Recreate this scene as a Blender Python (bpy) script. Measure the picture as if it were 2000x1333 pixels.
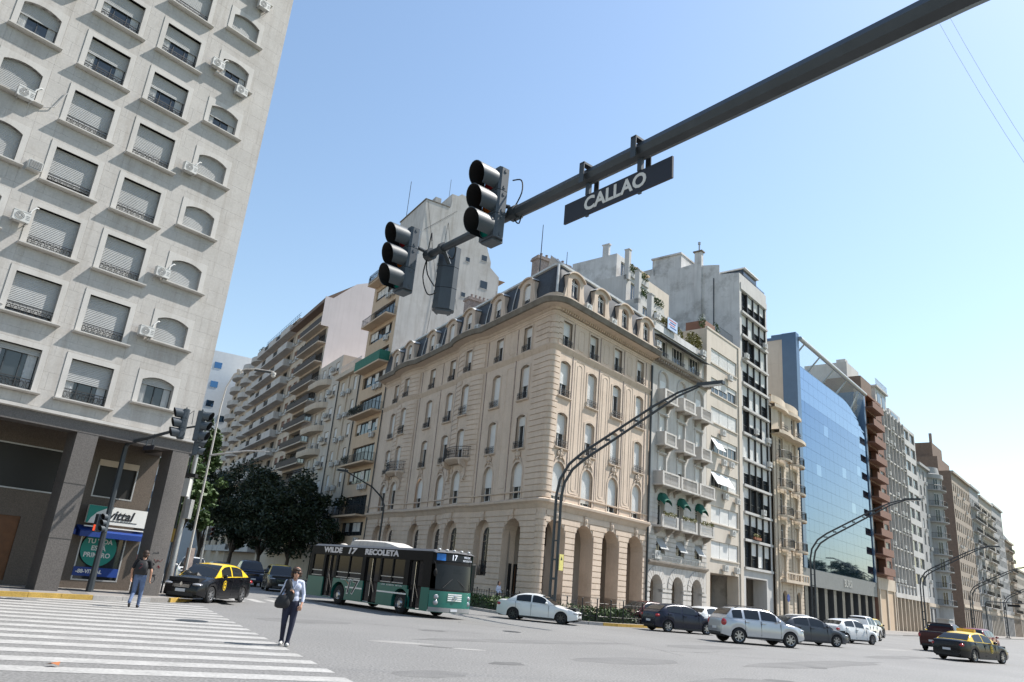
import bpy, bmesh, math, random
import numpy as np
from mathutils import Vector, Matrix

for o in list(bpy.data.objects):
    bpy.data.objects.remove(o, do_unlink=True)
SC = bpy.context.scene
COL = SC.collection
rad = math.radians
random.seed(11)

# ------------------------------------------------------------------ camera
FPX, PITCH, ROLL, EYE = 1434.057, .3199966, .0905365, 1.70
_cp, _sp, _cr, _sr = math.cos(PITCH), math.sin(PITCH), math.cos(ROLL), math.sin(ROLL)
_f = Vector((0, _cp, _sp)); _u0 = Vector((0, -_sp, _cp)); _r0 = Vector((1, 0, 0))
_r = _cr * _r0 + _sr * _u0
_u = -_sr * _r0 + _cr * _u0
cd = bpy.data.cameras.new('camera')
cd.sensor_fit = 'HORIZONTAL'; cd.sensor_width = 36; cd.lens = 36 * FPX / 2000
cd.clip_start = .1; cd.clip_end = 6000
cam = bpy.data.objects.new('camera', cd); COL.objects.link(cam)
M = Matrix((_r, _u, -_f)).transposed().to_4x4()
M.translation = (0, 0, EYE)
cam.matrix_world = M
SC.camera = cam

# ------------------------------------------------------------------ light
SUN_AZ, SUN_EL = rad(68), rad(54)
w = bpy.data.worlds.new('World'); SC.world = w; w.use_nodes = True
wn = w.node_tree.nodes; wl = w.node_tree.links
for n in list(wn): wn.remove(n)
sky = wn.new('ShaderNodeTexSky'); sky.sky_type = 'NISHITA'; sky.sun_disc = False
sky.sun_elevation = SUN_EL; sky.sun_rotation = SUN_AZ
sky.altitude = 20; sky.air_density = 1.5; sky.dust_density = .65; sky.ozone_density = 2.0
bg = wn.new('ShaderNodeBackground'); bg.inputs['Strength'].default_value = .118
wo = wn.new('ShaderNodeOutputWorld')
wl.new(sky.outputs[0], bg.inputs[0]); wl.new(bg.outputs[0], wo.inputs[0])
sl = bpy.data.lights.new('sun', 'SUN'); sl.energy = 5.0; sl.angle = rad(.53); sl.color = (1, .955, .885)
sun = bpy.data.objects.new('sun', sl); COL.objects.link(sun)
sv = Vector((math.sin(SUN_AZ) * math.cos(SUN_EL), math.cos(SUN_AZ) * math.cos(SUN_EL), math.sin(SUN_EL)))
sun.rotation_euler = sv.to_track_quat('Z', 'Y').to_euler(); sun.location = sv * 80
vs = SC.view_settings
vs.view_transform = 'Standard'; vs.look = 'None'; vs.exposure = .7; vs.gamma = 1; vs.use_curve_mapping = False
SC.render.engine = 'CYCLES'
SC.cycles.use_denoising = True
SC.cycles.max_bounces = 6; SC.cycles.diffuse_bounces = 3; SC.cycles.glossy_bounces = 3
SC.cycles.transmission_bounces = 4; SC.cycles.transparent_max_bounces = 6
SC.cycles.caustics_reflective = False; SC.cycles.caustics_refractive = False

# ------------------------------------------------------------------ helpers
AR, AL = .7178129, -.5249784
dR = Vector((math.sin(AR), math.cos(AR), 0)); dL = Vector((math.sin(AL), math.cos(AL), 0))
nR = Vector((dR.y, -dR.x, 0))                     # out of the avenue facades
TR = math.pi / 2 - AR                             # local x = dR, local -y = outward
TL = math.atan2(-dL.y, -dL.x)                     # local x = -dL, local -y = outward
OB = Vector((3.07, 51.68, 0))                     # corner of the stone corner building
PV = .15                                          # pavement level

class MB:
    """collects faces for ONE mesh; m = material slot index"""
    def __init__(s): s.v = []; s.f = []; s.m = []
    def add(s, vs, fs, m=0):
        b = len(s.v); s.v += [tuple(p) for p in vs]
        for f in fs: s.f.append([b + i for i in f]); s.m.append(m)
    def quad(s, a, b, c, d, m=0): s.add([a, b, c, d], [(0, 1, 2, 3)], m)
    def poly(s, pts, m=0): s.add(pts, [tuple(range(len(pts)))], m)
    def box(s, x0, x1, y0, y1, z0, z1, m=0):
        s.add([(x0, y0, z0), (x1, y0, z0), (x1, y1, z0), (x0, y1, z0), (x0, y0, z1), (x1, y0, z1), (x1, y1, z1), (x0, y1, z1)],
              [(0, 3, 2, 1), (4, 5, 6, 7), (0, 1, 5, 4), (1, 2, 6, 5), (2, 3, 7, 6), (3, 0, 4, 7)], m)
    def bar(s, a, b, r, m=0, r2=None, n=6, cap=True):
        s.tube([a, b], [r, r2 if r2 is not None else r], n, m, cap)
    def tube(s, path, rads, n=8, m=0, cap=True):
        path = [Vector(p) for p in path]
        if not isinstance(rads, (list, tuple)): rads = [rads] * len(path)
        base = len(s.v); up = None
        for i, p in enumerate(path):
            t = (path[min(i + 1, len(path) - 1)] - path[max(i - 1, 0)]).normalized()
            if up is None:
                up = Vector((0, 0, 1)) if abs(t.z) < .9 else Vector((1, 0, 0))
            a = t.cross(up)
            if a.length < 1e-4: a = t.cross(Vector((0, 1, 0)))
            a.normalize(); b = a.cross(t).normalized(); up = b
            for k in range(n):
                th = 2 * math.pi * k / n
                s.v.append(tuple(p + rads[i] * (math.cos(th) * a + math.sin(th) * b)))
        for i in range(len(path) - 1):
            for k in range(n):
                k2 = (k + 1) % n
                s.f.append([base + i * n + k, base + i * n + k2, base + (i + 1) * n + k2, base + (i + 1) * n + k]); s.m.append(m)
        if cap:
            s.f.append([base + k for k in range(n)][::-1]); s.m.append(m)
            e = base + (len(path) - 1) * n
            s.f.append([e + k for k in range(n)]); s.m.append(m)
    def lathe(s, prof, c=(0, 0, 0), n=16, m=0, axis='z'):
        base = len(s.v)
        for r, h in prof:
            for k in range(n):
                th = 2 * math.pi * k / n; x, y = r * math.cos(th), r * math.sin(th)
                p = (x, y, h) if axis == 'z' else ((x, h, y) if axis == 'y' else (h, x, y))
                s.v.append((c[0] + p[0], c[1] + p[1], c[2] + p[2]))
        for i in range(len(prof) - 1):
            for k in range(n):
                k2 = (k + 1) % n
                s.f.append([base + i * n + k, base + i * n + k2, base + (i + 1) * n + k2, base + (i + 1) * n + k]); s.m.append(m)
    def prism(s, pts, d0, d1, plane='xz', m=0):
        """pts outline in a plane, extruded between d0 and d1 along the third axis"""
        def P(a, b, d): return (a, d, b) if plane == 'xz' else ((d, a, b) if plane == 'yz' else (a, b, d))
        n = len(pts)
        s.add([P(a, b, d0) for a, b in pts] + [P(a, b, d1) for a, b in pts],
              [tuple(range(n)), tuple(range(2 * n - 1, n - 1, -1))] + [(i, i + n, (i + 1) % n + n, (i + 1) % n) for i in range(n)], m)
    def ellipsoid(s, c, r, nu=12, nv=8, m=0):
        base = len(s.v)
        for j in range(nv + 1):
            ph = math.pi * j / nv
            for k in range(nu):
                th = 2 * math.pi * k / nu
                s.v.append((c[0] + r[0] * math.sin(ph) * math.cos(th), c[1] + r[1] * math.sin(ph) * math.sin(th), c[2] + r[2] * math.cos(ph)))
        for j in range(nv):
            for k in range(nu):
                k2 = (k + 1) % nu
                s.f.append([base + j * nu + k, base + (j + 1) * nu + k, base + (j + 1) * nu + k2, base + j * nu + k2]); s.m.append(m)
    def grid(s, rows, m=0, closed=False):
        base = len(s.v); n = len(rows[0])
        for r in rows: s.v += [tuple(p) for p in r]
        for i in range(len(rows) - 1):
            for k in range(n if closed else n - 1):
                k2 = (k + 1) % n
                s.f.append([base + i * n + k, base + i * n + k2, base + (i + 1) * n + k2, base + (i + 1) * n + k]); s.m.append(m)
    def warp(s, fn): s.v = [fn(*p) for p in s.v]
    def mesh(s, name, mats, smooth=0):
        me = bpy.data.meshes.new(name)
        me.from_pydata(s.v, [], s.f)
        if not isinstance(mats, (list, tuple)): mats = [mats]
        for q in mats: me.materials.append(q)
        if len(mats) > 1: me.polygons.foreach_set('material_index', s.m)
        if smooth:
            bm = bmesh.new(); bm.from_mesh(me); bmesh.ops.remove_doubles(bm, verts=bm.verts, dist=1e-4)
            bmesh.ops.recalc_face_normals(bm, faces=bm.faces); bm.to_mesh(me); bm.free()
            me.polygons.foreach_set('use_smooth', [True] * len(me.polygons))
            me.set_sharp_from_angle(angle=rad(smooth))
        me.update(); return me
    def build(s, name, mats, parent=None, loc=(0, 0, 0), rz=0, smooth=0):
        return put(name, s.mesh(name, mats, smooth), parent, loc, rz)

def put(name, me, parent=None, loc=(0, 0, 0), rz=0, scale=None):
    o = bpy.data.objects.new(name, me); COL.objects.link(o)
    o.location = loc
    if rz: o.rotation_euler = (0, 0, rz)
    if scale: o.scale = scale
    if parent: o.parent = parent
    return o
def tag(o, label=None, cat=None, group=None, kind=None):
    if label: o['label'] = label
    if cat: o['category'] = cat
    if group: o['group'] = group
    if kind: o['kind'] = kind
    return o
def thing(name, label, cat, loc=(0, 0, 0), rz=0, group=None):
    return tag(put(name, None, None, loc, rz), label, cat, group)
def copy_tree(o, parent=None):
    c = o.copy(); COL.objects.link(c); c.parent = parent
    for ch in o.children: copy_tree(ch, c)
    return c
def onR(s, n=0, z=0): return OB + dR * s + nR * n + Vector((0, 0, z))
_CUBE = {}
def unit(m):
    if m.name not in _CUBE:
        b = MB(); b.box(-.5, .5, -.5, .5, -.5, .5); _CUBE[m.name] = b.mesh('block_' + m.name, m)
    return _CUBE[m.name]
def pieces(parent, name, boxes, m, rz=0, limit=300):
    """boxes (x0,x1,y0,y1,z0,z1): the largest become parts of their own, the rest one joined part"""
    boxes = sorted(boxes, key=lambda b: -(b[1] - b[0]) * (b[5] - b[4]))
    ca, sa = math.cos(rz), math.sin(rz)
    for b in boxes[:limit]:
        x, y, z = (b[0] + b[1]) / 2, (b[2] + b[3]) / 2, (b[4] + b[5]) / 2
        put(name, unit(m), parent, (x * ca - y * sa, x * sa + y * ca, z), rz, (b[1] - b[0], b[3] - b[2], b[5] - b[4]))
    if len(boxes) > limit:
        q = MB()
        for b in boxes[limit:]: q.box(*b)
        tag(q.build(name + '_rest', m, parent, rz=rz), kind='stuff')

def arch_z(op, x):
    x0, x1, z0, z1, rise = op[:5]
    if not rise: return z1
    c = (x0 + x1) / 2; h = (x1 - x0) / 2
    if rise >= h - 1e-6: return z1 - h + math.sqrt(max(0, h * h - (x - c) ** 2)) * 1.0
    rr = (h * h + rise * rise) / (2 * rise)
    return z1 - rr + math.sqrt(max(0, rr * rr - (x - c) ** 2))
def wall(mb, x0, x1, z0, z1, ops=(), y=0, d=.2, xb=(), m=0, mr=None):
    """front skin of a wall with openings (x0,x1,z0,z1,rise) and their reveals of depth d"""
    mr = m if mr is None else mr
    xs = sorted({round(v, 4) for v in [x0, x1] + [q for o in ops for q in o[:2]] + list(xb) if x0 - 1e-6 <= v <= x1 + 1e-6})
    zs = sorted({round(v, 4) for v in [z0, z1] + [q for o in ops for q in o[2:4]] if z0 - 1e-6 <= v <= z1 + 1e-6})
    for i in range(len(xs) - 1):
        for j in range(len(zs) - 1):
            cx, cz = (xs[i] + xs[i + 1]) / 2, (zs[j] + zs[j + 1]) / 2
            if any(o[0] < cx < o[1] and o[2] < cz < o[3] for o in ops): continue
            mb.quad((xs[i], y, zs[j]), (xs[i + 1], y, zs[j]), (xs[i + 1], y, zs[j + 1]), (xs[i], y, zs[j + 1]), m)
    for o in ops:
        a, b, c, e, rise = o[:5]; dd = o[5] if len(o) > 5 else d
        n = 10 if rise else 1
        px = [a + (b - a) * k / n for k in range(n + 1)]
        if rise: px = [(a + b) / 2 - (b - a) / 2 * math.cos(math.pi * k / n) for k in range(n + 1)]
        pz = [arch_z(o, x) for x in px]
        if rise:
            for k in range(n):
                mb.quad((px[k], y, pz[k]), (px[k + 1], y, pz[k + 1]), (px[k + 1], y, e), (px[k], y, e), m)
        for k in range(n):
            mb.quad((px[k], y, pz[k]), (px[k], y + dd, pz[k]), (px[k + 1], y + dd, pz[k + 1]), (px[k + 1], y, pz[k + 1]), mr)
        mb.quad((a, y, c), (a, y + dd, c), (a, y + dd, pz[0]), (a, y, pz[0]), mr)
        mb.quad((b, y, c), (b, y, pz[-1]), (b, y + dd, pz[-1]), (b, y + dd, c), mr)
        mb.quad((a, y, c), (b, y, c), (b, y + dd, c), (a, y + dd, c), mr)
def arch_pts(a, b, z0, z1, rise, n=10):
    o = (a, b, z0, z1, rise)
    if not rise: return [(a, z0), (b, z0), (b, z1), (a, z1)]
    xs = [(a + b) / 2 - (b - a) / 2 * math.cos(math.pi * k / n) for k in range(n + 1)]
    return [(a, z0), (b, z0)] + [(x, arch_z(o, x)) for x in reversed(xs)]

# ------------------------------------------------------------------ materials
MATS = {}
def mat(name, col, rough=.75, metal=0., var=.1, scale=1.5, bump=0., bscale=60, streak=0., speck=0., sscale=30, spec=.4, coat=0., emit=None, grime=(.25, .22, .19), blotch=0., bs=.4):
    if name in MATS: return MATS[name]
    m = bpy.data.materials.new(name); m.use_nodes = True
    nt = m.node_tree; N = nt.nodes; Lk = nt.links
    p = N['Principled BSDF']
    p.inputs['Roughness'].default_value = rough; p.inputs['Metallic'].default_value = metal
    p.inputs['Specular IOR Level'].default_value = spec
    if coat: p.inputs['Coat Weight'].default_value = coat; p.inputs['Coat Roughness'].default_value = .04
    geo = N.new('ShaderNodeNewGeometry')
    cur = None
    def noise(sc_, det=4, vec=None, rgh=.6):
        t = N.new('ShaderNodeTexNoise'); t.inputs['Scale'].default_value = sc_; t.inputs['Detail'].default_value = det
        t.inputs['Roughness'].default_value = rgh
        Lk.new(vec or geo.outputs['Position'], t.inputs['Vector']); return t.outputs['Fac']
    def ramp(fac, a, b, c0, c1):
        r = N.new('ShaderNodeValToRGB'); r.color_ramp.elements[0].position = a; r.color_ramp.elements[1].position = b
        r.color_ramp.elements[0].color = (*c0, 1); r.color_ramp.elements[1].color = (*c1, 1); Lk.new(fac, r.inputs[0]); return r.outputs[0]
    def mix(kind, fac, a, b):
        x = N.new('ShaderNodeMix'); x.data_type = 'RGBA'; x.blend_type = kind
        if isinstance(fac, float): x.inputs[0].default_value = fac
        else: Lk.new(fac, x.inputs[0])
        for sock, v in ((x.inputs[6], a), (x.inputs[7], b)):
            if isinstance(v, tuple): sock.default_value = (*v, 1)
            else: Lk.new(v, sock)
        return x.outputs[2]
    c = tuple(col)
    if var:
        cur = ramp(noise(scale, 6), .25, .75, tuple(max(0, q * (1 - var)) for q in c), tuple(min(1, q * (1 + var)) for q in c))
    else: cur = c
    if streak:
        mp = N.new('ShaderNodeMapping'); mp.inputs['Scale'].default_value = (1.7, 1.7, .12)
        Lk.new(geo.outputs['Position'], mp.inputs['Vector'])
        s1 = ramp(noise(1.3, 5, mp.outputs[0], .7), .48, .8, (0, 0, 0), (streak,) * 3)
        cur = mix('MIX', s1, cur, tuple(q * g * 2 for q, g in zip(c, grime)))
    if blotch:
        s3 = ramp(noise(bs, 9, None, .72), .5, .68, (0, 0, 0), (blotch,) * 3)
        cur = mix('MIX', s3, cur, tuple(q * g * 2.1 for q, g in zip(c, grime)))
    if speck:
        s2 = ramp(noise(sscale, 2), .35, .65, (1 - speck,) * 3, (1 + speck,) * 3)
        cur = mix('MULTIPLY', 1.0, cur, s2)
    if isinstance(cur, tuple): p.inputs['Base Color'].default_value = (*cur, 1)
    else: Lk.new(cur, p.inputs['Base Color'])
    if bump:
        b = N.new('ShaderNodeBump'); b.inputs['Strength'].default_value = bump; b.inputs['Distance'].default_value = .02
        Lk.new(noise(bscale, 4), b.inputs['Height']); Lk.new(b.outputs[0], p.inputs['Normal'])
    if emit: p.inputs['Emission Color'].default_value = (*emit[0], 1); p.inputs['Emission Strength'].default_value = emit[1]
    MATS[name] = m; return m

m_asphalt = mat('asphalt', (0.175, 0.171, 0.165), .72, var=.13, scale=.16, spec=.5, speck=.34, sscale=20, bump=.35, bscale=120, blotch=.22, bs=.22, grime=(.36, .36, .36))
m_paint = mat('road_paint', (0.35, 0.342, 0.328), .7, var=.16, scale=1.6, speck=.16, sscale=16, blotch=.45, bs=1.3, grime=(.24, .24, .24))
m_yellow = mat('kerb_yellow', (0.42, 0.27, 0.06), .7, var=.2, scale=4, speck=.15)
m_pave = mat('pavement_tiles', (0.22, 0.205, 0.19), .8, var=.1, scale=.8, speck=.1, sscale=16, bump=.1)
m_pave2 = mat('pavement_grey', (0.15, 0.145, 0.14), .8, var=.1, scale=.8, speck=.1, sscale=16)
m_kerb = mat('kerb_stone', (.36, .34, .32), .8, var=.15, scale=3, speck=.12)
m_stone = mat('sandstone', (0.56, 0.452, 0.362), .85, var=.09, scale=.55, streak=.28, speck=.05, sscale=12, bump=.12, bscale=30, blotch=.3, bs=.5)
m_stone2 = mat('sandstone_trim', (0.54, 0.44, 0.355), .85, var=.1, scale=.8, streak=.45, speck=.05, bump=.1, bscale=30, blotch=.4, bs=.8)
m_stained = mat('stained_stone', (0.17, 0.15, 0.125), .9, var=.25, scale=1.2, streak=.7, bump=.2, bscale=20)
m_pale = mat('pale_stone', (0.415, 0.394, 0.37), .85, var=.09, scale=.8, streak=.5, speck=.05, sscale=14, bump=.1, blotch=.22, bs=.6)
m_pale2 = mat('pale_stone_trim', (0.47, 0.45, 0.425), .85, var=.08, scale=1.2, streak=.4, speck=.04)
m_joint = mat('stone_joint', (0.37, 0.355, 0.335), .9)
m_granite = mat('granite', (0.1, 0.09, 0.084), .6, var=.1, scale=.7, speck=.22, sscale=26, streak=.15)
m_granite2 = mat('granite_inner', (0.105, 0.083, 0.066), .55, var=.1, scale=.7, speck=.2, sscale=26)
m_white = mat('white_plaster', (0.51, 0.485, 0.455), .85, var=.1, scale=.6, streak=.6, bump=.08, blotch=.3, bs=.45)
m_whitedirty = mat('weathered_plaster', (0.54, 0.535, 0.53), .9, var=.15, scale=.45, streak=.4, bump=.15, grime=(.2, .19, .18), blotch=.75, bs=.42)
m_beige = mat('beige_plaster', (0.52, 0.465, 0.4), .85, var=.06, scale=.6, streak=.3, blotch=.15)
m_tan = mat('tan_plaster', (0.53, 0.4, 0.28), .85, var=.07, scale=.6, streak=.35)
m_cream = mat('cream_plaster', (0.52, 0.44, 0.35), .85, var=.08, scale=.5, streak=.45, blotch=.25)
m_pink = mat('pinkish_plaster', (.64, .585, .57), .85, var=.06, scale=.3, streak=.2)
m_grey = mat('grey_concrete', (.40, .39, .38), .85, var=.1, scale=.6, streak=.5)
m_lgrey = mat('light_concrete', (0.46, 0.45, 0.435), .85, var=.08, scale=.6, streak=.4)
m_brown = mat('brown_tile', (.20, .105, .075), .7, var=.12, scale=2)
m_brick = mat('brown_brick', (0.17, 0.12, 0.092), .85, var=.15, scale=2, speck=.15, sscale=10)
m_dbrick = mat('chimney_brick', (.27, .22, .20), .9, var=.2, scale=3, speck=.2, sscale=8, streak=.4)
m_slate = mat('slate', (.035, .037, .043), .6, var=.25, scale=3, speck=.2, sscale=8)
m_zinc = mat('zinc_roof', (.50, .49, .47), .45, .3, var=.15, scale=1.5, streak=.4)
m_glass = mat('window_glass', (.03, .036, .042), .06, var=.3, scale=.6, spec=.7)
m_gdark = mat('dark_interior', (.018, .017, .016), .5, var=0)
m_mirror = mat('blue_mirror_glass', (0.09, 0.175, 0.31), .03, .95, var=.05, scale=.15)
m_mirror2 = mat('painted_reflection_glass', (0.19, 0.29, 0.43), .05, .9, var=.05, scale=.15)  # paler copy of the mirror glass: a reflection put into the colour
m_bluepanel = mat('blue_cladding', (.085, .145, .23), .35, .3, var=.06)
m_shut = mat('shutter_white', (.64, .635, .62), .6, var=.08, scale=.9, streak=.15)
m_shut2 = mat('shutter_grey', (0.34, 0.345, 0.345), .6, var=.1, scale=.9, streak=.2)
m_frame = mat('window_frame_white', (.70, .69, .67), .5, var=.05)
m_iron = mat('wrought_iron', (.022, .021, .021), .5, var=.15)
m_dmetal = mat('dark_metal', (.05, .055, .06), .45, .3, var=.1)
m_signal = mat('signal_grey', (.06, .072, .085), .5, var=.12, scale=5, streak=.2)
m_mast = mat('mast_grey', (.05, .057, .064), .45, .2, var=.15, scale=5, streak=.25)
m_black = mat('matt_black', (.012, .012, .013), .7, var=0)
m_galv = mat('galvanised_steel', (.42, .42, .42), .45, .5, var=.12, scale=6, streak=.2)
m_ac = mat('ac_casing', (.52, .515, .495), .5, var=.07, scale=2, streak=.25)
m_green = mat('green_canvas', (.012, .10, .07), .8, var=.2, scale=3)
m_gbalc = mat('green_cover', (.02, .13, .085), .7, var=.2, scale=3)
m_soil = mat('terracotta', (.28, .11, .06), .8, var=.15)
m_curtain = mat('curtain', (.52, .53, .53), .9, var=.12, scale=4)
m_awn = mat('awning_cream', (.60, .52, .40), .8, var=.1)
m_wood = mat('brown_door', (.14, .06, .025), .45, var=.25, scale=4)
m_teal = mat('teal_paint', (.008, .12, .095), .35, var=.06, coat=.15)
m_tealsign = mat('teal_sign', (.015, .235, .19), .5, var=.04)
m_wsign = mat('white_sign', (.72, .72, .70), .45, var=.03)
m_bsign = mat('blue_sign', (.012, .045, .22), .45, var=.06)
m_ink = mat('sign_ink', (.015, .016, .022), .5, var=0)
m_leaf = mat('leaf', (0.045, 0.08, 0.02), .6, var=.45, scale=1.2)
m_leafd = mat('leaf_shaded', (.019, .031, .012), .6, var=.4, scale=1.2)  # darker leaf copy: shade of the side street put into the colour
m_leafy = mat('leaf_yellowish', (.15, .14, .035), .6, var=.4, scale=2.5)
m_bark = mat('bark', (.09, .07, .055), .9, var=.3, scale=6, bump=.4, bscale=25)
m_fartan = mat('far_tan', (.33, .275, .225), .85, var=.1, streak=.4); m_farcream = mat('far_cream', (.40, .36, .31), .85, var=.1, streak=.4); m_fargrey = mat('far_grey', (.34, .335, .33), .85, var=.1, streak=.4)
m_corbel = mat('sooty_stone', (.30, .265, .23), .9, var=.25, scale=2, streak=.5)
# ------------------------------------------------------------------ ground
g = MB(); g.quad((-2500, -400, 0), (2500, -400, 0), (2500, 4000, 0), (-2500, 4000, 0))
road = tag(g.build('road', m_asphalt), kind='structure')
OLb = Vector((-12.53, 30.08, 0))                  # outer corner of the pale tower on the left
eL = Vector((dL.y, -dL.x, 0))                     # right-hand normal of Callao (tower side -> street)
def bez(a, b, c, n=8):
    return [a * (1 - t) ** 2 + b * 2 * t * (1 - t) + c * t * t for t in [k / n for k in range(n + 1)]]
def slab(name, pts, z, m):
    q = MB(); n = len(pts)
    q.poly([(p.x, p.y, z) for p in pts])
    for i in range(n):
        a, b = pts[i], pts[(i + 1) % n]
        q.quad((a.x, a.y, -.05), (b.x, b.y, -.05), (b.x, b.y, z), (a.x, a.y, z))
    return tag(q.build(name, m), kind='structure')
def kerb_run(parent, pts, m, w=.16, z=.156, step=1.0):
    """kerb stones laid one after another along a line"""
    d = 0
    for i in range(len(pts) - 1):
        a, b = pts[i], pts[i + 1]; L_ = (b - a).length; n = max(1, round(L_ / step)); t = (b - a) / n
        an = math.atan2(t.y, t.x)
        for k in range(n):
            c = a + t * (k + .5)
            put('kerb_stone', unit(m), parent, (c.x, c.y, z / 2 - .02), an, (t.length - .012, w, z + .04))
# left pavement
kA = OLb - dR * 60 + nR * 1.35; kB = OLb - dR * 1.2 + nR * 1.35
kX = OLb + nR * 1.35 + dR * 2.2; kC = OLb + eL * 1.5 + dL * 2.6; kD = OLb + eL * 1.5 + dL * 150
cor = bez(kB, kX * .55 + OLb * .45, kC)
pavl = slab('pavement_left', [kA] + cor + [kD, kD - eL * 60, kA - nR * 80], PV, m_pave)
kerb_run(pavl, [OLb - dR * 14 + nR * 1.35, OLb - dR * 3.0 + nR * 1.35], m_yellow)
kerb_run(pavl, [OLb - dR * 3.0 + nR * 1.35, kB + (kB - kA).normalized() * .2], m_kerb)
kerb_run(pavl, cor[2:7], m_yellow, step=.6)
kerb_run(pavl, [cor[7], cor[8], kC + dL * 60], m_kerb)
# darker paving bands on the left pavement
q = MB()
for k in range(9):
    a = OLb - dR * (13 - k * 1.9) + nR * 1.0
    b = a - nR * 3.4 + dR * 1.0
    q.quad(tuple(a + Vector((0, 0, PV + .004))), tuple(a + dR * .55 + Vector((0, 0, PV + .004))), tuple(b + dR * .55 + Vector((0, 0, PV + .004))), tuple(b + Vector((0, 0, PV + .004))))
q.build('paving_band', m_pave2, pavl)
# pavement round the stone corner building and along the avenue
e2 = -eL
X = None
# intersection of lines n=8.3 (avenue kerb) and offset 4 in front of the Callao facade
def isect(p, d, q_, e):
    den = d.x * e.y - d.y * e.x; t = ((q_.x - p.x) * e.y - (q_.y - p.y) * e.x) / den; return p + d * t
X = isect(OB + nR * 8.3, dR, OB + e2 * 4.2, dL)
c2 = bez(X + dR * 7, X, X + dL * 7, 10)
pavm = slab('pavement_avenue', [OB + nR * 8.3 + dR * 420] + c2 + [OB + e2 * 4.2 + dL * 200, OB + dL * 200 + dR * 420], PV, m_pave)
kerb_run(pavm, [OB + nR * 8.3 + dR * 8] + c2[:4], m_yellow)
kerb_run(pavm, [OB + nR * 8.3 + dR * 60, OB + nR * 8.3 + dR * 8] , m_kerb, step=1.5)
kerb_run(pavm, c2[3:] + [X + dL * 50], m_kerb, step=1.2)
# pavement / park side behind and to the right of the camera
p0 = OB + nR * 42
pavp = slab('park_ground', [p0 + dR * 500, p0 - dR * 60, p0 - dR * 60 + nR * 120, p0 + dR * 500 + nR * 120], .12, mat('park_grass', (.07, .11, .035), .9, var=.3, scale=.5))

# zebra crossing: painted stripes
dz = Vector((math.sin(rad(67.5)), math.cos(rad(67.5)), 0))
z0 = Vector((-2.02, 13.0, 0)); z1 = Vector((-11.15, 30.3, 0))
def stripe(p, d, e, ln, wd, z=.004):
    a = p; b = p + e * wd; s = MB()
    s.quad(*[(v.x, v.y, z) for v in (a - d * ln, a, b, b - d * ln)])
    s.build('painted_stripe', m_paint, road)
ez = (z1 - z0).normalized(); tot = (z1 - z0).length
n = 17
for k in range(n):
    t = k * 1.085
    stripe(z0 + ez * t, dz, ez, min(13, 7.5 + k * .25), .55)
# second crossing over Callao
for k in range(8):
    stripe(Vector((-11.0, 34.4, 0)) + dR * (k * 1.05), dL, dR, -2.7, .5)
for a, b in (((-9.6, 41.5), (-16, 56)), ((-6.6, 46), (-12, 58))):
    a = Vector((*a, 0)); b = Vector((*b, 0)); d = (b - a).normalized(); e = Vector((d.y, -d.x, 0)) * .06; s = MB()
    s.quad(*[(v.x, v.y, .004) for v in (a - e, a + e, b + e, b - e)]); s.build('lane_line', m_paint, road)
# worn patches, iron covers and asphalt repairs
m_patch = mat('asphalt_patch', (.145, .142, .138), .85, var=.15, scale=1, speck=.3, sscale=30)
m_worn = mat('worn_concrete', (.25, .243, .232), .9, var=.12, scale=1.5, speck=.15)
def blob(name, c, rx, ry, m, an=0, z=.003, n=14, jit=.18):
    s = MB(); r_ = random.Random(int(c[0] * 100) + 7); pts = []
    for k in range(n):
        th = 2 * math.pi * k / n; q_ = 1 + r_.uniform(-jit, jit); x, y = rx * math.cos(th) * q_, ry * math.sin(th) * q_
        pts.append((c[0] + x * math.cos(an) - y * math.sin(an), c[1] + x * math.sin(an) + y * math.cos(an), z))
    s.poly(pts); return s.build(name, m, road)
blob('worn_patch', (-2.2, 21.2), .95, .33, m_worn, .35)
blob('worn_patch', (-.4, 21.0), .5, .18, m_worn, .3)
blob('asphalt_patch', (-1.25, 20.9), .45, .13, m_patch, .2, .006)
blob('asphalt_patch', (5, 17), 3.6, .9, m_patch, .9)
blob('asphalt_patch', (1.5, 26), 5.5, .5, m_patch, .75)
blob('asphalt_patch', (12, 28), 6, .7, m_patch, .8)
blob('worn_patch', (24.5, 47), 2.2, .5, m_worn, .7)
for c, r_ in (((-8.17, 22.1), .42), ((1.0, 30.5), .35)):
    s = MB(); s.lathe([(0, .008), (r_, .008), (r_ + .02, .004)], (*c, 0), 20); s.build('manhole_cover', m_dmetal, road)
rc = random.Random(12); cr_ = MB()
for k in range(13):
    p = Vector((rc.uniform(-3, 22), rc.uniform(10, 40), .0025)); a = rc.uniform(0, 6.28)
    if p.y < 14 and p.x > 6: p.y += 10
    pts = [p]
    for j in range(rc.randint(7, 16)): a += rc.uniform(-.5, .5); pts.append(pts[-1] + Vector((math.cos(a), math.sin(a), 0)) * rc.uniform(.25, .6))
    for q0, q1 in zip(pts[:-1], pts[1:]):
        d = (q1 - q0).normalized(); e = Vector((-d.y, d.x, 0)) * rc.uniform(.008, .02); cr_.quad(tuple(q0 - e), tuple(q1 - e), tuple(q1 + e), tuple(q0 + e))
cr_.build('crack', mat('tar_crack', (.075, .073, .07), .9), road)
for c_, a_, b_ in (((-6, 26), 1.6, .8), ((4, 22), 2.2, .7), ((9, 32), 3, .8), ((16, 24), 1.8, .9), ((20, 38), 4, .6), ((-1, 15), .9, .5), ((2.5, 12.6), 1.4, .5)): blob('asphalt_patch', c_, a_, b_, m_patch, .78, .0022 + .0001 * a_)
for c_ in ((3.2, 14.2), (7.5, 20), (-1.8, 27), (11, 26), (0.6, 18.2)): blob('oil_stain', c_, .5, .3, mat('oil_stain', (.11, .108, .105), .8, var=.2), .7, .0035, jit=.3)
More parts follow.
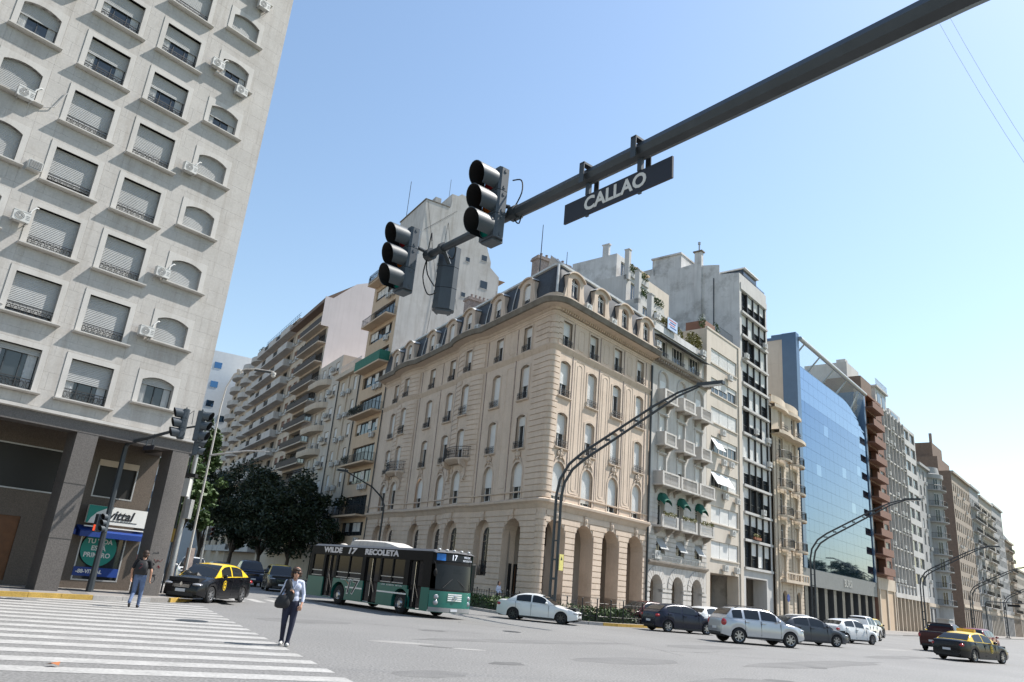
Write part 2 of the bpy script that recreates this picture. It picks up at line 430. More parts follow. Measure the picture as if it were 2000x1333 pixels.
for k in range(26):
    p = (rc.uniform(-2, 14), rc.uniform(9, 30)); blob('grit', p, rc.uniform(.015, .04), rc.uniform(.015, .03), m_worn if k % 3 else m_patch, 0, .0045, 6, .4)
# dry leaf on the stripes
s = MB(); s.poly([(-.09, -.05, .02), (0, -.08, .05), (.1, -.02, .015), (.06, .07, .06), (-.04, .08, .02)])
lf = s.build('fallen_leaf', mat('dry_leaf', (.30, .10, .03), .7), None, (-6.25, 11.85, .012)); tag(lf, 'small dry brown leaf lying on a crossing stripe', 'leaf')
# ------------------------------------------------------------------ window kits (shared meshes)
def shutter_mesh(key, w, h, m, pitch=.062):
    k = ('sh', key)
    if k not in _CUBE:
        b = MB(); n = max(2, int(h / pitch)); p = h / n; rows = []
        for i in range(n):
            z = i * p
            rows += [[(-w / 2, .0, z), (w / 2, .0, z)], [(-w / 2, -.016, z + p * .35), (w / 2, -.016, z + p * .35)], [(-w / 2, -.012, z + p * .85), (w / 2, -.012, z + p * .85)]]
        rows.append([(-w / 2, 0, h), (w / 2, 0, h)])
        b.grid(rows); b.box(-w / 2, w / 2, -.02, .012, -.045, 0)
        _CUBE[k] = b.mesh('shutter', m)
    return _CUBE[k]
def rail_mesh(key, w, h, kind, m=None):
    k = ('rl', key)
    if k not in _CUBE:
        m = m or m_iron; b = MB(); t = .011
        b.box(-w / 2, w / 2, -t, t, h - .03, h); b.box(-w / 2, w / 2, -t, t, .03, .055); b.box(-w / 2, w / 2, -t, t, h - .13, h - .115)
        if kind == 'oval':
            n = max(3, int(w / .19))
            for i in range(n):
                c = -w / 2 + (i + .5) * w / n
                ring = [(c + .066 * math.cos(a), 0, (h - .06) / 2 + .02 + (h - .17) / 2 * math.sin(a)) for a in [2 * math.pi * j / 10 for j in range(11)]]
                b.tube(ring, .011, 4, cap=False)
                b.box(c - w / n / 2 - .007, c - w / n / 2 + .007, -.007, .007, .05, h)
        elif kind == 'scroll':
            n = max(3, int(w / .26))
            for i in range(n):
                c = -w / 2 + (i + .5) * w / n; rr = min(w / n * .42, .15)
                for zc, sg in ((h * .32, 1), (h * .66, -1)):
                    sp = [(c + sg * rr * (1 - j / 14) * math.cos(j * .75), 0, zc + rr * (1 - j / 14) * math.sin(j * .75)) for j in range(11)]
                    b.tube(sp, .014, 4, cap=False)
                b.box(c - w / n / 2 - .009, c - w / n / 2 + .009, -.009, .009, .04, h)
        else:
            n = max(3, int(w / .13))
            for i in range(n + 1):
                c = -w / 2 + i * w / n; b.box(c - .008, c + .008, -.008, .008, .04, h - .02)
        _CUBE[k] = b.mesh('railing', m)
    return _CUBE[k]
def glass_mesh(key, w, h, nx=2, tr=0, rise=0, m=None, fm=None, fw=.05):
    """glazed sash: pane of glass plus frame bars, local origin bottom centre"""
    k = ('gl', key)
    if k not in _CUBE:
        b = MB(); b.prism(arch_pts(-w / 2, w / 2, 0, h, rise), .02, .03, m=1)
        for i in range(nx + 1):
            c = -w / 2 + i * w / nx; c = min(max(c, -w / 2 + fw / 2), w / 2 - fw / 2)
            b.box(c - fw / 2, c + fw / 2, -.02, .018, .002, h - (rise if i in (0, nx) else rise * .2) - .002)
        b.box(-w / 2 + fw, w / 2 - fw, -.018, .018, .004, fw + .02); b.box(-w / 2 + fw, w / 2 - fw, -.018, .018, h - rise - fw, h - rise - .004)
        if tr: b.box(-w / 2 + fw, w / 2 - fw, -.016, .018, h * tr - fw / 2, h * tr + fw / 2)
        _CUBE[k] = b.mesh('window', [fm or m_frame, m or m_glass])
    return _CUBE[k]
def ac_mesh():
    k = 'ac'
    if k not in _CUBE:
        b = MB(); b.box(-.4, .4, -.42, -.12, 0, .55)
        b.box(-.405, .405, -.43, -.11, .515, .56)
        b.lathe([(.0, -.424), (.2, -.424)], (-.1, 0, .27), 18, 1, 'y')
        for r in (.21, .15, .09): b.lathe([(r, -.425), (r + .012, -.432), (r + .024, -.425)], (-.1, 0, .27), 18, 0, 'y')
        b.lathe([(.05, -.43), (.0, -.43)], (-.1, 0, .27), 10, 0, 'y')
        for i in range(3): b.box(.2, .37, -.426, -.42, .15 + i * .09, .17 + i * .09, 1)
        for x in (-.3, .3): b.box(x - .02, x + .02, -.42, 0, -.04, -.005, 2); b.bar((x, -.38, -.02), (x, 0, -.28), .012, 2, n=4)
        _CUBE[k] = b.mesh('air_conditioner', [m_ac, mat('ac_grille', (.10, .10, .10), .6), m_grey])
    return _CUBE[k]
def curtain_mesh(key, w, h):
    k = ('cu', key)
    if k not in _CUBE:
        b = MB(); n = 22
        b.grid([[(-w / 2 + w * i / n, .05 + .018 * math.sin(i * 2.2), z) for i in range(n + 1)] for z in (0, h)])
        _CUBE[k] = b.mesh('curtain', m_curtain)
    return _CUBE[k]

# ------------------------------------------------------------------ pale tower on the left
tw = thing('apartment_tower', 'tall pale stone apartment tower with granite colonnade at the left edge', 'building', OLb, TR)
FZ = [6.55 + 2.527 * k for k in range(12)]
TOP = FZ[-1] + 2.4
cols = {'B': (-7.72, -6.22, .12, 1.62, 0), 'C': (-5.22, -3.72, .12, 1.62, 0), 'D': (-2.62, -1.33, .60, 1.72, .18), 'A': (-10.12, -8.83, .33, 1.66, .18), 'E': (-12.6, -11.2, .12, 1.62, 0), 'G': (-15.3, -13.9, .12, 1.62, 0)}
ops = []
for z in FZ:
    for c in cols.values(): ops.append((c[0], c[1], z + c[2], z + c[3], c[4]))
b = MB(); wall(b, -18, 0, 6.19, TOP, ops, d=.22)
b.quad((0, 0, 6.19), (0, 14, 6.19), (0, 14, TOP), (0, 0, TOP)); b.quad((-18, 0, TOP), (0, 0, TOP), (0, 14, TOP), (-18, 14, TOP))
b.quad((-18, 14, 0), (0, 14, 0), (0, 14, TOP), (-18, 14, TOP)); b.quad((-18, 14, 6.19), (-18, 0, 6.19), (-18, 0, TOP), (-18, 14, TOP))
b.quad((-18, 0, 6.19), (0, 0, 6.19), (0, 14, 6.19), (-18, 14, 6.19))
b.build('wall', m_joint, tw)
# stone cladding panels, laid in courses round the openings
boxes = []; rnd = random.Random(3)
cz = 6.2; ci = 0
hole = [(c[0] - .21, c[1] + .21, z + c[2] - .1, z + c[3] + .21) for z in FZ for c in cols.values()]
ch = 2.527 / 4
while cz < TOP - .1:
    x = -11.4 - (ci % 2) * .62
    while x < 0:
        x0, x1 = max(x, -11.4), min(x + 1.24, 0)
        segs = [(x0, x1, cz, cz + ch)]
        for h in hole:
            new = []
            for s in segs:
                if s[1] <= h[0] or s[0] >= h[1] or s[3] <= h[2] or s[2] >= h[3]: new.append(s); continue
                if s[0] < h[0]: new.append((s[0], h[0], s[2], s[3]))
                if s[1] > h[1]: new.append((h[1], s[1], s[2], s[3]))
                a, c_ = max(s[0], h[0]), min(s[1], h[1])
                if s[2] < h[2]: new.append((a, c_, s[2], h[2]))
                if s[3] > h[3]: new.append((a, c_, h[3], s[3]))
            segs = new
        for s in segs:
            if s[1] - s[0] > .04 and s[3] - s[2] > .04:
                boxes.append((s[0] + .002, s[1] - .002, -.012 - rnd.random() * .002, .01, s[2] + .002, s[3] - .002))
        x += 1.24
    cz += ch; ci += 1
pieces(tw, 'stone_panel', boxes, m_pale)
# windows
shut = {}
rs = random.Random(5)
STATE = {('A', 5): .42, ('A', 4): 1, ('A', 3): .9, ('A', 6): .6, ('B', 0): .12, ('B', 1): .84, ('B', 2): .98, ('B', 3): .82, ('B', 4): .99, ('B', 5): .4, ('B', 6): .42, ('B', 7): .5, ('C', 0): .5, ('C', 1): .98, ('C', 2): .98, ('C', 3): .98, ('C', 4): .97, ('C', 5): .4, ('C', 6): .42, ('C', 7): .97, ('C', 8): .9, ('B', 8): .5,
         ('D', 0): .25, ('D', 1): .88, ('D', 2): .85, ('D', 3): .99, ('D', 4): .97, ('D', 5): .45, ('D', 6): .42, ('D', 7): .98, ('D', 8): .9}
for kf, z in enumerate(FZ[:10]):
    for cn in 'ABCDE':
        c = cols[cn]; wd = c[1] - c[0]; hh = c[3] - c[2]; cx = (c[0] + c[1]) / 2
        gk = ('tw', cn in 'AD', round(hh, 2), round(wd, 2))
        win = put('window', glass_mesh(gk, wd, hh, 3 if cn in 'BCE' else 2, 0, c[4], fm=m_dmetal, fw=.035), tw, (cx, .2, z + c[2]))
        st = STATE.get((cn, kf), rs.choice([1, .95, .5, .85]))
        sh = hh * st
        if sh > .08:
            put('shutter', shutter_mesh(('t', round(wd, 2), round(sh, 2)), wd, sh, m_shut2), win, (0, -.05, hh - sh))
        if st < .75:
            for sx in (-1, 1):
                put('curtain', curtain_mesh(('t', round(wd * .2, 2), round(hh, 2)), wd * .2, hh - .05), win, (sx * wd * .37, -.055, .02))
        if cn in 'BCE':
            put('railing', rail_mesh(('tw', round(wd, 2)), wd, .40, 'oval'), win, (0, -.16, 0))
        # surround and sill
        k = ('sur', cn in 'AD', round(wd, 2), round(hh, 2))
        if k not in _CUBE:
            s = MB(); t = .2; p = -.035
            pin = arch_pts(-wd / 2, wd / 2, 0, hh, c[4]); pout = [(x * (wd / 2 + t) / (wd / 2), 0 if z_ < 1e-6 else hh + t) for x, z_ in pin]
            i0 = 1; nn = len(pin)
            seq = list(range(1, nn)) + [0]
            for a, b_ in zip(seq[:-1], seq[1:]):
                A, B_, Co, D_ = pin[a], pin[b_], pout[b_], pout[a]
                s.quad((A[0], p, A[1]), (B_[0], p, B_[1]), (Co[0], p, Co[1]), (D_[0], p, D_[1]))
                s.quad((Co[0], p, Co[1]), (Co[0], 0, Co[1]), (D_[0], 0, D_[1]), (D_[0], p, D_[1]))
                s.quad((A[0], p, A[1]), (A[0], .2, A[1]), (B_[0], .2, B_[1]), (B_[0], p, B_[1]))
            _CUBE[k] = s.mesh('surround', m_pale2)
        put('surround', _CUBE[k], win, (0, -.2, 0))
        k = ('sill', round(wd, 2))
        if k not in _CUBE:
            s = MB(); e = wd / 2 + .27; s.prism([(-.24, -.005), (-.24, -.05), (-.16, -.09), (.02, -.09), (.02, .0)], -e, e, 'yz'); _CUBE[k] = s.mesh('sill', m_pale2)
        put('sill', _CUBE[k], win, (0, -.2, 0))
# air conditioners fixed beside the windows, with their white pipes
for x, z, pz in ((-3.02, FZ[1] + .62, 1), (-2.98, FZ[2] + .62, 1), (-2.95, FZ[4] + .42, 1), (-2.9, FZ[6] + .75, 1), (-1.6, FZ[6] + .15, 0), (-8.15, FZ[2] + .75, 1), (-9.2, FZ[4] + .2, 1), (-1.5, FZ[8] + .05, 0), (-10.9, FZ[6] + .2, 0), (-8.3, FZ[7] - .2, 0)):
    o = put('air_conditioner', ac_mesh(), tw, (x, -.02, z), scale=(.68, .8, .7))
    if pz:
        t = MB(); t.tube([(x + .25, -.06, z + .25), (x + .3, -.07, z + .6), (x + .42, -.06, z + .78), (x + .5, -.02, z + .8)], .025, 6); t.build('pipe', m_shut, tw)
o = MB(); o.box(-8.45, -8.0, -.3, .1, FZ[3] + .28, FZ[3] + .62); o.box(-8.42, -8.03, -.31, -.29, FZ[3] + .31, FZ[3] + .59, 1)
for i in range(6): o.box(-8.42, -8.03, -.315, -.305, FZ[3] + .33 + i * .045, FZ[3] + .345 + i * .045)
o.build('air_conditioner', [m_ac, m_black], tw)
o = MB(); o.tube([(-9.1, -.05, FZ[4] + .45), (-8.6, -.09, FZ[4] + .25), (-8.2, -.09, FZ[4] + .5), (-7.95, -.06, FZ[4] + 1.3)], .018, 5)
o.tube([(-8.3, -.05, FZ[1] + .1), (-8.05, -.05, FZ[1] + .35), (-7.8, -.05, FZ[1] + .3)], .015, 5)
o.build('cable', m_grey, tw)
o = MB()
for x in (-10.95, -10.8): o.tube([(x, -.06, 6.4), (x, -.06, TOP)], .035, 6)
o.build('drainpipe', m_grey, tw)
# granite base: cornice, beam, columns, shop wall
o = MB(); o.prism([(0, 6.19), (-.16, 6.17), (-.16, 6.06), (-.05, 6.03), (0, 6.03)], -18, .16, 'yz'); o.build('cornice', m_pale2, tw)
o = MB(); o.box(-18, 0, -.03, .75, 5.62, 6.03); o.box(-.7, .02, .75, 14, 5.62, 6.028); o.build('beam', m_granite, tw)
o = MB(); o.box(-18, -.7, .75, 14, 5.9, 6.02); o.build('soffit', m_pale, tw)
o = MB(); o.box(-18, -.72, .76, .9, 5.70, 5.89); o.build('soffit_light_strip', mat('cream_strip', (.62, .52, .36), .7), tw)
for x in (-4.38, -8.2, -12.1, -16):
    o = MB(); o.box(x, x + .74, -.02, .86, 0, 5.62); o.box(x - .012, x + .752, -.032, .872, 1.9, 1.91); o.box(x - .012, x + .752, -.032, .872, 3.8, 3.81); o.build('column', m_granite, tw)
o = MB(); pr = [(-.78, -.02), (-.14, -.02), (-.045, .03), (-.0, .12), (.0, .9), (-.78, .9)]
o.prism(pr, 0, 5.62, 'xy'); o.build('column', m_granite, tw, smooth=35)
o = MB(); o.box(-.78, .0, 9.5, 10.3, 0, 5.62); o.build('column', m_granite, tw)
SY = 2.7
sops = [(-2.35, -.75, 3.62, 5.0, 0), (-6.6, -3.05, 3.5, 5.15, 0), (-2.3, -.55, .45, 2.5, 0), (-3.15, -2.75, .3, 2.5, 0), (-5.6, -4.55, .3, 2.55, 0), (-10.5, -7.2, 3.5, 5.15, 0)]
o = MB(); wall(o, -18, .0, 0, 5.9, sops, y=SY, d=.12); o.quad((0, SY, 0), (0, 4.3, 0), (0, 4.3, 5.9), (0, SY, 5.9)); o.quad((-18, SY + 1.6, 0), (0, SY + 1.6, 0), (0, SY + 1.6, 5.9), (-18, SY + 1.6, 5.9)); o.build('shop_wall', m_granite2, tw)
for a in sops[:3] + sops[5:]:
    wdt = a[1] - a[0]; ht = a[3] - a[2]
    o = MB(); t = .05
    o.box(0, wdt, .08, .10, 0, ht, 1)
    for bx in ((0, t, 0, ht), (wdt - t, wdt, 0, ht), (t, wdt - t, 0, t), (t, wdt - t, ht - t, ht)): o.box(bx[0], bx[1], -.01, .079, bx[2], bx[3])
    o.build('window', [m_galv, m_gdark if a is not sops[2] else m_glass], tw, (a[0], SY, a[2]))
o = MB(); o.box(-2.34, -.76, SY - .03, SY + .06, 4.86, 5.1); o.build('shutter_box', m_cream, tw)
o = MB(); o.box(-3.15, -2.75, SY + .06, SY + .1, .3, 2.5); o.build('side_pane', m_glass, tw)
dr = MB(); dr.box(-5.6, -4.55, SY + .05, SY + .11, .3, 2.55); 
for zz in (.45, 1.3, 1.95): dr.box(-5.45, -4.7, SY + .02, SY + .049, zz, zz + .5)
dr = dr.build('door', m_wood, tw)
# shop sign band
def text(body, size, m, parent, loc, rot=(math.pi / 2, 0, 0), name='lettering', extr=.004, align='CENTER', bold=0, sx=1, shear=0):
    cu = bpy.data.curves.new('t', 'FONT'); cu.body = body; cu.size = size; cu.extrude = extr; cu.align_x = align; cu.align_y = 'CENTER'; cu.offset = bold; cu.shear = shear
    cu.resolution_u = 3
    o = bpy.data.objects.new('t', cu); COL.objects.link(o)
    dg = bpy.context.evaluated_depsgraph_get(); me = bpy.data.meshes.new_from_object(o.evaluated_get(dg))
    bpy.data.objects.remove(o); bpy.data.curves.remove(cu)
    me.materials.clear(); me.materials.append(m)
    p = put(name, me, parent, loc); p.rotation_euler = rot; p.scale = (sx, 1, 1); return p
o = MB(); o.box(-2.45, .16, SY - .42, SY - .3, 2.60, 3.28); sg = o.build('shop_sign', m_wsign, tw)
o = MB(); o.prism([(-2.45, 2.605), (-2.38, 2.605), (-2.3, 2.8), (-2.12, 3.02), (-1.8, 3.2), (-1.6, 3.275), (-2.45, 3.275)], SY - .426, SY - .4205); o.build('teal_corner', m_tealsign, sg)
text('vittal', .5, m_ink, sg, (-1.2, SY - .432, 2.97), bold=.012, shear=.25)
o = MB(); o.box(-1.85, -.5, SY - .43, SY - .422, 2.73, 2.755); o.build('underline', m_ink, sg)
o = MB(); o.box(-3.35, -2.75, SY - .2, SY - .1, 2.7, 3.3); o.build('teal_sign', m_tealsign, tw)
o = MB(); o.prism([(SY - .02, 2.5), (SY - .55, 2.28), (SY - .55, 2.08), (SY - .02, 2.12)], -2.6, -.05, 'yz'); o.box(-2.45, -.15, SY - .40, SY - .33, 2.455, 2.5, 1); o.build('blue_awning', [m_bsign, m_wsign], tw)
o = MB(); o.prism([(SY - .02, 2.5), (SY - .45, 2.3), (SY - .45, 2.12), (SY - .02, 2.15)], -3.4, -2.72, 'yz'); o.build('blue_awning', m_bsign, tw)
# poster on the shop window
o = MB(); cc = (-1.55, 1.65); o.poly([(cc[0] + .68 * math.cos(a), SY - .02, cc[1] + .66 * math.sin(a)) for a in [2 * math.pi * k / 28 for k in range(28)] if True]); po = o.build('round_poster', m_tealsign, tw)
for i, t in enumerate(('TU VIDA', 'ESTÁ', 'PRIMERO')): text(t, .25, m_wsign, po, (cc[0] - .02, SY - .03, cc[1] + .28 - i * .26), bold=.006)
o = MB(); o.box(-2.3, -.6, SY - .02, SY - .005, .62, .95); bb = o.build('blue_strip', m_bsign, tw); text('-88-VITTAL', .2, m_wsign, bb, (-1.72, SY - .03, .79), bold=.006)
# side entrance along Callao with a blue awning
o = MB(); o.prism([(0, 2.5), (.75, 2.2), (.75, 1.95), (0, 2.05)], 3.0, 4.9, 'xz'); o.v = [(p[0], p[1], p[2]) for p in o.v]; o.build('blue_awning', m_bsign, tw, (0.0, 1.6, .0))
o = MB(); o.box(-.9, -.2, SY + 4.6, SY + 4.72, 2.9, 5.6); o.box(-.55, -.25, SY + 4.55, SY + 4.595, 3.9, 4.4, 1); o.build('inner_wall', [m_cream, m_gdark], tw)
# scribbled marks on the corner column
o = MB(); r3 = random.Random(9)
for k in range(5):
    p = [(-.66 + r3.random() * .3, -.026, 1.0 + k * .16)]
    for j in range(9): p.append((min(-.18, max(-.72, p[-1][0] + r3.uniform(-.06, .12))), -.026, p[-1][2] + r3.uniform(-.09, .09)))
    o.tube(p, .006, 3, m=k % 2)
o.tube([(-.45 + .1 * math.cos(a), -.026, .75 + .13 * math.sin(a)) for a in [2 * math.pi * j / 12 for j in range(13)]], .007, 3)
o.build('graffiti', [m_ink, mat('red_spray', (.25, .02, .02), .6)], tw)
# ------------------------------------------------------------------ stone corner building with mansard roof
mb_ = thing('corner_building', 'sandstone corner building with tall arcade, slate mansard roof and dormers', 'building', OB, TR)
QL = TL - TR                                       # Callao face inside the building frame
BOWS = (-12.7, -26.2)
def bow(x):
    s = 0
    for c in BOWS:
        t = abs(x - c) / 2.55
        if t < 1: s += .42 * (1 - t * t) ** .6 if t < 1 else 0
    return s
def bowed(b): b.warp(lambda x, y, z: (x, y - bow(x), z)); return b
def onL(x, y, z):                                  # point of the Callao face in the building frame
    c, s = math.cos(QL), math.sin(QL); return (x * c - y * s, x * s + y * c, z)
WR = [1.70, 5.33, 8.95, 12.6]; WL = [-3.65, -8.0, -12.7, -16.6, -20.9, -26.2, -29.9]
LEN_R, LEN_L = 14.45, 33.3
RC = .55                                           # rounded corner cut
rows_ = [(11.5, 14.05, .22, 1.26), (15.3, 18.02, .22, 1.26), (19.15, 21.15, 0, 1.14)]
def face(xa, xb_, cen, isL):
    ops = []
    for i, c in enumerate(cen):
        if isL and i: ops.append((c - 1.15, c + 1.15, 2.2, 6.35, 1.15, .55))
        else: ops.append((c - 1.22, c + 1.22, .0, 6.35, 1.22, 1.1))
        ops.append((c - .74, c + .74, 7.72, 10.45, .74, .32))
        for z0_, z1_, rise, wd in rows_:
            if isL and i in (2, 5) and z0_ < 12: z0_ = 11.35
            ops.append((c - wd / 2, c + wd / 2, z0_, z1_, rise, .32))
    b = MB(); br = []
    if isL: br = [x for c in BOWS for x in np.linspace(c - 2.6, c + 2.6, 19)]
    if isL: ops += [(-9.2, -6.9, .3, 1.9, 0, .3)] if False else []
    wall(b, xa, xb_, 0, 22.3, ops, xb=br)
    return b, ops
bR, opR = face(RC, LEN_R, WR, False)
bL, opL = face(-LEN_L, -RC, WL, True)
# ground-floor shop openings on the Callao face are cut below the blind arches
bR.quad((LEN_R, 0, 0), (LEN_R, 12, 0), (LEN_R, 12, 22.3), (LEN_R, 0, 22.3))
bR.build('wall', m_stone, mb_)
bowed(bL); bL.quad((-LEN_L, 0, 0), (-LEN_L, 12, 0), (-LEN_L, 12, 22.3), (-LEN_L, 0, 22.3)); bL.build('wall', m_stone, mb_, rz=QL)
# rounded corner
A = Vector(onL(-RC, 0, 0)); B_ = Vector((RC, 0, 0))
cpts = [A * (1 - t) ** 2 + B_ * t * t for t in [k / 8 for k in range(9)]]
o = MB(); o.grid([[(p.x, p.y, z) for p in cpts] for z in (0, 22.3)]); o.build('corner_wall', m_stone, mb_, smooth=60)
def corner_off(d):                                 # corner curve pushed out by d
    out = []
    for i, p in enumerate(cpts):
        t = (cpts[min(i + 1, 8)] - cpts[max(i - 1, 0)]).normalized(); out.append(p + Vector((t.y, -t.x, 0)) * d)
    return out
# moulding swept over Callao face, corner and avenue face: profile (out, z)
def sweep(name, prof, m, l0=-LEN_L, r1=LEN_R, bows=True, smooth=50):
    path = []
    n = 110 if bows else 2
    for k in range(n + 1):
        x = l0 + (-RC - l0) * k / n
        path.append(('L', x))
    for k in range(1, 8): path.append(('C', k))
    path += [('R', RC), ('R', r1)]
    rows = []
    for out, z in prof:
        co = corner_off(out); r = []
        for kind, x in path:
            if kind == 'L': r.append(onL(x, -out - (bow(x) if bows else 0), z))
            elif kind == 'C': r.append((co[x].x, co[x].y, z))
            else: r.append((x, -out, z))
        rows.append(r)
    q = MB(); q.grid(rows)
    for e in (0, -1): q.poly([rows[i][e] for i in range(len(rows))])
    return q.build(name, m, mb_, smooth=smooth)
sweep('string_cornice', [(0, 6.98), (.06, 7.02), (.08, 7.2), (.28, 7.36), (.38, 7.42), (.40, 7.58), (.3, 7.62), (.12, 7.66), (0, 7.70)], m_stone2)
sweep('upper_string', [(0, 18.62), (.05, 18.66), (.06, 18.86), (.16, 18.94), (.17, 19.04), (0, 19.1)], m_stone2)
sweep('sill_band', [(0, 8.14), (.09, 8.16), (.1, 8.24), (0, 8.27)], m_stone2)
sweep('architrave', [(0, 21.35), (.05, 21.37), (.06, 21.5), (.13, 21.55), (.14, 21.66), (0, 21.7)], m_stone)
sweep('main_cornice', [(0, 21.72), (.16, 21.8), (.2, 21.9), (.5, 21.98), (.86, 22.02)], m_stone2)
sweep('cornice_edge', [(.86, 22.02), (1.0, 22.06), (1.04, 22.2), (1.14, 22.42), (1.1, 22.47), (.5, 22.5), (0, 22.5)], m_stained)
# dentils under the cornice at the corner and modillion blocks
boxes = [(x, x + .12, -.30, 0, 21.74, 21.9) for x in np.arange(RC, LEN_R, .3)]
pieces(mb_, 'dentil', boxes, m_stone2, limit=60)
# rusticated courses: base storey of both faces, corner strip, bow windows
def courses(xa, xb_, z0_, z1_, pitch, ops, gap=.065, pr=.06, seg=None):
    out = []; n = round((z1_ - z0_) / pitch); p = (z1_ - z0_) / n
    for k in range(n):
        za, zb = z0_ + k * p, z0_ + (k + 1) * p - gap
        segs = [(xa, xb_)]
        for o_ in ops:
            if o_[3] <= za or o_[2] >= zb: continue
            zc = za + .1 * (zb - za)
            h = (o_[1] - o_[0]) / 2; c = (o_[0] + o_[1]) / 2; spring = o_[3] - (o_[4] or 0)
            if zc > spring and o_[4]:
                f_ = (zc - spring) / o_[4]
                if f_ >= 1: continue
                h = h * math.sqrt(1 - f_ * f_)
            new = []
            for s0, s1 in segs:
                if s1 <= c - h or s0 >= c + h: new.append((s0, s1)); continue
                if s0 < c - h: new.append((s0, c - h - .004))
                if s1 > c + h: new.append((c + h + .004, s1))
            segs = new
        out += [(s0, s1, -pr, .0, za, zb) for s0, s1 in segs if s1 - s0 > .05]
    return out
base_ops = [o_ for o_ in opR]
pieces(mb_, 'stone_course', courses(RC, LEN_R - .02, 1.55, 6.95, .415, opR) + courses(RC, .93, 7.75, 18.6, .43, []) + courses(RC, .93, 19.12, 21.32, .43, []), m_stone, limit=190)
# pedestals of the arcade piers
edges = [RC] + [v for c in WR for v in (c - 1.22, c + 1.22)] + [LEN_R - .01]
for k in range(0, len(edges), 2):
    o = MB(); o.box(edges[k], edges[k + 1], -.06, 1.1, .0, 1.38); o.box(edges[k] - .0, edges[k + 1], -.085, .0, 1.38, 1.5); o.build('pier_base', m_stone2, mb_)
# Callao face courses follow the bows, so they are cut short along them
shopsL = [(-9.3, -6.7, .3, 3.35, 0)]
bx = courses(-LEN_L + .02, -RC, .4, 6.95, .415, opL)
flat = []; bowl = []
for b in bx:
    x0_, x1_ = b[0], b[1]
    cuts = sorted({x0_, x1_} | {v for c in BOWS for v in np.linspace(c - 2.6, c + 2.6, 9) if x0_ < v < x1_})
    for a, c in zip(cuts[:-1], cuts[1:]):
        mid = (a + c) / 2
        if bow(mid) > .01 or bow(a) > .01 or bow(c) > .01: bowl.append((a, c) + b[2:])
        else: flat.append((a, c) + b[2:])
flat += courses(-2.45, -RC, 7.75, 18.6, .43, []) + courses(-2.45, -RC, 19.12, 21.32, .43, [])
pieces(mb_, 'stone_course', flat, m_stone, rz=QL, limit=110)
for c in BOWS:
    for side in (-1, 1):
        for k, (za, zb) in enumerate([(7.75 + i * .4325, 7.75 + i * .4325 + .39) for i in range(25)] + [(19.14 + i * .44, 19.14 + i * .44 + .395) for i in range(5)]):
            a, e = (c + side * .82, c + side * 2.5)
            x0_, x1_ = min(a, e), max(a, e); q = MB(); xs = np.linspace(x0_, x1_, 5)
            for u, v in zip(xs[:-1], xs[1:]): q.box(u, v, -.06, 0, za, zb - .025)
            bowed(q).build('stone_course', m_stone, mb_, rz=QL)
q = MB()
for b in bowl: q.box(*b)
tag(bowed(q).build('stone_course_rest', m_stone, mb_, rz=QL), kind='stuff')
# corner courses
co = corner_off(.06)
for k in range(55):
    za = .4 + k * .4155 if k < 16 else 7.75 + (k - 16) * .434
    if 6.6 < za < 7.7 or 18.3 < za < 19.1 or za > 21: continue
    q = MB(); q.grid([[(p.x, p.y, z) for p in co] for z in (za, za + .355)])
    for z in (za, za + .355):
        for p_, q_, s_, t_ in zip(co[:-1], co[1:], cpts[1:], cpts[:-1]): q.quad((p_.x, p_.y, z), (q_.x, q_.y, z), (s_.x, s_.y, z), (t_.x, t_.y, z))
    q.build('corner_course', m_stone, mb_)
# arcade interior
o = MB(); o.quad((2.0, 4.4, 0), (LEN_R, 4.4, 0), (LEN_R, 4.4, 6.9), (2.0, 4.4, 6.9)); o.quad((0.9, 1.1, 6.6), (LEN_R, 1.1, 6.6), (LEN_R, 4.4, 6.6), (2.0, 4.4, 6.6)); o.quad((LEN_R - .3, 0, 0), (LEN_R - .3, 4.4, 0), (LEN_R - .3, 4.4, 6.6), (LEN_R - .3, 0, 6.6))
for k in range(1, len(edges) - 2, 2):
    pass
b = MB()
for c in WR:                                       # inner arcs of the vault behind each arch
    b.quad((c - 1.22, 1.1, 0), (c - 1.22, 1.1, 6.6), (c - 1.6, 1.1, 6.6), (c - 1.6, 1.1, 0)); b.quad((c + 1.22, 1.1, 0), (c + 1.22, 1.1, 6.6), (c + 1.6, 1.1, 6.6), (c + 1.6, 1.1, 0))
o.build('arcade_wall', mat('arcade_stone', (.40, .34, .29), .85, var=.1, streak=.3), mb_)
for c, kind in zip([2.9] + WR[1:], 'sdad'):
    o = MB()
    if kind == 'a': o.prism(arch_pts(c - .75, c + .75, .15, 3.6, .75), 4.30, 4.39, m=0)
    else: o.box(c - .7, c + .7, 4.30, 4.39, .15, 3.2)
    o.box(c - .03, c + .03, 4.27, 4.295, .15, 3.0, 1); o.build('door', [m_gdark, m_wood], mb_)
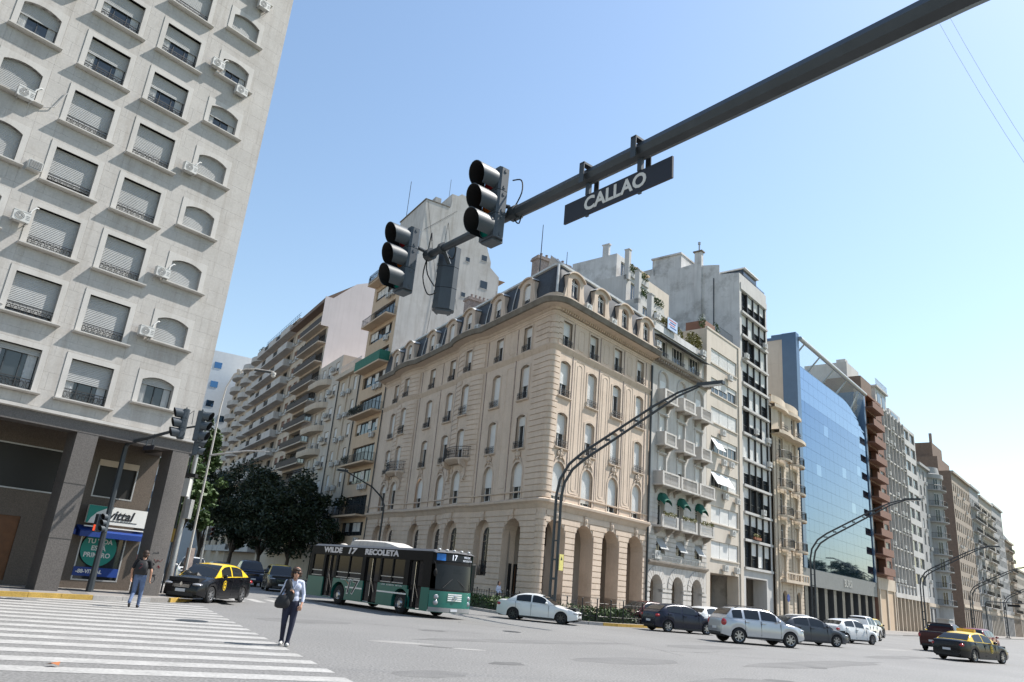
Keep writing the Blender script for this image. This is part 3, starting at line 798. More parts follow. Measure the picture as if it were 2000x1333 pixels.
# windows of both faces
sash = {}
rw = random.Random(21)
def place_window(face_, c, z0_, z1_, rise, wd, kind, state, guard):
    y = .3 - (bow(c) if face_ == 'L' else 0)
    loc = onL(c, y, z0_) if face_ == 'L' else (c, y, z0_)
    rz = QL if face_ == 'L' else 0
    hh = z1_ - z0_
    win = put('window', glass_mesh(('cb', wd, round(hh, 2), rise), wd, hh, 2, .72 if hh > 2.2 else 0, rise, fw=.07), mb_, loc, rz)
    if state > .05:
        sh = hh * state
        if rise >= wd / 2 - .01:
            k = ('csh', wd, round(sh, 2))
            if k not in _CUBE:
                s = MB(); n = int(sh / .075); z = hh - sh
                pts = arch_pts(-wd / 2, wd / 2, hh - sh, hh, rise) if sh > rise else None
                s.prism(pts or [(-wd / 2, hh - sh), (wd / 2, hh - sh), (wd / 2, hh), (-wd / 2, hh)], -.012, .0)
                for i in range(n):
                    zz = hh - sh + i * sh / n
                    hw = wd / 2 if zz < hh - rise else math.sqrt(max(0, rise ** 2 - (zz - hh + rise) ** 2)) * (wd / 2 / rise)
                    if hw > .08: s.box(-hw + .01, hw - .01, -.022, -.0125, zz, zz + .05)
                _CUBE[k] = s.mesh('shutter', m_shut)
            put('shutter', _CUBE[k], win, (0, -.06, 0))
        else: put('shutter', shutter_mesh(('c', wd, round(sh, 2)), wd, sh - rise * .5, m_shut, .075), win, (0, -.06, hh - sh))
    if guard:
        put('railing', rail_mesh(('cb', round(wd + .16, 2), guard), wd + .16, guard, 'scroll'), win, (0, -.42, -.04))
        k = ('cbsill', wd)
        if k not in _CUBE:
            s = MB(); s.prism([(-.48, -.05), (-.48, -.11), (-.4, -.17), (-.31, -.2), (-.31, -.05)], -wd / 2 - .2, wd / 2 + .2, 'yz'); _CUBE[k] = s.mesh('sill', m_stone2)
        put('sill', _CUBE[k], win)
    # raised surround
    k = ('cbsur', wd, round(hh, 2), rise)
    if k not in _CUBE:
        s = MB(); t = .17; p = -.335
        pin = arch_pts(-wd / 2, wd / 2, 0, hh, rise); po_ = arch_pts(-wd / 2 - t, wd / 2 + t, 0, hh + t, (rise + t) if rise >= wd / 2 - .01 else rise * 1.1)
        seq = list(range(1, len(pin))) + [0]
        for a, b_ in zip(seq[:-1], seq[1:]):
            P1, P2, P3, P4 = pin[a], pin[b_], po_[b_], po_[a]
            s.quad((P1[0], p, P1[1]), (P2[0], p, P2[1]), (P3[0], p, P3[1]), (P4[0], p, P4[1]))
            s.quad((P3[0], p, P3[1]), (P3[0], -.3, P3[1]), (P4[0], -.3, P4[1]), (P4[0], p, P4[1]))
            s.quad((P1[0], p, P1[1]), (P1[0], -.2, P1[1]), (P2[0], -.2, P2[1]), (P2[0], p, P2[1]))
        _CUBE[k] = s.mesh('surround', m_stone2)
    put('surround', _CUBE[k], win)
    return win
def cartouche_mesh():
    if 'cart' not in _CUBE:
        s = MB(); s.ellipsoid((0, -.06, .3), (.17, .12, .26), 10, 8); s.ellipsoid((0, -.1, .52), (.12, .1, .12), 8, 6)
        for sx in (-1, 1):
            s.tube([(sx * .1, -.06, .5), (sx * .3, -.08, .42), (sx * .36, -.07, .2), (sx * .24, -.06, .08), (sx * .5, -.05, -.12), (sx * .62, -.04, -.36)], [.05, .06, .05, .06, .05, .02], 6)
            s.ellipsoid((sx * .25, -.07, .26), (.08, .07, .12), 8, 6)
        s.ellipsoid((0, -.05, .0), (.14, .1, .1), 8, 6)
        _CUBE['cart'] = s.mesh('cartouche', m_stone2, 40)
    return _CUBE['cart']
for face_, cen in (('R', WR), ('L', WL)):
    for i, c in enumerate(cen):
        isb = face_ == 'L' and i in (2, 5)
        st = {('R', 0): .9, ('R', 1): .92, ('R', 2): .82, ('R', 3): .85}.get((face_, i), rw.choice([.72, .6, .66, .9]))
        place_window(face_, c, 7.72, 10.45, .74, 1.48, 'a', st if face_ == 'R' or i < 5 else .3, 0)
        for r_i, (z0_, z1_, rise, wd) in enumerate(rows_):
            if isb and r_i == 0: z0_ = 11.35
            st = rw.choice([.95, .62, .55, .58, .3, .62, .95]) if r_i < 2 else rw.choice([.35, .3, .25, .5])
            place_window(face_, c, z0_, z1_, rise, wd, 's', st, 0 if (isb and r_i == 0) else (.55 if r_i == 2 or not isb else .8))
        loc = onL(c, -bow(c), 10.72) if face_ == 'L' else (c, 0, 10.72)
        if not isb: put('cartouche', cartouche_mesh(), mb_, loc, QL if face_ == 'L' else 0)
        # keystone over the arch
        k = 'keyst'
        if k not in _CUBE:
            s = MB(); s.prism([(-.14, 6.28), (.14, 6.28), (.2, 6.95), (-.2, 6.95)], -.16, 0); s.ellipsoid((0, -.16, 6.62), (.12, .09, .2), 8, 6); _CUBE[k] = s.mesh('keystone', m_stone2, 40)
        loc = onL(c, -bow(c), 0) if face_ == 'L' else (c, 0, 0)
        put('keystone', _CUBE[k], mb_, loc, QL if face_ == 'L' else 0)
# ground-floor windows set back in the blind arches on Callao
for i, c in enumerate(WL[1:]):
    y = .5 - bow(c)
    win = put('window', glass_mesh(('gf',), 1.25, 3.6, 2, .7, .5, fw=.07, fm=mat('brown_frame', (.12, .09, .07), .5)), mb_, onL(c, y - .02, 2.22), QL)
    o = MB(); wall(o, c - 1.16, c + 1.16, 2.15, 6.4, [(c - .62, c + .62, 2.25, 5.82, .5)], y=.44 - bow(c), d=.1); o.build('arch_infill', m_stone, mb_, rz=QL)
    put('railing', rail_mesh(('gf',), 1.3, 1.15, 'scroll'), win, (0, -.12, -.05))
for c in (-9.2, -13.6, -18, -22.6):
    o = MB(); o.box(c - .8, c + .8, -.05 - bow(c), .02, .35, 3.0); o.box(c - .74, c + .74, -.07 - bow(c), -.045, .4, 2.9, 1); o.build('shop_window', [m_stone2, m_gdark], mb_, rz=QL)
o = MB(); o.quad((-5, 2.6, 0), (-2.2, 2.6, 0), (-2.2, 2.6, 6.5), (-5, 2.6, 6.5)); o.box(-4.2, -3.1, 2.5, 2.58, .1, 2.9, 1); o.box(-4.3, -3.0, 2.48, 2.57, 2.95, 3.9, 2); o.box(-4.3, -3.0, 2.48, 2.57, 4.6, 6.2, 1); o.build('porch_wall', [MATS['arcade_stone'], m_gdark, m_shut2], mb_, rz=QL)
# projecting balconies on the bows
def balcony(c, z0_, hw, pr):
    q = MB(); n = 14; out = []
    for k in range(n + 1):
        t = -1 + 2 * k / n; out.append((c + hw * t, -.35 - pr * (1 - abs(t) ** 2.6)))
    rows = []
    for sc_, z in ((.55, z0_ - .42), (.75, z0_ - .3), (.96, z0_ - .16), (1.0, z0_ - .1), (1.0, z0_)):
        rows.append([(c + (x - c) * (.9 + .1 * sc_), y * sc_, z) for x, y in out])
    q.grid(rows); q.poly([(x, y, z0_) for x, y in out] + [(c + hw, .1, z0_), (c - hw, .1, z0_)])
    bal = q.build('balcony', m_stone2, mb_, rz=QL, smooth=40)
    r = MB()
    r.tube([(x, y + .04, z0_ + .92) for x, y in out], .025, 5); r.tube([(x, y + .04, z0_ + .08) for x, y in out], .018, 5); r.tube([(x, y + .04, z0_ + .74) for x, y in out], .012, 4)
    for k in range(n):
        x0_, y0_ = out[k]; x1_, y1_ = out[k + 1]
        for t in (0, .5): r.bar((x0_ + (x1_ - x0_) * t, y0_ + (y1_ - y0_) * t + .04, z0_), (x0_ + (x1_ - x0_) * t, y0_ + (y1_ - y0_) * t + .04, z0_ + .92), .012, n=4)
        for zc, sg in ((.3, 1), (.55, -1)):
            r.tube([(x0_ + (x1_ - x0_) * (.5 + sg * .38 * (1 - j / 12) * math.cos(j * .8)), (y0_ + y1_) / 2 + .04, z0_ + zc + .13 * (1 - j / 12) * math.sin(j * .8)) for j in range(9)], .014, 4, cap=False)
    r.build('railing', m_iron, bal)
    for sx in (-1, 1):
        s = MB(); x = c + sx * hw * .72
        s.prism([(-.05, z0_ - .15), (-pr * .85 - .3, z0_ - .15), (-pr * .8 - .25, z0_ - .55), (-.55, z0_ - .8), (-.5, z0_ - 1.3), (-.62, z0_ - 1.75), (-.05, z0_ - 1.85)], x - .14, x + .14, 'yz'); s.build('bracket', m_stone2, bal)
    return bal
balcony(-12.75, 11.4, 2.0, .95); balcony(-26.2, 11.4, 2.0, .85)
o = MB(); r4 = random.Random(4)
for k in range(60):
    p = Vector((-27.6 + r4.random() * 1.2, -1.1 + r4.random() * .2, 11.9 + r4.random() * .7)); d = Vector((r4.uniform(-1, 1), r4.uniform(-1, 1), r4.uniform(-.3, 1))) * .12; e = Vector((r4.uniform(-1, 1), r4.uniform(-1, 1), 0)) * .06
    o.quad(tuple(p - e), tuple(p + d), tuple(p + e), tuple(p - d * .3))
o.build('balcony_plant', m_leafd, mb_, rz=QL)
# thin moulded panels between the windows
def panel_frame(x0_, x1_, z0_, z1_, face_, ch=.16):
    q = MB(); t = .035
    pts = [(x0_ + ch, z0_), (x1_ - ch, z0_), (x1_ - ch * .2, z0_ + ch * .6), (x1_, z0_ + ch), (x1_, z1_ - ch), (x1_ - ch * .2, z1_ - ch * .6), (x1_ - ch, z1_), (x0_ + ch, z1_), (x0_ + ch * .2, z1_ - ch * .6), (x0_, z1_ - ch), (x0_, z0_ + ch), (x0_ + ch * .2, z0_ + ch * .6)]
    q.tube([(a, -.0, b) for a, b in pts] + [(pts[0][0], 0, pts[0][1])], .028, 4, cap=False)
    q.build('moulded_panel', m_stone, mb_, rz=QL if face_ == 'L' else 0)
for a, b in zip(WR[:-1], WR[1:]):
    m_ = (a + b) / 2 + .05
    panel_frame(m_ - .38, m_ + .38, 19.35, 21.0, 'R'); panel_frame(m_ - .3, m_ + .3, 8.6, 18.2, 'R'); panel_frame(m_ - .62, m_ + .62, 8.4, 18.45, 'R')
for a, b in ((-3.65, -8.0), (-16.6, -20.9)):
    m_ = (a + b) / 2
    panel_frame(m_ - .5, m_ + .5, 19.35, 21.0, 'L'); panel_frame(m_ - .55, m_ + .55, 8.6, 18.2, 'L')
# vertical joints and downpipes
for x in (2.62, 6.3, 9.95, 13.6): o = MB(); o.box(x - .03, x + .03, -.045, .0, 7.72, 21.3); o.build('vertical_joint', m_dbrick, mb_)
for x in (-5.1, -9.85, -15.4, -18.6, -23.3): o = MB(); o.box(x - .03, x + .03, -.045, .0, 7.72, 21.3); o.build('vertical_joint', m_dbrick, mb_, rz=QL)
o = MB(); o.tube([(LEN_R - .05, -.14, .2), (LEN_R - .05, -.14, 16), (LEN_R - .0, -.14, 21.3)], .09, 8); o.build('downpipe', m_dmetal, mb_)
o = MB(); o.tube([(-LEN_L + .1, -.1, .2), (-LEN_L + .1, -.1, 21.6)], .06, 8); o.build('downpipe', m_dmetal, mb_, rz=QL)
# ------------- mansard roof: parapet, slates, dormers
inn = lambda d: corner_off(-d)
sweep('roof_plinth', [(.55, 22.44), (.55, 22.93), (.4, 22.97), (.3, 22.97)], m_stone2, bows=True)
prof = [(.42, 22.95), (.38, 23.5), (.24, 24.4), (.02, 25.3), (-.1, 25.42)]
sweep('mansard_slope', prof, m_slate, bows=False, smooth=30)
sweep('roof_gutter', [(.0, 25.3), (.16, 25.36), (.17, 25.52), (-.1, 25.55)], m_zinc, bows=False)
# rows of slates standing proud near the corner
def dormer():
    if 'dorm' not in _CUBE:
        q = MB(); w_ = .92; pts = arch_pts(-w_, w_, 0, 2.05, .42, 12)
        # front face with opening
        inner = arch_pts(-.48, .48, .12, 1.72, .3, 12)
        seq = list(range(len(pts)))
        for a, b_ in zip(seq, seq[1:] + [0]):
            q.quad((pts[a][0], -.12, pts[a][1]), (pts[b_][0], -.12, pts[b_][1]), (inner[b_][0], -.12, inner[b_][1]), (inner[a][0], -.12, inner[a][1]))
            q.quad((inner[a][0], -.12, inner[a][1]), (inner[b_][0], -.12, inner[b_][1]), (inner[b_][0], .16, inner[b_][1]), (inner[a][0], .16, inner[a][1]))
            q.quad((pts[a][0], -.12, pts[a][1]), (pts[a][0], 1.5, pts[a][1]), (pts[b_][0], 1.5, pts[b_][1]), (pts[b_][0], -.12, pts[b_][1]))
        hood = [(x, z) for x, z in arch_pts(-w_ - .06, w_ + .06, 1.58, 2.16, .44, 12)][2:]
        low = [(x, z) for x, z in arch_pts(-w_ - .06, w_ + .06, 1.50, 2.05, .42, 12)][2:]
        for a in range(len(hood) - 1):
            for (A1, B1, y0_, y1_) in ((hood[a], hood[a + 1], -.3, 1.5),): q.quad((A1[0], y0_, A1[1]), (B1[0], y0_, B1[1]), (B1[0], y1_, B1[1]), (A1[0], y1_, A1[1]), 1)
            q.quad((hood[a][0], -.3, hood[a][1]), (hood[a + 1][0], -.3, hood[a + 1][1]), (low[a + 1][0], -.3, low[a + 1][1]), (low[a][0], -.3, low[a][1]))
            q.quad((low[a][0], -.3, low[a][1]), (low[a + 1][0], -.3, low[a + 1][1]), (low[a + 1][0], -.1, low[a + 1][1]), (low[a][0], -.1, low[a][1]))
        for sx in (-1, 1):                          # scrolled cheeks
            q.prism([(sx * w_, 0), (sx * (w_ + .28), 0), (sx * (w_ + .2), .3), (sx * (w_ + .06), .9), (sx * w_, 1.5)], -.1, .1)
        _CUBE['dorm'] = q.mesh('dormer', [m_stone2, m_zinc])
        s = MB(); _CUBE['dormsh'] = None
    return _CUBE['dorm']
for face_, cen in (('R', [1.55, 5.2, 8.85, 12.4]), ('L', [-3.4, -7.9, -12.7, -16.5, -20.8, -25.8, -29.8])):
    for i, c in enumerate(cen):
        loc = onL(c, -.5, 22.72) if face_ == 'L' else (c, -.5, 22.72); rz = QL if face_ == 'L' else 0
        if face_ == 'L' and bow(c) > .1: loc = onL(c, -.5 - bow(c) * .5, 22.72)
        d = put('dormer', dormer(), mb_, loc, rz, (1.14, 1, 1.1))
        g_ = put('window', glass_mesh(('dorm',), .96, 1.6, 2, .72, .3, fw=.06), d, (0, .12, .12))
        st = .5 if face_ == 'L' else 0
        if face_ == 'L' and i in (0, 3, 4): st = [.72, 0, 0, .95, .6][i]
        if st: put('shutter', shutter_mesh(('dorm', st), .94, 1.6 * st - .1, m_shut, .075), d, (0, .07, .12 + 1.6 * (1 - st)))
for x in (-1, 3.1, 6.75): 
    if x > 0: put('air_conditioner', ac_mesh(), mb_, (x, -.55, 22.5), scale=(.9, .9, .9))
for x in (-10.6, -18.4): put('air_conditioner', ac_mesh(), mb_, onL(x - .3, -.6, 22.5), QL, scale=(.9, .9, .9))
o = MB()
for x in (-5.7, -10.1, -14.7, -18.7, -23.2, -27.8): o.tube([(x, -.5, 22.9), (x, -.44, 23.5), (x, -.3, 24.4), (x, -.08, 25.3)], .05, 6)
o.build('roof_pipes', m_zinc, mb_, rz=QL)
o = MB(); cc = (onL(-.3, 0.1, 0)); cq = [corner_off(d_)[4] for d_ in (.5, .46, .32, .1)]; o.tube([(p.x, p.y, z_) for p, z_ in zip(cq, (22.95, 23.5, 24.4, 25.4))], .11, 6); o.build('hip_ridge', m_zinc, mb_)
# standing-seam zinc roof above the mansard
ap = Vector((5.5, 8.5, 26.4))
zr = MB(); e0 = [Vector((x, .0, 25.5)) for x in np.linspace(.5, LEN_R, 24)]; e1 = [Vector((x, 2.6, 27.6)) for x in np.linspace(2.2, LEN_R, 24)]
zr.grid([[tuple(p) for p in e0], [tuple(p) for p in e1]])
for a, b_ in zip(e0, e1): zr.bar(tuple(a + Vector((0, 0, .03))), tuple(b_ + Vector((0, 0, .03))), .035, n=4)
zr.quad((1.4, .95, 25.3), (2.4, 2.9, 26.55), onL(-2.4, 2.9, 26.55), onL(-1.4, .95, 25.3)) if False else None
zr.build('zinc_roof', m_zinc, mb_)
o = MB(); P0 = (.5, .0, 25.5); P1 = (2.2, 2.6, 27.6); pl = [onL(-LEN_L, .0, 25.48), onL(-.5, .0, 25.48), onL(-2.3, 2.6, 26.1), onL(-LEN_L, 2.6, 26.1)]
o.quad(*pl); o.quad(pl[1], P0, P1, pl[2]); o.poly([P1, (LEN_R, 2.6, 27.59), (LEN_R, 14, 26.4), onL(-LEN_L, 14, 26.4), pl[3], pl[2]])
o.quad((LEN_R, 0, 22.3), (LEN_R, 14, 22.3), (LEN_R, 14, 26.4), (LEN_R, .0, 25.5)); o.build('roof', m_zinc, mb_)
def chimney(x, y, z, w_, d_, h, pots):
    q = MB(); q.box(x, x + w_, y, y + d_, z, z + h); q.box(x - .12, x + w_ + .12, y - .12, y + d_ + .12, z + h, z + h + .18); q.box(x - .06, x + w_ + .06, y - .06, y + d_ + .06, z + h + .18, z + h + .34)
    c = q.build('chimney', m_dbrick, mb_, rz=QL)
    for k in range(pots):
        s = MB(); t = (k + .5) / pots; s.lathe([(.13, 0), (.15, .08), (.12, .12), (.12, .42), (.14, .48), (.1, .48), (.1, .3)], (x + w_ / 2, y + .3 + (d_ - .6) * t, z + h + .34), 10); s.build('chimney_pot', m_dbrick, c)
chimney(-9.3, 3.2, 25.5, 1.0, 3.6, 4.3, 5); chimney(-22.0, 3.0, 25.5, 1.0, 4.0, 4.0, 7)
o = MB(); o.bar((2.6, 4.0, 26.3), (2.6, 4.0, 31.0), .05, r2=.03); o.build('aerial', m_dmetal, mb_)
for x in (-15.2, -3.4): o = MB(); o.bar((x, 3, 26.2), (x, 3, 28.6), .04, r2=.025); o.build('aerial', m_dmetal, mb_, rz=QL)
# ------------------------------------------------------------------ buildings along the avenue
def bldR(name, label, s0, n=0): return thing(name, label, 'building', onR(s0, n), TR)
def shell(b, w_, D, z0_, z1_, left=True, right=True, roof=True, m=0):
    if left: b.quad((0, 0, z0_), (0, D, z0_), (0, D, z1_), (0, 0, z1_), m)
    if right: b.quad((w_, 0, z0_), (w_, D, z0_), (w_, D, z1_), (w_, 0, z1_), m)
    b.quad((0, D, z0_), (w_, D, z0_), (w_, D, z1_), (0, D, z1_), m)
    if roof: b.quad((0, 0, z1_), (w_, 0, z1_), (w_, D, z1_), (0, D, z1_), m)
def boxpart(name, m, parent, *bs, rz=0):
    q = MB()
    for b in bs: q.box(*b)
    return q.build(name, m, parent, rz=rz)
def leaves(mb, c, r, n, rnd, size=.12):
    for k in range(n):
        while True:
            v = Vector((rnd.uniform(-1, 1), rnd.uniform(-1, 1), rnd.uniform(-1, 1)))
            if v.length <= 1: break
        p = Vector((c[0] + v.x * r[0], c[1] + v.y * r[1], c[2] + v.z * r[2]))
        d = Vector((rnd.uniform(-1, 1), rnd.uniform(-1, 1), rnd.uniform(-.6, 1))).normalized() * size * rnd.uniform(.6, 1.3)
        e = d.cross(Vector((rnd.uniform(-1, 1), rnd.uniform(-1, 1), rnd.uniform(-1, 1)))).normalized() * size * .45
        mb.quad(tuple(p - d), tuple(p + e), tuple(p + d), tuple(p - e))
def foliage(name, m, parent, clumps, seed=1, size=.12, rz=0):
    q = MB(); rn = random.Random(seed)
    for c, r, n in clumps: leaves(q, c, r, n, rn, size)
    return q.build(name, m, parent, rz=rz)
def stone_balcony(parent, x0_, x1_, z, pr, h, m, solid=.45, balusters=True, brackets=()):
    bal = boxpart('balcony', m, parent, (x0_ - .08, x1_ + .08, -pr - .08, .0, z - .16, z), (x0_, x1_, -pr, -pr + .14, z + h - .14, z + h), (x0_, x0_ + .16, -pr + .14, 0, z + h - .14, z + h), (x1_ - .16, x1_, -pr + .14, 0, z + h - .14, z + h),
                  (x0_, x0_ + .3, -pr, -pr + .16, z, z + h - .14), (x1_ - .3, x1_, -pr, -pr + .16, z, z + h - .14), (x0_, x0_ + .12, -pr + .16, 0, z, z + h - .14), (x1_ - .12, x1_, -pr + .16, 0, z, z + h - .14))
    if balusters:
        n = max(2, int((x1_ - x0_ - .6) / .2))
        for i in range(n):
            x = x0_ + .3 + (i + .5) * (x1_ - x0_ - .6) / n
            if 'balus' not in _CUBE:
                s = MB(); s.lathe([(.035, 0), (.06, .12), (.065, .28), (.03, .55), (.045, .8), (.03, 1)], n=6); _CUBE['balus'] = {}
                _CUBE['_bal'] = s
            if m.name not in _CUBE['balus']: _CUBE['balus'][m.name] = _CUBE['_bal'].mesh('baluster', m)
            put('baluster', _CUBE['balus'][m.name], bal, (x, -pr + .08, z), 0, (1, 1, h - .14))
    for x in brackets:
        s = MB(); s.prism([(0, z - .16), (-pr * .8, z - .16), (-pr * .75, z - .3), (-.25, z - .45), (-.12, z - .75), (0, z - .8)], x - .11, x + .11, 'yz'); s.build('bracket', m_corbel if m is m_white else m, bal)
    return bal

# --- white ornate building with green awnings
t = bldR('ornate_building', 'white ornate building with stone balconies, flower boxes and small green awnings', 14.57)
W2 = 11.0; C2 = [2.2, 5.75, 9.3]; A2c = [1.6, 5.35, 9.0]
ops = [(c - 1.05, c + 1.05, 0, 3.6, 1.05, .8) for c in A2c]
ops += [(c - .75, c + .75, 5.35, 6.7, 0, .3) for c in C2] + [(c - .6, c + .6, 7.62, 10.3, .6, .45) for c in C2]
ops += [(c - .65, c + .65, z, z + 2.65, 0, .3) for c in C2 for z in (11.1, 14.6)] + [(c - .8, c + .8, 18.45, 21.3, .8, .2) for c in C2]
b = MB(); wall(b, 0, W2, 0, 22.3, ops); shell(b, W2, 14, 0, 22.3); b.build('wall', m_white, t)
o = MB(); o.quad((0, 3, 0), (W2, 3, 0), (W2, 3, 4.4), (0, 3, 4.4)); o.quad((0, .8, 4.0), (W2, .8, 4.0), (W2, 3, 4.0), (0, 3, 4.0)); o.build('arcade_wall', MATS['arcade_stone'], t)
for c in A2c: o = MB(); o.prism(arch_pts(c - .6, c + .6, .1, 3.1, .6), 2.9, 2.98); o.build('door', m_wood, t)
pieces(t, 'stone_course', courses(0.02, W2 - .02, .5, 2.2, .42, ops) + courses(.02, W2 - .02, 4.85, 7.2, .4, ops) + courses(.02, W2 - .02, 7.8, 10.6, .4, ops, pr=.03), m_white, limit=120)
boxpart('impost', m_white, t, *[(x0_, x1_, -.1, .3, 2.25, 2.45) for x0_, x1_ in ((0.02, .55), (2.65, 4.3), (6.4, 7.95), (10.05, 10.98))])
for c in A2c:                                      # fan of voussoirs round each arch
    for k in range(11):
        a0 = math.pi * (k + .06) / 11; a1 = math.pi * (k + .94) / 11; r0_, r1_ = 1.06, 1.75
        s = MB(); s.prism([(c + r0_ * math.cos(a0), 2.55 + r0_ * math.sin(a0)), (c + r1_ * math.cos(a0), 2.55 + r1_ * math.sin(a0)), (c + r1_ * math.cos(a1), 2.55 + r1_ * math.sin(a1)), (c + r0_ * math.cos(a1), 2.55 + r0_ * math.sin(a1))], -.07, .0); s.build('voussoir', m_white, t)
o = MB(); o.prism([(0, 4.3), (-.12, 4.4), (-.3, 4.55), (-.32, 4.68), (0, 4.75)], .02, W2 - .02, 'yz'); o.build('string_cornice', m_corbel, t)
boxpart('metal_rail', m_galv, t, (.3, 10.7, -.28, -.25, 5.12, 5.16), (.3, 10.7, -.28, -.25, 4.76, 4.79), *[(x, x + .03, -.28, -.25, 4.7, 5.14) for x in np.arange(.3, 10.7, .9)])
for c in C2:
    wd = put('window', glass_mesh(('b2m',), 1.5, 1.35, 2), t, (c, .22, 5.35))
    s = MB(); s.prism([(.02, 1.32), (-.72, .35), (-.70, .32), (.05, 1.30)], -.68, .68, 'yz'); s.build('tilted_shutter', m_shut2, wd)
    wd = put('window', glass_mesh(('b2f',), 1.2, 2.68, 2, .7, .6), t, (c, .4, 7.62))
    # green awning over the arch
    s = MB(); n = 10
    rows = []
    for ring in ((.72, .0, .0), (.74, -.35, -.08), (.66, -.75, -.42)):
        rr, y, dz_ = ring; rows.append([(rr * math.cos(math.pi * k / n), y, 2.1 + dz_ + rr * math.sin(math.pi * k / n) * (1 if y > -.5 else .75)) for k in range(n + 1)])
    s.grid(rows); s.build('awning', m_green, wd, (0, -.4, 0), smooth=40)
    for z, hh in ((11.1, 2.65), (14.6, 2.65)):
        wd = put('window', glass_mesh(('b2r',), 1.3, 2.65, 2, .75), t, (c, .26, z))
        st = random.Random(int(c * 10 + z)).choice([.95, .55, .95, .4])
        put('shutter', shutter_mesh(('b2', st), 1.3, 2.65 * st, m_shut, .08), wd, (0, -.06, 2.65 * (1 - st)))
        boxpart('surround', m_white, wd, (-.85, -.652, -.32, -.2, 0, 2.7), (.652, .85, -.32, -.2, 0, 2.7), (-.95, .95, -.4, -.2, 2.7, 2.85))
    o = MB(); o.prism(arch_pts(-.8, .8, 0, 2.85, .8), .12, .19, m=0); o.box(-.5, .5, .08, .12, 0, 2.0, 1); o.build('arched_panel', [m_white, m_shut], t, (c, 0, 18.45))
    s = MB(); s.tube([(c + .92 * math.cos(a), -.02, 20.5 + .92 * math.sin(a)) for a in [math.pi * k / 14 for k in range(15)]], .09, 6); s.tube([(c - .92, -.02, 18.5), (c - .92, -.02, 20.5)], .09, 6); s.tube([(c + .92, -.02, 18.5), (c + .92, -.02, 20.5)], .09, 6); s.build('arch_moulding', m_white, t)
    stone_balcony(t, c - 1.1, c + 1.1, 14.55, .85, 1.05, m_white, brackets=(c - .7, c + .7))
    stone_balcony(t, c - 1.2, c + 1.2, 18.4, .85, 1.05, m_white, brackets=(c - .75, c + .75))
for x0_, x1_ in ((.7, 3.8), (4.1, 7.4), (7.7, 10.9)):
    stone_balcony(t, x0_, x1_, 11.05, .95, 1.05, m_white, brackets=(x0_ + .4, x1_ - .4))
    bl = boxpart('balcony', m_white, t, (x0_ + .1, x1_ - .1, -.95, 0, 7.42, 7.58), (x0_ + .1, x1_ - .1, -.93, -.85, 8.38, 8.46), (x0_ + .1, x0_ + .4, -.94, -.8, 7.58, 8.38), (x1_ - .4, x1_ - .1, -.94, -.8, 7.58, 8.38))
    s = MB()
    for k in range(int((x1_ - x0_ - 1) / .18) + 1):
        x = x0_ + .42 + k * .18
        for sg in (0, 1): s.bar((x + .18 * sg * 1.5, -.89, 7.6), (x + .18 * (1 - sg) * 1.5, -.89, 8.38), .018, n=4)
    s.build('lattice', m_frame, bl)
    foliage('flowers', m_leafy, bl, [((x0_ + .5 + k * .42, -.95, 8.55), (.26, .18, .2), 26) for k in range(int((x1_ - x0_ - .6) / .42))], seed=int(x0_ * 7), size=.1)
    for x in (x0_ + .5, x1_ - .5): s = MB(); s.prism([(0, 7.42), (-.8, 7.42), (-.6, 7.15), (-.15, 6.9), (0, 6.8)], x - .14, x + .14, 'yz'); s.build('bracket', m_corbel, bl)
o = MB(); o.prism([(0, 21.7), (-.1, 21.8), (-.14, 22.0), (-.75, 22.12), (-.82, 22.3), (0, 22.42)], -.0, W2, 'yz'); o.build('main_cornice', m_corbel, t)
pieces(t, 'modillion', [(x, x + .16, -.62, 0, 21.88, 22.06) for x in np.arange(.2, W2 - .2, .42)], m_corbel)
# attic storey set behind the cornice
aops = [(.95 + i * 3.35, 3.3 + i * 3.35, 22.55, 24.6, 0, .3) for i in range(3)]
b = MB(); wall(b, 0, W2, 22.3, 25.6, aops, y=.3); b.quad((0, .3, 22.3), (0, 9, 22.3), (0, 9, 25.6), (0, .3, 25.6)); b.quad((0, .3, 25.6), (W2, .3, 25.6), (W2, 9, 25.6), (0, 9, 25.6)); b.build('attic_wall', m_white, t)
for a in aops:
    wd = put('window', glass_mesh(('b2a',), 2.35, 2.05, 4), t, ((a[0] + a[1]) / 2, .5, a[2])); put('railing', rail_mesh(('b2a',), 2.3, .8, 'bar'), wd, (0, -.35, 0))
o = MB(); o.prism([(.3, 24.75), (-.55, 24.42), (-.55, 24.36), (.3, 24.66)], .7, W2 - .2, 'yz'); o.build('awning', m_dmetal, t)
boxpart('parapet', m_whitedirty, t, (0, W2, .1, .3, 25.1, 25.75))
for x, z in ((.7, 23.3), (9.9, 25.15), (.5, 25.9)): put('air_conditioner', ac_mesh(), t, (x, .1, z))
put('air_conditioner', ac_mesh(), t, (1.3, .1, 4.85), scale=(1.1, 1, 1.2))
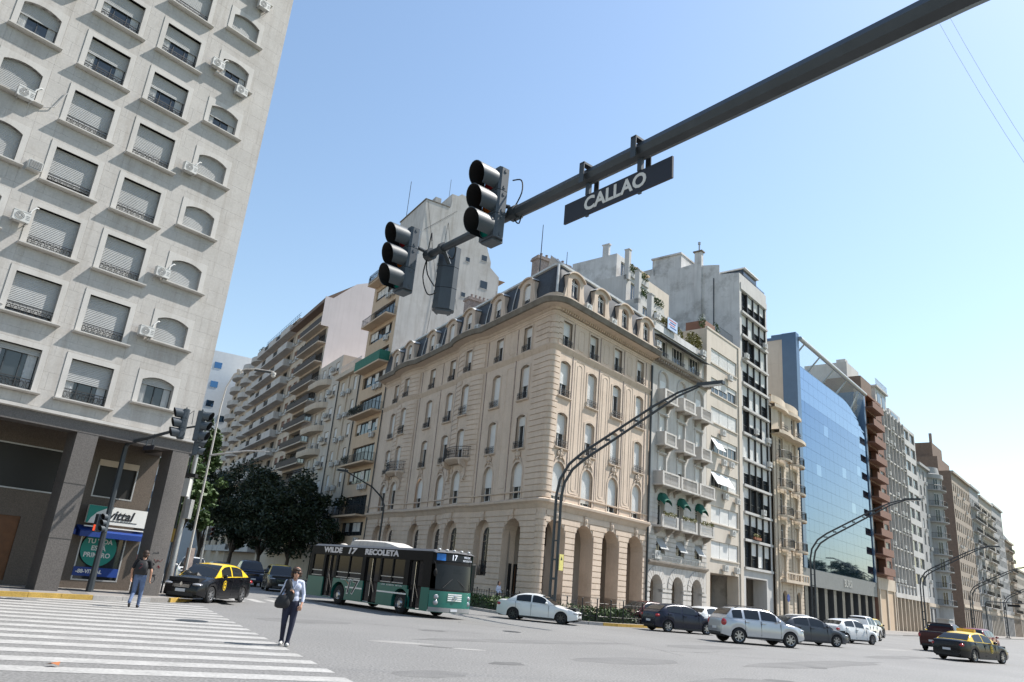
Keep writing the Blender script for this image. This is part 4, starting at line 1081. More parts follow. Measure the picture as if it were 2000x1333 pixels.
# stepped upper terraces with planting
for i, (y0_, za, zb) in enumerate(((1.6, 25.6, 28.2), (3.0, 28.2, 30.9), (4.2, 30.9, 33.4))):
    x1_ = (5.2, 4.4, 3.4)[i]
    b = MB(); oo = [(.8 + k * 1.6, 2.1 + k * 1.6, za + .3, zb - .5, 0, .2) for k in range(2)]
    wall(b, 0, x1_, za, zb, oo, y=y0_); b.quad((0, y0_, za), (0, 9.5, za), (0, 9.5, zb), (0, y0_, zb)); b.quad((x1_, y0_, za), (x1_, 9.5, za), (x1_, 9.5, zb), (x1_, y0_, zb)); b.quad((0, y0_, zb), (x1_, y0_, zb), (x1_, 9.5, zb), (0, 9.5, zb)); b.build('terrace_wall', m_lgrey if i < 2 else m_whitedirty, t)
    for k in oo: put('window', glass_mesh(('ter', round(k[3] - k[2], 2)), 1.3, k[3] - k[2], 2), t, ((k[0] + k[1]) / 2, y0_ + .15, k[2]))
    boxpart('planter', m_lgrey, t, (0.1, x1_ + .6, y0_ - 1.35, y0_ - 1.15, za, za + .55)); boxpart('post', m_lgrey, t, (.0, .4, y0_ - 1.4, y0_ - .9, za - .5, zb + .1), (-.05, .45, y0_ - 1.45, y0_ - .85, zb + .1, zb + .2))
    foliage('terrace_plants', m_leafy if i == 0 else m_leaf, t, [((.6 + k * .55, y0_ - 1.2, za + .85), (.5, .4, .55), 110) for k in range(int(x1_ / .55))], seed=30 + i)
boxpart('gable_flue', m_whitedirty, t, (-.0, .3, 5.2, 5.9, 33.4, 34.6), (-.05, .35, 5.1, 6.0, 34.6, 34.72))
boxpart('penthouse', m_dmetal, t, (.1, 4, 8, 13, 31, 33.0))
# beige set-back house on the roof
b = MB(); oo = [(5.9, 6.6, 29.5, 31, 0, .2), (7.2, 7.8, 29.5, 31.0, 0, .2)]; wall(b, 5.2, 11, 25.6, 33.0, oo, y=4.4); b.quad((5.2, 4.4, 25.6), (5.2, 10, 25.6), (5.2, 10, 33), (5.2, 4.4, 33)); b.quad((5.2, 4.4, 33), (11, 4.4, 33), (11, 10, 33), (5.2, 10, 33)); b.build('roof_house', m_beige, t)
for k in oo: put('window', glass_mesh(('rh', round(k[1] - k[0], 2)), k[1] - k[0], 1.5, 1), t, ((k[0] + k[1]) / 2, 4.55, 29.5))
boxpart('roof_canopy', m_tan, t, (5.0, 7.8, 5.0, 7.0, 34.0, 34.15), (5.4, 5.7, 5.4, 5.7, 33, 34), (7, 7.3, 5.6, 5.9, 33, 34))
boxpart('terrace_glazing', m_frame, t, (7.9, 7.96, 3.4, 3.5, 25.6, 29), (10, 10.06, 3.4, 3.5, 25.6, 29), (7.9, 10.06, 3.4, 3.5, 28.9, 29), (7.9, 10.06, 3.4, 3.5, 27.3, 27.36))
foliage('terrace_shrub', m_leafy, t, [((9.3, .6, 26.5), (1.4, .7, 1.1), 900), ((5.6, .6, 26.2), (1.2, .5, .7), 360), ((8.2, 2.6, 27.8), (.4, .4, .9), 150)], seed=77, size=.13)
sgn = boxpart('rental_sign', mat('sign_sky', (.42, .52, .68), .5), t, (2.6, 4.5, -.1, -.04, 25.75, 26.9)); 
for k in range(4): boxpart('print_line', m_bsign if k % 2 else mat('sign_red', (.45, .08, .06), .5), sgn, (2.85 + (k % 2) * .2, 4.25 - (k % 3) * .15, -.108, -.1, 26.65 - k * .22, 26.75 - k * .22))

# --- beige building with ribbon windows
t = bldR('ribbon_window_building', 'flat beige building with strips of white roller blinds between the ornate and dark grid facades', 25.62)
W3 = 8.35; fl = [5.8 + 3.13 * k for k in range(7)]
fl = [5.8, 9.1, 12.55, 15.95, 18.97, 22.0, 25.15]
ops = [(1.0, 7.3, z, z + 1.6, 0, .22) for z in fl] + [(.8, 7.25, 0, 4.45, 0, 1.2)]
b = MB(); wall(b, 0, W3, 0, 28.6, ops); shell(b, W3, 14, 0, 28.6); b.build('wall', m_beige, t)
boxpart('porch_wall', m_tan, t, (.3, 7.9, 3.2, 3.3, 0, 4.45)); boxpart('porch_soffit', m_beige, t, (.3, 7.9, 1.2, 3.3, 4.46, 4.5))
for x in (1.6, 3.0, 4.4, 5.8): boxpart('high_window', m_gdark, t, (x, x + .6, 3.15, 3.195, 3.0, 4.0))
boxpart('shop_front', m_gdark, t, (.9, 2.5, 3.14, 3.195, .15, 2.1), (3.6, 6.8, 3.14, 3.195, .15, 2.1))
sts = [(1, 1, 1), (1, 1, 1), (2, 2, 1), (2, .4, .3), (1, 1, 1), (.55, .5, .3), (1, 1, 1)]
for z, st in zip(fl, sts):
    for i in range(3):
        x = 1.0 + 2.1 * i + 1.05
        wd = put('window', glass_mesh(('b3',), 2.08, 1.58, 2), t, (x, .18, z + .01))
        if st[i] == 2:
            s = MB(); s.prism([(.0, 1.56), (-.85, .2), (-.82, .18), (.04, 1.54)], -1.0, 1.0, 'yz'); s.build('tilted_blind', m_shut, wd)
        elif st[i] > .1: put('shutter', shutter_mesh(('b3', st[i]), 2.04, 1.56 * st[i], m_shut, .07), wd, (0, -.05, 1.58 - 1.56 * st[i]))
    boxpart('sill', m_beige, t, (.95, 7.35, -.1, 0, z - .12, z - .0))
boxpart('corner_pilaster', m_beige, t, (7.62, 8.33, -.12, 0, 0, 28.6))
for x, z in ((3.2, 17.9), (5.2, 15.0), (3.4, 14.9), (3.8, 11.6), (6.6, 11.5), (5.4, 8.2), (3.6, 4.75), (6.3, 4.7), (5.0, 24.2)): put('air_conditioner', ac_mesh(), t, (x, -.02, z))
boxpart('parapet', m_beige, t, (0, W3, -.06, .2, 28.6, 28.8))
boxpart('roof_shed', m_brown, t, (1.2, 3.6, .8, 3, 28.65, 30)); foliage('roof_shrub', m_leaf, t, [((4.6, 1.2, 29.9), (.55, .5, 1.0), 240), ((.5, .8, 29.6), (.4, .4, .8), 140)], seed=5)
boxpart('roof_fence', m_dmetal, t, *[(3.8 + k * .25, 3.83 + k * .25, .3, .33, 28.7, 30.0) for k in range(14)], (3.8, 7.1, .3, .33, 29.9, 29.95))

# --- dark grid tower
t = bldR('dark_grid_tower', 'narrow dark tower gridded with black metal windows and pale floor slabs', 34.0)
W4 = 7.95; fl = [5.35 + 2.80 * k for k in range(11)]
b = MB(); wall(b, 0, W4, 0, 38.1, [(.5, 7.55, z + .22, z + 2.78, 0, .5) for z in fl] + [(.7, 6.2, 0, 4.5, 0, 1.5)], m=0); shell(b, W4, 15, 0, 38.1, left=False, roof=True); b.build('frame_wall', m_lgrey, t)
# weathered party wall with stepped top
o = MB(); o.prism([(0, 0), (0, 38.1), (2.4, 38.4), (2.4, 39.6), (3.4, 39.8), (5.2, 40.1), (5.2, 40.5), (11.2, 40.0), (11.2, 41.0), (15, 40.9), (15, 0)], -.05, .0, 'yz'); o.build('party_wall', m_whitedirty, t)
boxpart('flue', m_whitedirty, t, (-.25, .3, 4.6, 5.5, 30, 41.8)); boxpart('flue_cap', m_stained, t, (-.4, .45, 4.45, 5.65, 41.8, 41.95)); o = MB(); o.bar((0, 5, 41.9), (0, 5, 43.2), .1); o.lathe([(.16, 42.9), (.18, 43.2), (0, 43.3)], (0, 5, 0), 8); o.build('vent_pipe', m_galv, t)
boxpart('tank_room', m_whitedirty, t, (.2, 4, 7.5, 11.5, 40, 42.3), (0, 4.2, 7.4, 11.6, 42.3, 42.5)); o = MB(); o.tube([(-.1, 7.5, 30.2), (-.15, 4.5, 31), (-.15, 2.2, 30.2), (-.12, .6, 26.5), (-.12, .3, 22)], .08, 5); o.tube([(-.1, 3.1, 38), (-.1, 3.1, 29)], .06, 5); o.build('cable', m_dmetal, t)
for k, z in enumerate(fl):
    boxpart('floor_slab', m_lgrey, t, (.3, 7.75, -.22, .1, z - .05, z + .2))
    for i in range(4):
        x = .5 + 1.7625 * (i + .5)
        wd = put('window', glass_mesh(('b4',), 1.74, 2.55, 2, .35, fm=m_iron, fw=.09), t, (x, .28, z + .225))
        st = random.Random(k * 5 + i).choice([.95, .5, .45, .0, .42, .6])
        if k in (4,): st = 1
        if st > .1: put('shutter', shutter_mesh(('b4', st), 1.62, 2.45 * st, m_shut, .09), wd, (0, -.07, 2.5 - 2.45 * st))
        boxpart('mullion', m_iron, wd, (.79, .95, -.26, -.03, 0, 2.54))
for x, z in ((6.9, 16.8), (6.8, 19.5), (3.3, 19.8), (.9, 27.9), (4.9, 11.2), (6.4, 30.8)): put('air_conditioner', ac_mesh(), t, (x, -.1, z))
boxpart('window_box', m_soil, t, (2.3, 4.0, -.4, -.2, 8.45, 8.7)); foliage('window_box_plants', m_leafy, t, [((3.1, -.3, 8.85), (.9, .2, .2), 90)], seed=3)
boxpart('porch_wall', m_tan, t, (.3, 7.6, 3.6, 3.7, 0, 4.6)); boxpart('high_window', m_gdark, t, (1.8, 2.4, 3.55, 3.59, 2.0, 3.3), (4.3, 4.9, 3.55, 3.59, 2.0, 3.3)); boxpart('shop_front', m_gdark, t, (1, 6, 3.52, 3.59, .15, 1.6))
boxpart('terrace_parapet', m_lgrey, t, (.2, 7.9, -.1, .1, 36.2, 37.0)); put('railing', rail_mesh(('b4t',), 7.4, 1.4, 'bar'), t, (4, .1, 37.0))
boxpart('glass_penthouse', m_glass, t, (3.6, 7.5, 1.0, 4, 38.1, 40.2)); boxpart('penthouse_roof', m_frame, t, (3.4, 7.7, .7, 4.2, 40.2, 40.35))

# --- small cream house with curved balconies
t = bldR('curved_balcony_house', 'slim cream house with wavy parapet and curved iron balconies beside the glass block', 42.1)
W5 = 8.5
def wave(x): return .35 + .45 * abs(math.sin(math.pi * x / 4.25)) ** .8
zs5 = [4.9, 8.27, 11.8, 14.9, 18.2, 21.4]
cen5 = [2.1, 6.4]
ops = [(c - .65, c + .65, z + .05, z + 2.6, 0, .35) for c in cen5 for z in zs5] + [(c - .7, c + .7, 0, 3.75, .7, .6) for c in cen5]
b = MB(); wall(b, 0, W5, 0, 24.3, ops, xb=list(np.linspace(0, W5, 25))); b.warp(lambda x, y, z: (x, y - wave(x) * .6, z)); b.build('wall', m_cream, t)
b = MB(); shell(b, W5, 10, 0, 24.3); b.build('side_wall', m_cream, t)
cs = []
for bxx in courses(.05, W5 - .05, .4, 20.6, .40, ops, gap=.05, pr=.03):
    xs = sorted({bxx[0], bxx[1]} | {v for v in np.linspace(0, W5, 13) if bxx[0] < v < bxx[1]})
    for a, c in zip(xs[:-1], xs[1:]): cs.append((a, c, bxx[2] - wave((a + c) / 2) * .6, bxx[3] - wave((a + c) / 2) * .6) + bxx[4:])
pieces(t, 'stone_course', cs, m_cream, limit=150)
def wavy(name, m, z0_, z1_, pr, parent, inset=0):
    q = MB(); xs = np.linspace(-.15, W5 + .15, 40); rows = [[(x, 0, z0_) for x in xs], [(x, -wave(x) * .6 - pr, z0_ + (z1_ - z0_) * .25) for x in xs], [(x, -wave(x) * .6 - pr, z1_) for x in xs], [(x, 0, z1_) for x in xs]]
    q.grid(rows); return q.build(name, m, parent)
wavy('cornice', m_cream, 24.0, 24.5, .5, t); wavy('parapet', m_cream, 24.5, 25.6, .1, t); wavy('balcony', m_cream, 20.9, 21.4, .95, t)
boxpart('balcony', m_cream, t, (1, 8.2, -1.1, -.3, 4.6, 4.9), (1, 8.2, -1.1, -.95, 5.55, 5.7), *[(1.0 + k * .9, 1.15 + k * .9, -1.08, -.97, 4.9, 5.55) for k in range(9)])
for c in cen5:
    for z in zs5:
        wd = put('window', glass_mesh(('b5',), 1.3, 2.55, 2, .75), t, (c, .3 - wave(c) * .6, z + .05))
        if random.Random(int(c + z * 3)).random() < .6: put('shutter', shutter_mesh(('b5', .9), 1.28, 2.3, m_cream, .08), wd, (0, -.06, .2))
        if z > 5 and z < 21:
            s = MB(); n = 10; out = [(1.55 * math.cos(math.pi * k / n), -.25 - .85 * math.sin(math.pi * k / n) ** .7) for k in range(n + 1)]
            s.grid([[(x, y, -.25) for x, y in out], [(x * 1.04, y * 1.04, -.08) for x, y in out], [(x * 1.04, y * 1.04, 0) for x, y in out]]); s.poly([(x * 1.04, y * 1.04, 0) for x, y in out]); bl = s.build('balcony', m_cream, t, (c, -wave(c) * .6 + .1, z))
            r = MB(); r.tube([(x, y, .92) for x, y in out], .03, 4); r.tube([(x, y, .1) for x, y in out], .025, 4)
            for k in range(n):
                for tt in (0, .33, .66): x = out[k][0] + (out[k + 1][0] - out[k][0]) * tt; y = out[k][1] + (out[k + 1][1] - out[k][1]) * tt; r.bar((x, y, 0), (x, y, .92), .014, n=4)
            r.build('railing', m_iron, bl)
        elif z > 21: put('railing', rail_mesh(('b5',), 1.9, .9, 'scroll'), wd, (0, -.9, -.05))
    o = MB(); o.prism(arch_pts(c - .6, c + .6, .1, 3.6, .6), -.2, -.12); o.build('door', m_gdark, t)

# --- blue glass office block
t = bldR('glass_office_block', 'blue mirrored glass office block with sail-shaped facade and steel roof beam', 51.3)
W6 = 31.4; GZ0, GZ1 = 6.75, 35.8
def glass_top(x):                                   # the right-hand edge of the glass curves down
    u = x / W6
    return 32.3 - (max(0, x - 19) / 12.3) ** 2 * 4.4
nx, nz = 16, 17
px = np.linspace(1.2, W6 - .8, nx + 1); pz = np.linspace(GZ0, GZ1 - 3.6, nz + 1)
rn = random.Random(8)
for i in range(nx):
    for j in range(nz):
        x0_, x1_, z0_, z1_ = px[i] + .012, px[i + 1] - .012, pz[j] + .012, pz[j + 1] - .012
        ta, tb = glass_top(x0_), glass_top(x1_)
        if z0_ >= max(ta, tb) - .1: continue
        y = -.03 + rn.uniform(-.002, .002)
        q = MB(); a, c = min(z1_, max(ta, z0_ + .02)), min(z1_, max(tb, z0_ + .02))
        e = rn.uniform(-.006, .006); e2_ = rn.uniform(-.006, .006)
        q.prism([(x0_, z0_), (x1_, z0_), (x1_, c), (x0_, a)], y, .02)
        pale = z0_ > 27.5 - x0_ * .05 or (i, j) in ((5, 12), (9, 9), (13, 10), (7, 14), (11, 6), (3, 8))  # upper band of panes carries the painted reflection; a few single panes share it
        q.v = [(p[0], p[1] + (e * (p[0] - x0_) + e2_ * (p[2] - z0_)) * .25, p[2]) for p in q.v]
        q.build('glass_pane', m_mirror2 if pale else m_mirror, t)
xs = np.linspace(0, W6, 30); o = MB()
o.grid([[(x, .03, GZ0 - .1) for x in xs], [(x, .03, glass_top(x) + .05) for x in xs]]); o.grid([[(x, .03, glass_top(x) + .05) for x in xs], [(x, 4, glass_top(x) + .05) for x in xs]]); o.build('glazing_frame', m_bluepanel, t)
boxpart('edge_pier', m_bluepanel, t, (0, 1.15, -.25, 1.6, 6.7, 36.4)); boxpart('edge_pier', m_bluepanel, t, (W6 - .75, W6, -.15, 1.0, 6.7, 36.2))
o = MB(); o.poly([(W6 - .76, .9, GZ1 - 14), (W6 - .76, .9, 36.2), (W6 - .76, 9, 36.2), (W6 - .76, 9, GZ1 - 14)]); o.prism([(W6 - 5, GZ1 - 7), (W6 - .8, 36.1), (W6 - .8, GZ1 - 15), (W6 - 2.2, GZ1 - 11)], 1.2, 1.5); o.build('return_wall', mat('dark_blue_cladding', (.025, .06, .12), .35, .3), t)
boxpart('back_wall', m_beige, t, (0.02, 1.1, 1.61, 14, 6.7, 35.6), (1.1, W6 - .8, 4.2, 14, 6.7, 30)); boxpart('side_coping', m_bluepanel, t, (-.02, 1.12, 1.605, 3.0, 35.6, 36.35), (-.02, 1.12, 3.0, 14, 35.6, 36.0))
o = MB(); o.tube([(1.1, -.4, 35.8), (W6 - .5, -.4, 35.6)], .3, 10)
for k in range(5):
    x = 2.8 + k * 6.2; o.tube([(x, -.4, 35.5), (x - .5, 1.6, glass_top(x - .5) + .7), (x - .8, 2.4, glass_top(x - .8))], [.1, .16, .09], 8)
o.build('roof_beam', m_galv, t, smooth=40)
m_can = mat('canopy_glass', (.75, .82, .9), .05, var=0); m_can.node_tree.nodes['Principled BSDF'].inputs['Alpha'].default_value = .22
for k in range(5):
    x0_ = 1.3 + k * 5.9; x1_ = x0_ + 5.8; q = MB(); q.quad((x0_, -.35, 35.6), (x1_, -.35, 35.5), (x1_, 2.0, glass_top(x1_) + .1), (x0_, 2.0, glass_top(x0_) + .1)); q.build('canopy_pane', m_can, t)
q = MB(); q.box(.0, W6, -.1, 6, 4.7, 6.68); q.build('fascia', mat('grey_granite', (.16, .165, .165), .5, speck=.15), t)
for k in range(9):
    x = .9 + k * 3.55; boxpart('column', mat('dark_granite', (.06, .065, .07), .35), t, (x, x + 1.1, .1, 1.1, 0, 4.7))
boxpart('recess_wall', m_tan, t, (0, W6, 4, 4.2, 0, 4.7)); boxpart('shop_front', m_gdark, t, *[(1.9 + k * 3.55, 4.2 + k * 3.55, 3.93, 3.99, .15, 2.8) for k in range(8)])
text('BURSI', 1.35, m_galv, t, (17.2, -.16, 5.75), bold=.02, name='lettering')

# --- brown balcony tower
t = bldR('brown_balcony_tower', 'dark brown tower with wrapped tile balconies next to the blue glass', 83.2)
W7 = 9.9; fl = [8.2 + 2.85 * k for k in range(10)]
b = MB(); wall(b, 0, W7, 0, 36.6, [(0.4, 6.0, z + .1, z + 2.4, 0, 1.2) for z in fl] + [(6.6, 9.2, z + 1.0, z + 2.3, 0, .2) for z in fl], y=.0); shell(b, W7, 12, 0, 36.6); b.build('wall', m_brown, t)
for z in fl:
    boxpart('balcony', m_brown, t, (-.1, 6.3, -1.2, 0, z - .15, z + .05), (-.1, 6.3, -1.2, -1.08, z + .05, z + .9), (6.2, 6.3, -1.08, 0, z + .05, z + .9)); boxpart('recess', m_gdark, t, (.4, 6.0, 1.1, 1.18, z + .1, z + 2.4))
    put('window', glass_mesh(('b7',), 2.56, 1.28, 4), t, (7.9, .14, z + 1.01))
boxpart('base_beam', m_cream, t, (0, W7, -.2, .05, 5.9, 7.6)); boxpart('base_wall', m_tan, t, (.05, W7, -.06, -.01, 0, 5.89)); 
for k in range(3): boxpart('fin_column', m_cream, t, (.3 + k * 4.2, .8 + k * 4.2, -.25, 2, 0, 5.9))
boxpart('penthouse', m_brick, t, (-.0, 6, .4, 6, 36.6, 39.2)); boxpart('penthouse', m_lgrey, t, (2, 9, 3, 10, 39.2, 42.5), (5, 6.5, 4, 5.5, 42.5, 44)); boxpart('roof_house', m_pink, t, (6.2, 9.6, 1.5, 8, 36.6, 39.6))

# --- white grid tower
t = bldR('white_grid_tower', 'large white tower gridded with thin ribs over tall fin columns', 93.2)
W8 = 23.6; fl = [7.3 + 2.88 * k for k in range(10)]
xs8 = [.3 + 2.28 * i for i in range(6)]
ops = [(x + .12, x + 2.16, z + .12, z + 2.7, 0, .35) for x in xs8 for z in fl] + [(14.8, 18.6, z + .7, z + 2.5, 0, .25) for z in fl] + [(19.4, 23.0, z + .7, z + 2.5, 0, .25) for z in fl]
b = MB(); wall(b, 0, W8, 5.9, 36.3, ops); shell(b, W8, 12, 5.9, 36.3); b.build('wall', m_lgrey, t)
for z in fl:
    for i, x in enumerate(xs8):
        wd = put('window', glass_mesh(('b8',), 2.04, 2.58, 2, .3, fm=m_dmetal), t, (x + 1.14, .28, z + .12))
        st = random.Random(int(z * 7 + i * 3)).choice([0, .4, .6, .95, .2, 0])
        if st: put('shutter', shutter_mesh(('b8', st), 1.0, 2.5 * st, m_shut, .12), wd, (-.5 if i % 2 else .5, -.05, 2.55 - 2.5 * st))
        if random.Random(int(z * 3 + i * 11)).random() < .35: put('air_conditioner', ac_mesh(), t, (x + 1.5, .1, z + .3))
    for x in (16.7, 21.2):
        wd = put('window', glass_mesh(('b8b',), 3.8 if x < 17 else 3.6, 1.8, 3), t, (x, .2, z + .7))
    boxpart('slab_edge', m_white, t, (.1, 14.2, -.12, 0, z - .12, z + .1))
for x in xs8 + [14.0]: boxpart('rib', m_white, t, (x - .06, x + .1, -.25, 0, 5.95, 36.2))
for k in range(10): boxpart('fin_column', m_cream, t, (.2 + k * 2.5, .55 + k * 2.5, -.2, 2.2, 0, 5.9))
boxpart('base_wall', m_grey, t, (0, W8, 2.3, 2.5, 0, 5.9)); boxpart('base_beam', m_white, t, (0, W8, -.22, .0, 5.2, 5.9))
boxpart('penthouse', m_lgrey, t, (1, 8, 1, 7, 36.3, 40.2), (.6, 8.4, .6, 7.4, 40.2, 40.5), (12, 20, 1.5, 7, 36.3, 39)); boxpart('glass_room', m_glass, t, (2, 4, .95, 1, 37, 39.4), (5, 7, .95, 1, 37, 39.4), (13, 18, 1.44, 1.5, 36.6, 38.6)); put('railing', rail_mesh(('b8r',), 7.6, 1.3, 'bar', m_galv), t, (4.5, .8, 40.5))

# --- farther buildings
def far_building(name, label, s0, w_, H, m, cols_, f0, fh, wh, ww, D=12, n=0, side=None, base=m_cream, trim=None, bal=False):
    t = bldR(name, label, s0, n); nf = int((H - f0 - .5) / fh)
    ops = [(c - ww / 2, c + ww / 2, f0 + k * fh + .8, f0 + k * fh + .8 + wh, 0, .25) for c in cols_ for k in range(nf)]
    b = MB(); wall(b, 0, w_, 0, H, ops + [(c - ww * .6, c + ww * .6, 0, f0 - 1.2, 0, .5) for c in cols_]); shell(b, w_, D, 0, H, left=side is None); b.build('wall', m, t)
    if side: o = MB(); o.quad((0, 0, 0), (0, D, 0), (0, D, H), (0, 0, H)); o.build('side_wall', side, t)
    for c in cols_:
        for k in range(nf):
            z = f0 + k * fh + .8; rr = random.Random(int(c * 13 + k * 7 + s0))
            wd = put('window', glass_mesh(('far', ww, wh), ww, wh, 2, fm=m_frame if rr.random() < .4 else m_dmetal), t, (c, .2, z))
            st = rr.choice([0, 0, .5, .9, .3])
            if st: put('shutter', shutter_mesh(('far', ww, wh, st), ww, wh * st, m_shut, .15), wd, (0, -.04, wh * (1 - st)))
            if rr.random() < .2: put('air_conditioner', ac_mesh(), t, (c + ww * .5, -.02, z - .7))
            if bal and rr.random() < .8: q = boxpart('balcony', trim or m, t, (c - ww * .8, c + ww * .8, -.9, 0, z - .35, z - .2)); put('railing', rail_mesh(('far', ww), ww * 1.6, .9, 'bar'), q, (c, -.85, z - .2))
    boxpart('cornice', trim or m, t, (0, w_, -.5, 0, H - .5, H)); boxpart('base_band', base, t, (0, w_, -.15, 0, f0 - .9, f0 - .3))
    for c in cols_: boxpart('shop_front', m_gdark, t, (c - ww * .55, c + ww * .55, .4, .45, .1, f0 - 1.3))
    return t
t = far_building('pale_rotunda_building', 'pale building with a rounded balcony tower beside the white grid', 116.9, 14.5, 31, m_fargrey, [1.6, 4.6], 5.5, 3.1, 1.8, 1.3)
o = MB(); o.lathe([(2.9, 0), (2.9, 29), (3.3, 29.2), (3.3, 30), (2.7, 30.2), (2.5, 31.5), (0, 31.8)], (10.8, 1.0, 0), 20); o.build('round_bay', m_fargrey, t, smooth=30)
for k in range(8):
    z = 5.2 + k * 3.1; o = MB(); o.lathe([(2.9, z - .3), (3.7, z - .15), (3.7, z), (2.9, z)], (10.8, 1.0, 0), 20); o.build('balcony', m_fargrey, t, smooth=30)
    o = MB()
    for kk in range(40):
        a = math.pi + math.pi * kk / 39; o.bar((10.8 + 3.6 * math.cos(a), 1 + 3.6 * math.sin(a), z), (10.8 + 3.6 * math.cos(a), 1 + 3.6 * math.sin(a), z + .9), .02, n=3)
    o.tube([(10.8 + 3.6 * math.cos(math.pi + math.pi * k2 / 20), 1 + 3.6 * math.sin(math.pi + math.pi * k2 / 20), z + .9) for k2 in range(21)], .03, 4); o.build('railing', m_iron, t)
    for a in (-2.3, -1.5, -.8): put('window', glass_mesh(('rot',), 1.1, 2.3, 2), t, (10.8 + 2.92 * math.cos(a), 1 + 2.92 * math.sin(a), z + .05), a + math.pi / 2)
boxpart('penthouse', m_beige, t, (0, 4.5, 1, 8, 31, 34))
t = far_building('brown_brick_block', 'brown brick apartment block on the far corner with terraces on top', 150.5, 21, 35, m_fartan, [1.5 + 2.3 * k for k in range(9)], 6.5, 2.9, 1.9, 1.2, side=m_brick, D=16)
for k in range(9):
    z = 7.5 + k * 3.0; q = put('window', glass_mesh(('sd',), 3.0, 1.3, 3), t, (-.05, 5.5, z), -math.pi / 2); put('shutter', shutter_mesh(('sd', k % 3), 3.0, [.5, 1.2, .9][k % 3], m_shut, .15), q, (0, -.05, 1.3 - [.5, 1.2, .9][k % 3]))
    if k % 2: put('air_conditioner', ac_mesh(), t, (-.05, 6, z - .8), -math.pi / 2, (1.3, 1.3, 1.3))
boxpart('penthouse', m_brick, t, (.5, 14, 2.5, 14, 35, 38.5), (4, 15, 4, 14, 38.5, 42.5)); boxpart('chimney', m_dbrick, t, (10, 10.6, 5, 5.6, 42.5, 46))
far_building('white_rib_building', 'white ribbed apartment building beyond the brown brick block', 171.8, 13, 35.2, m_fargrey, [1.4 + 2.1 * k for k in range(6)], 6, 2.9, 2.0, 1.2, bal=True)
far_building('cream_flats', 'cream apartment building with pale window bands far down the avenue', 185, 19.5, 34.5, m_farcream, [1.6 + 2.3 * k for k in range(8)], 6, 2.9, 1.9, 1.3, trim=m_white, bal=True)
far_building('grey_flats', 'grey apartment building with small windows far down the avenue', 205, 18, 35, m_fargrey, [1.6 + 2.4 * k for k in range(7)], 6, 2.9, 1.8, 1.3, trim=m_pale)
t = far_building('tan_flats', 'tan apartment building with dark mansard at the far end of the avenue', 223.5, 15, 27, m_fartan, [1.6 + 2.4 * k for k in range(6)], 6, 2.9, 1.8, 1.3, bal=True)
o = MB(); o.prism([(0, 27), (2.5, 31), (10, 31), (12, 27)], 0.1, 14.9, 'yz'); o.build('mansard', m_slate, t)
far_building('low_stone_flats', 'low stone apartment building closing the row at the right edge', 239, 30, 20, m_farcream, [1.8 + 2.7 * k for k in range(10)], 6, 2.9, 1.8, 1.3)
# ------------------------------------------------------------------ buildings along the side street
def bldL(name, label, s0, s1): return thing(name, label, 'building', OB + dL * s1, TL)
def slab_balcony(t, x0_, x1_, z, pr, m, rail='bar', h=.95, solid=None):
    bl = boxpart('balcony', m, t, (x0_, x1_, -pr, .0, z - .18, z))
    if solid: boxpart('parapet', solid, bl, (x0_, x1_, -pr, -pr + .1, z, z + h), (x0_, x0_ + .1, -pr + .1, 0, z, z + h), (x1_ - .1, x1_, -pr + .1, 0, z, z + h))
    else:
        put('railing', rail_mesh(('sb', round(x1_ - x0_, 2)), x1_ - x0_, h, rail), bl, ((x0_ + x1_) / 2, -pr + .05, z))
        for x in (x0_ + .03, x1_ - .03): put('railing', rail_mesh(('sbs', round(pr, 2)), pr - .1, h, rail), bl, (x, -pr / 2, z), math.pi / 2)
    return bl
# --- tan building with green balcony and tall white party wall
t = bldL('tan_balcony_building', 'tan building with a green covered balcony and a tall blank white side wall', 33.4, 42.4)
w_ = 9.0; fl = [4.6 + 2.88 * k for k in range(12)]
ops = [(.9, 8.0, z + (.1 if k % 2 else .75), z + 2.2, 0, .3) for k, z in enumerate(fl)] + [(1, 8, 0, 3.2, 0, .5)]
b = MB(); wall(b, 0, w_, 0, 38.6, ops); b.quad((0, 0, 0), (0, 14, 0), (0, 14, 38.6), (0, 0, 38.6)); b.quad((0, 0, 38.6), (w_, 0, 38.6), (w_, 14, 38.6), (0, 14, 38.6)); b.build('wall', m_tan, t)
o = MB(); o.prism([(0, 0), (0, 38.6), (1.7, 38.6), (1.7, 46.2), (5.1, 46.3), (5.2, 47.4), (6.4, 48.6), (8.4, 48.4), (11.6, 40.6), (11.6, 39.9), (13.0, 38.9), (13.0, 20), (16, 20), (16, 0)], w_, w_ + .06, 'yz'); o.build('party_wall', m_white, t)
boxpart('upper_volume', m_white, t, (1, w_, 1.7, 5.1, 38.6, 46.1), (2, w_, 5.1, 8.3, 38.6, 48.2)); boxpart('roof_tank', m_grey, t, (w_ - 1.2, w_ - .2, 3.0, 3.8, 46.3, 47.1)); boxpart('roof_coping', m_stained, t, (.9, w_ + .1, 1.6, 5.0, 46.12, 46.28))
for d, z, a in ((8.3, 40.0, .55), (8.2, 35.2, .55), (8.0, 30.5, .55), (10.6, 40.9, .75), (10.9, 37.3, 1.0)):
    boxpart('small_window', m_glass, t, (w_ + .03, w_ + .075, d - a / 2, d + a / 2, z - a / 2, z + a / 2)); boxpart('window_trim', m_pale, t, (w_ + .02, w_ + .07, d - a / 2 - .08, d - a / 2 - .01, z - a / 2, z + a / 2), (w_ + .02, w_ + .1, d - a / 2 - .08, d + a / 2 + .08, z - a / 2 - .09, z - a / 2 - .01))
o = MB(); 
for p, q_ in (((1.9, 46), (5, 33)), ((5, 44), (4.0, 29)), ((5, 44), (7.5, 33)), ((1.9, 42), (6, 46))): o.bar((w_ + .12, p[0], p[1]), (w_ + .12, q_[0], q_[1]), .02, n=3)
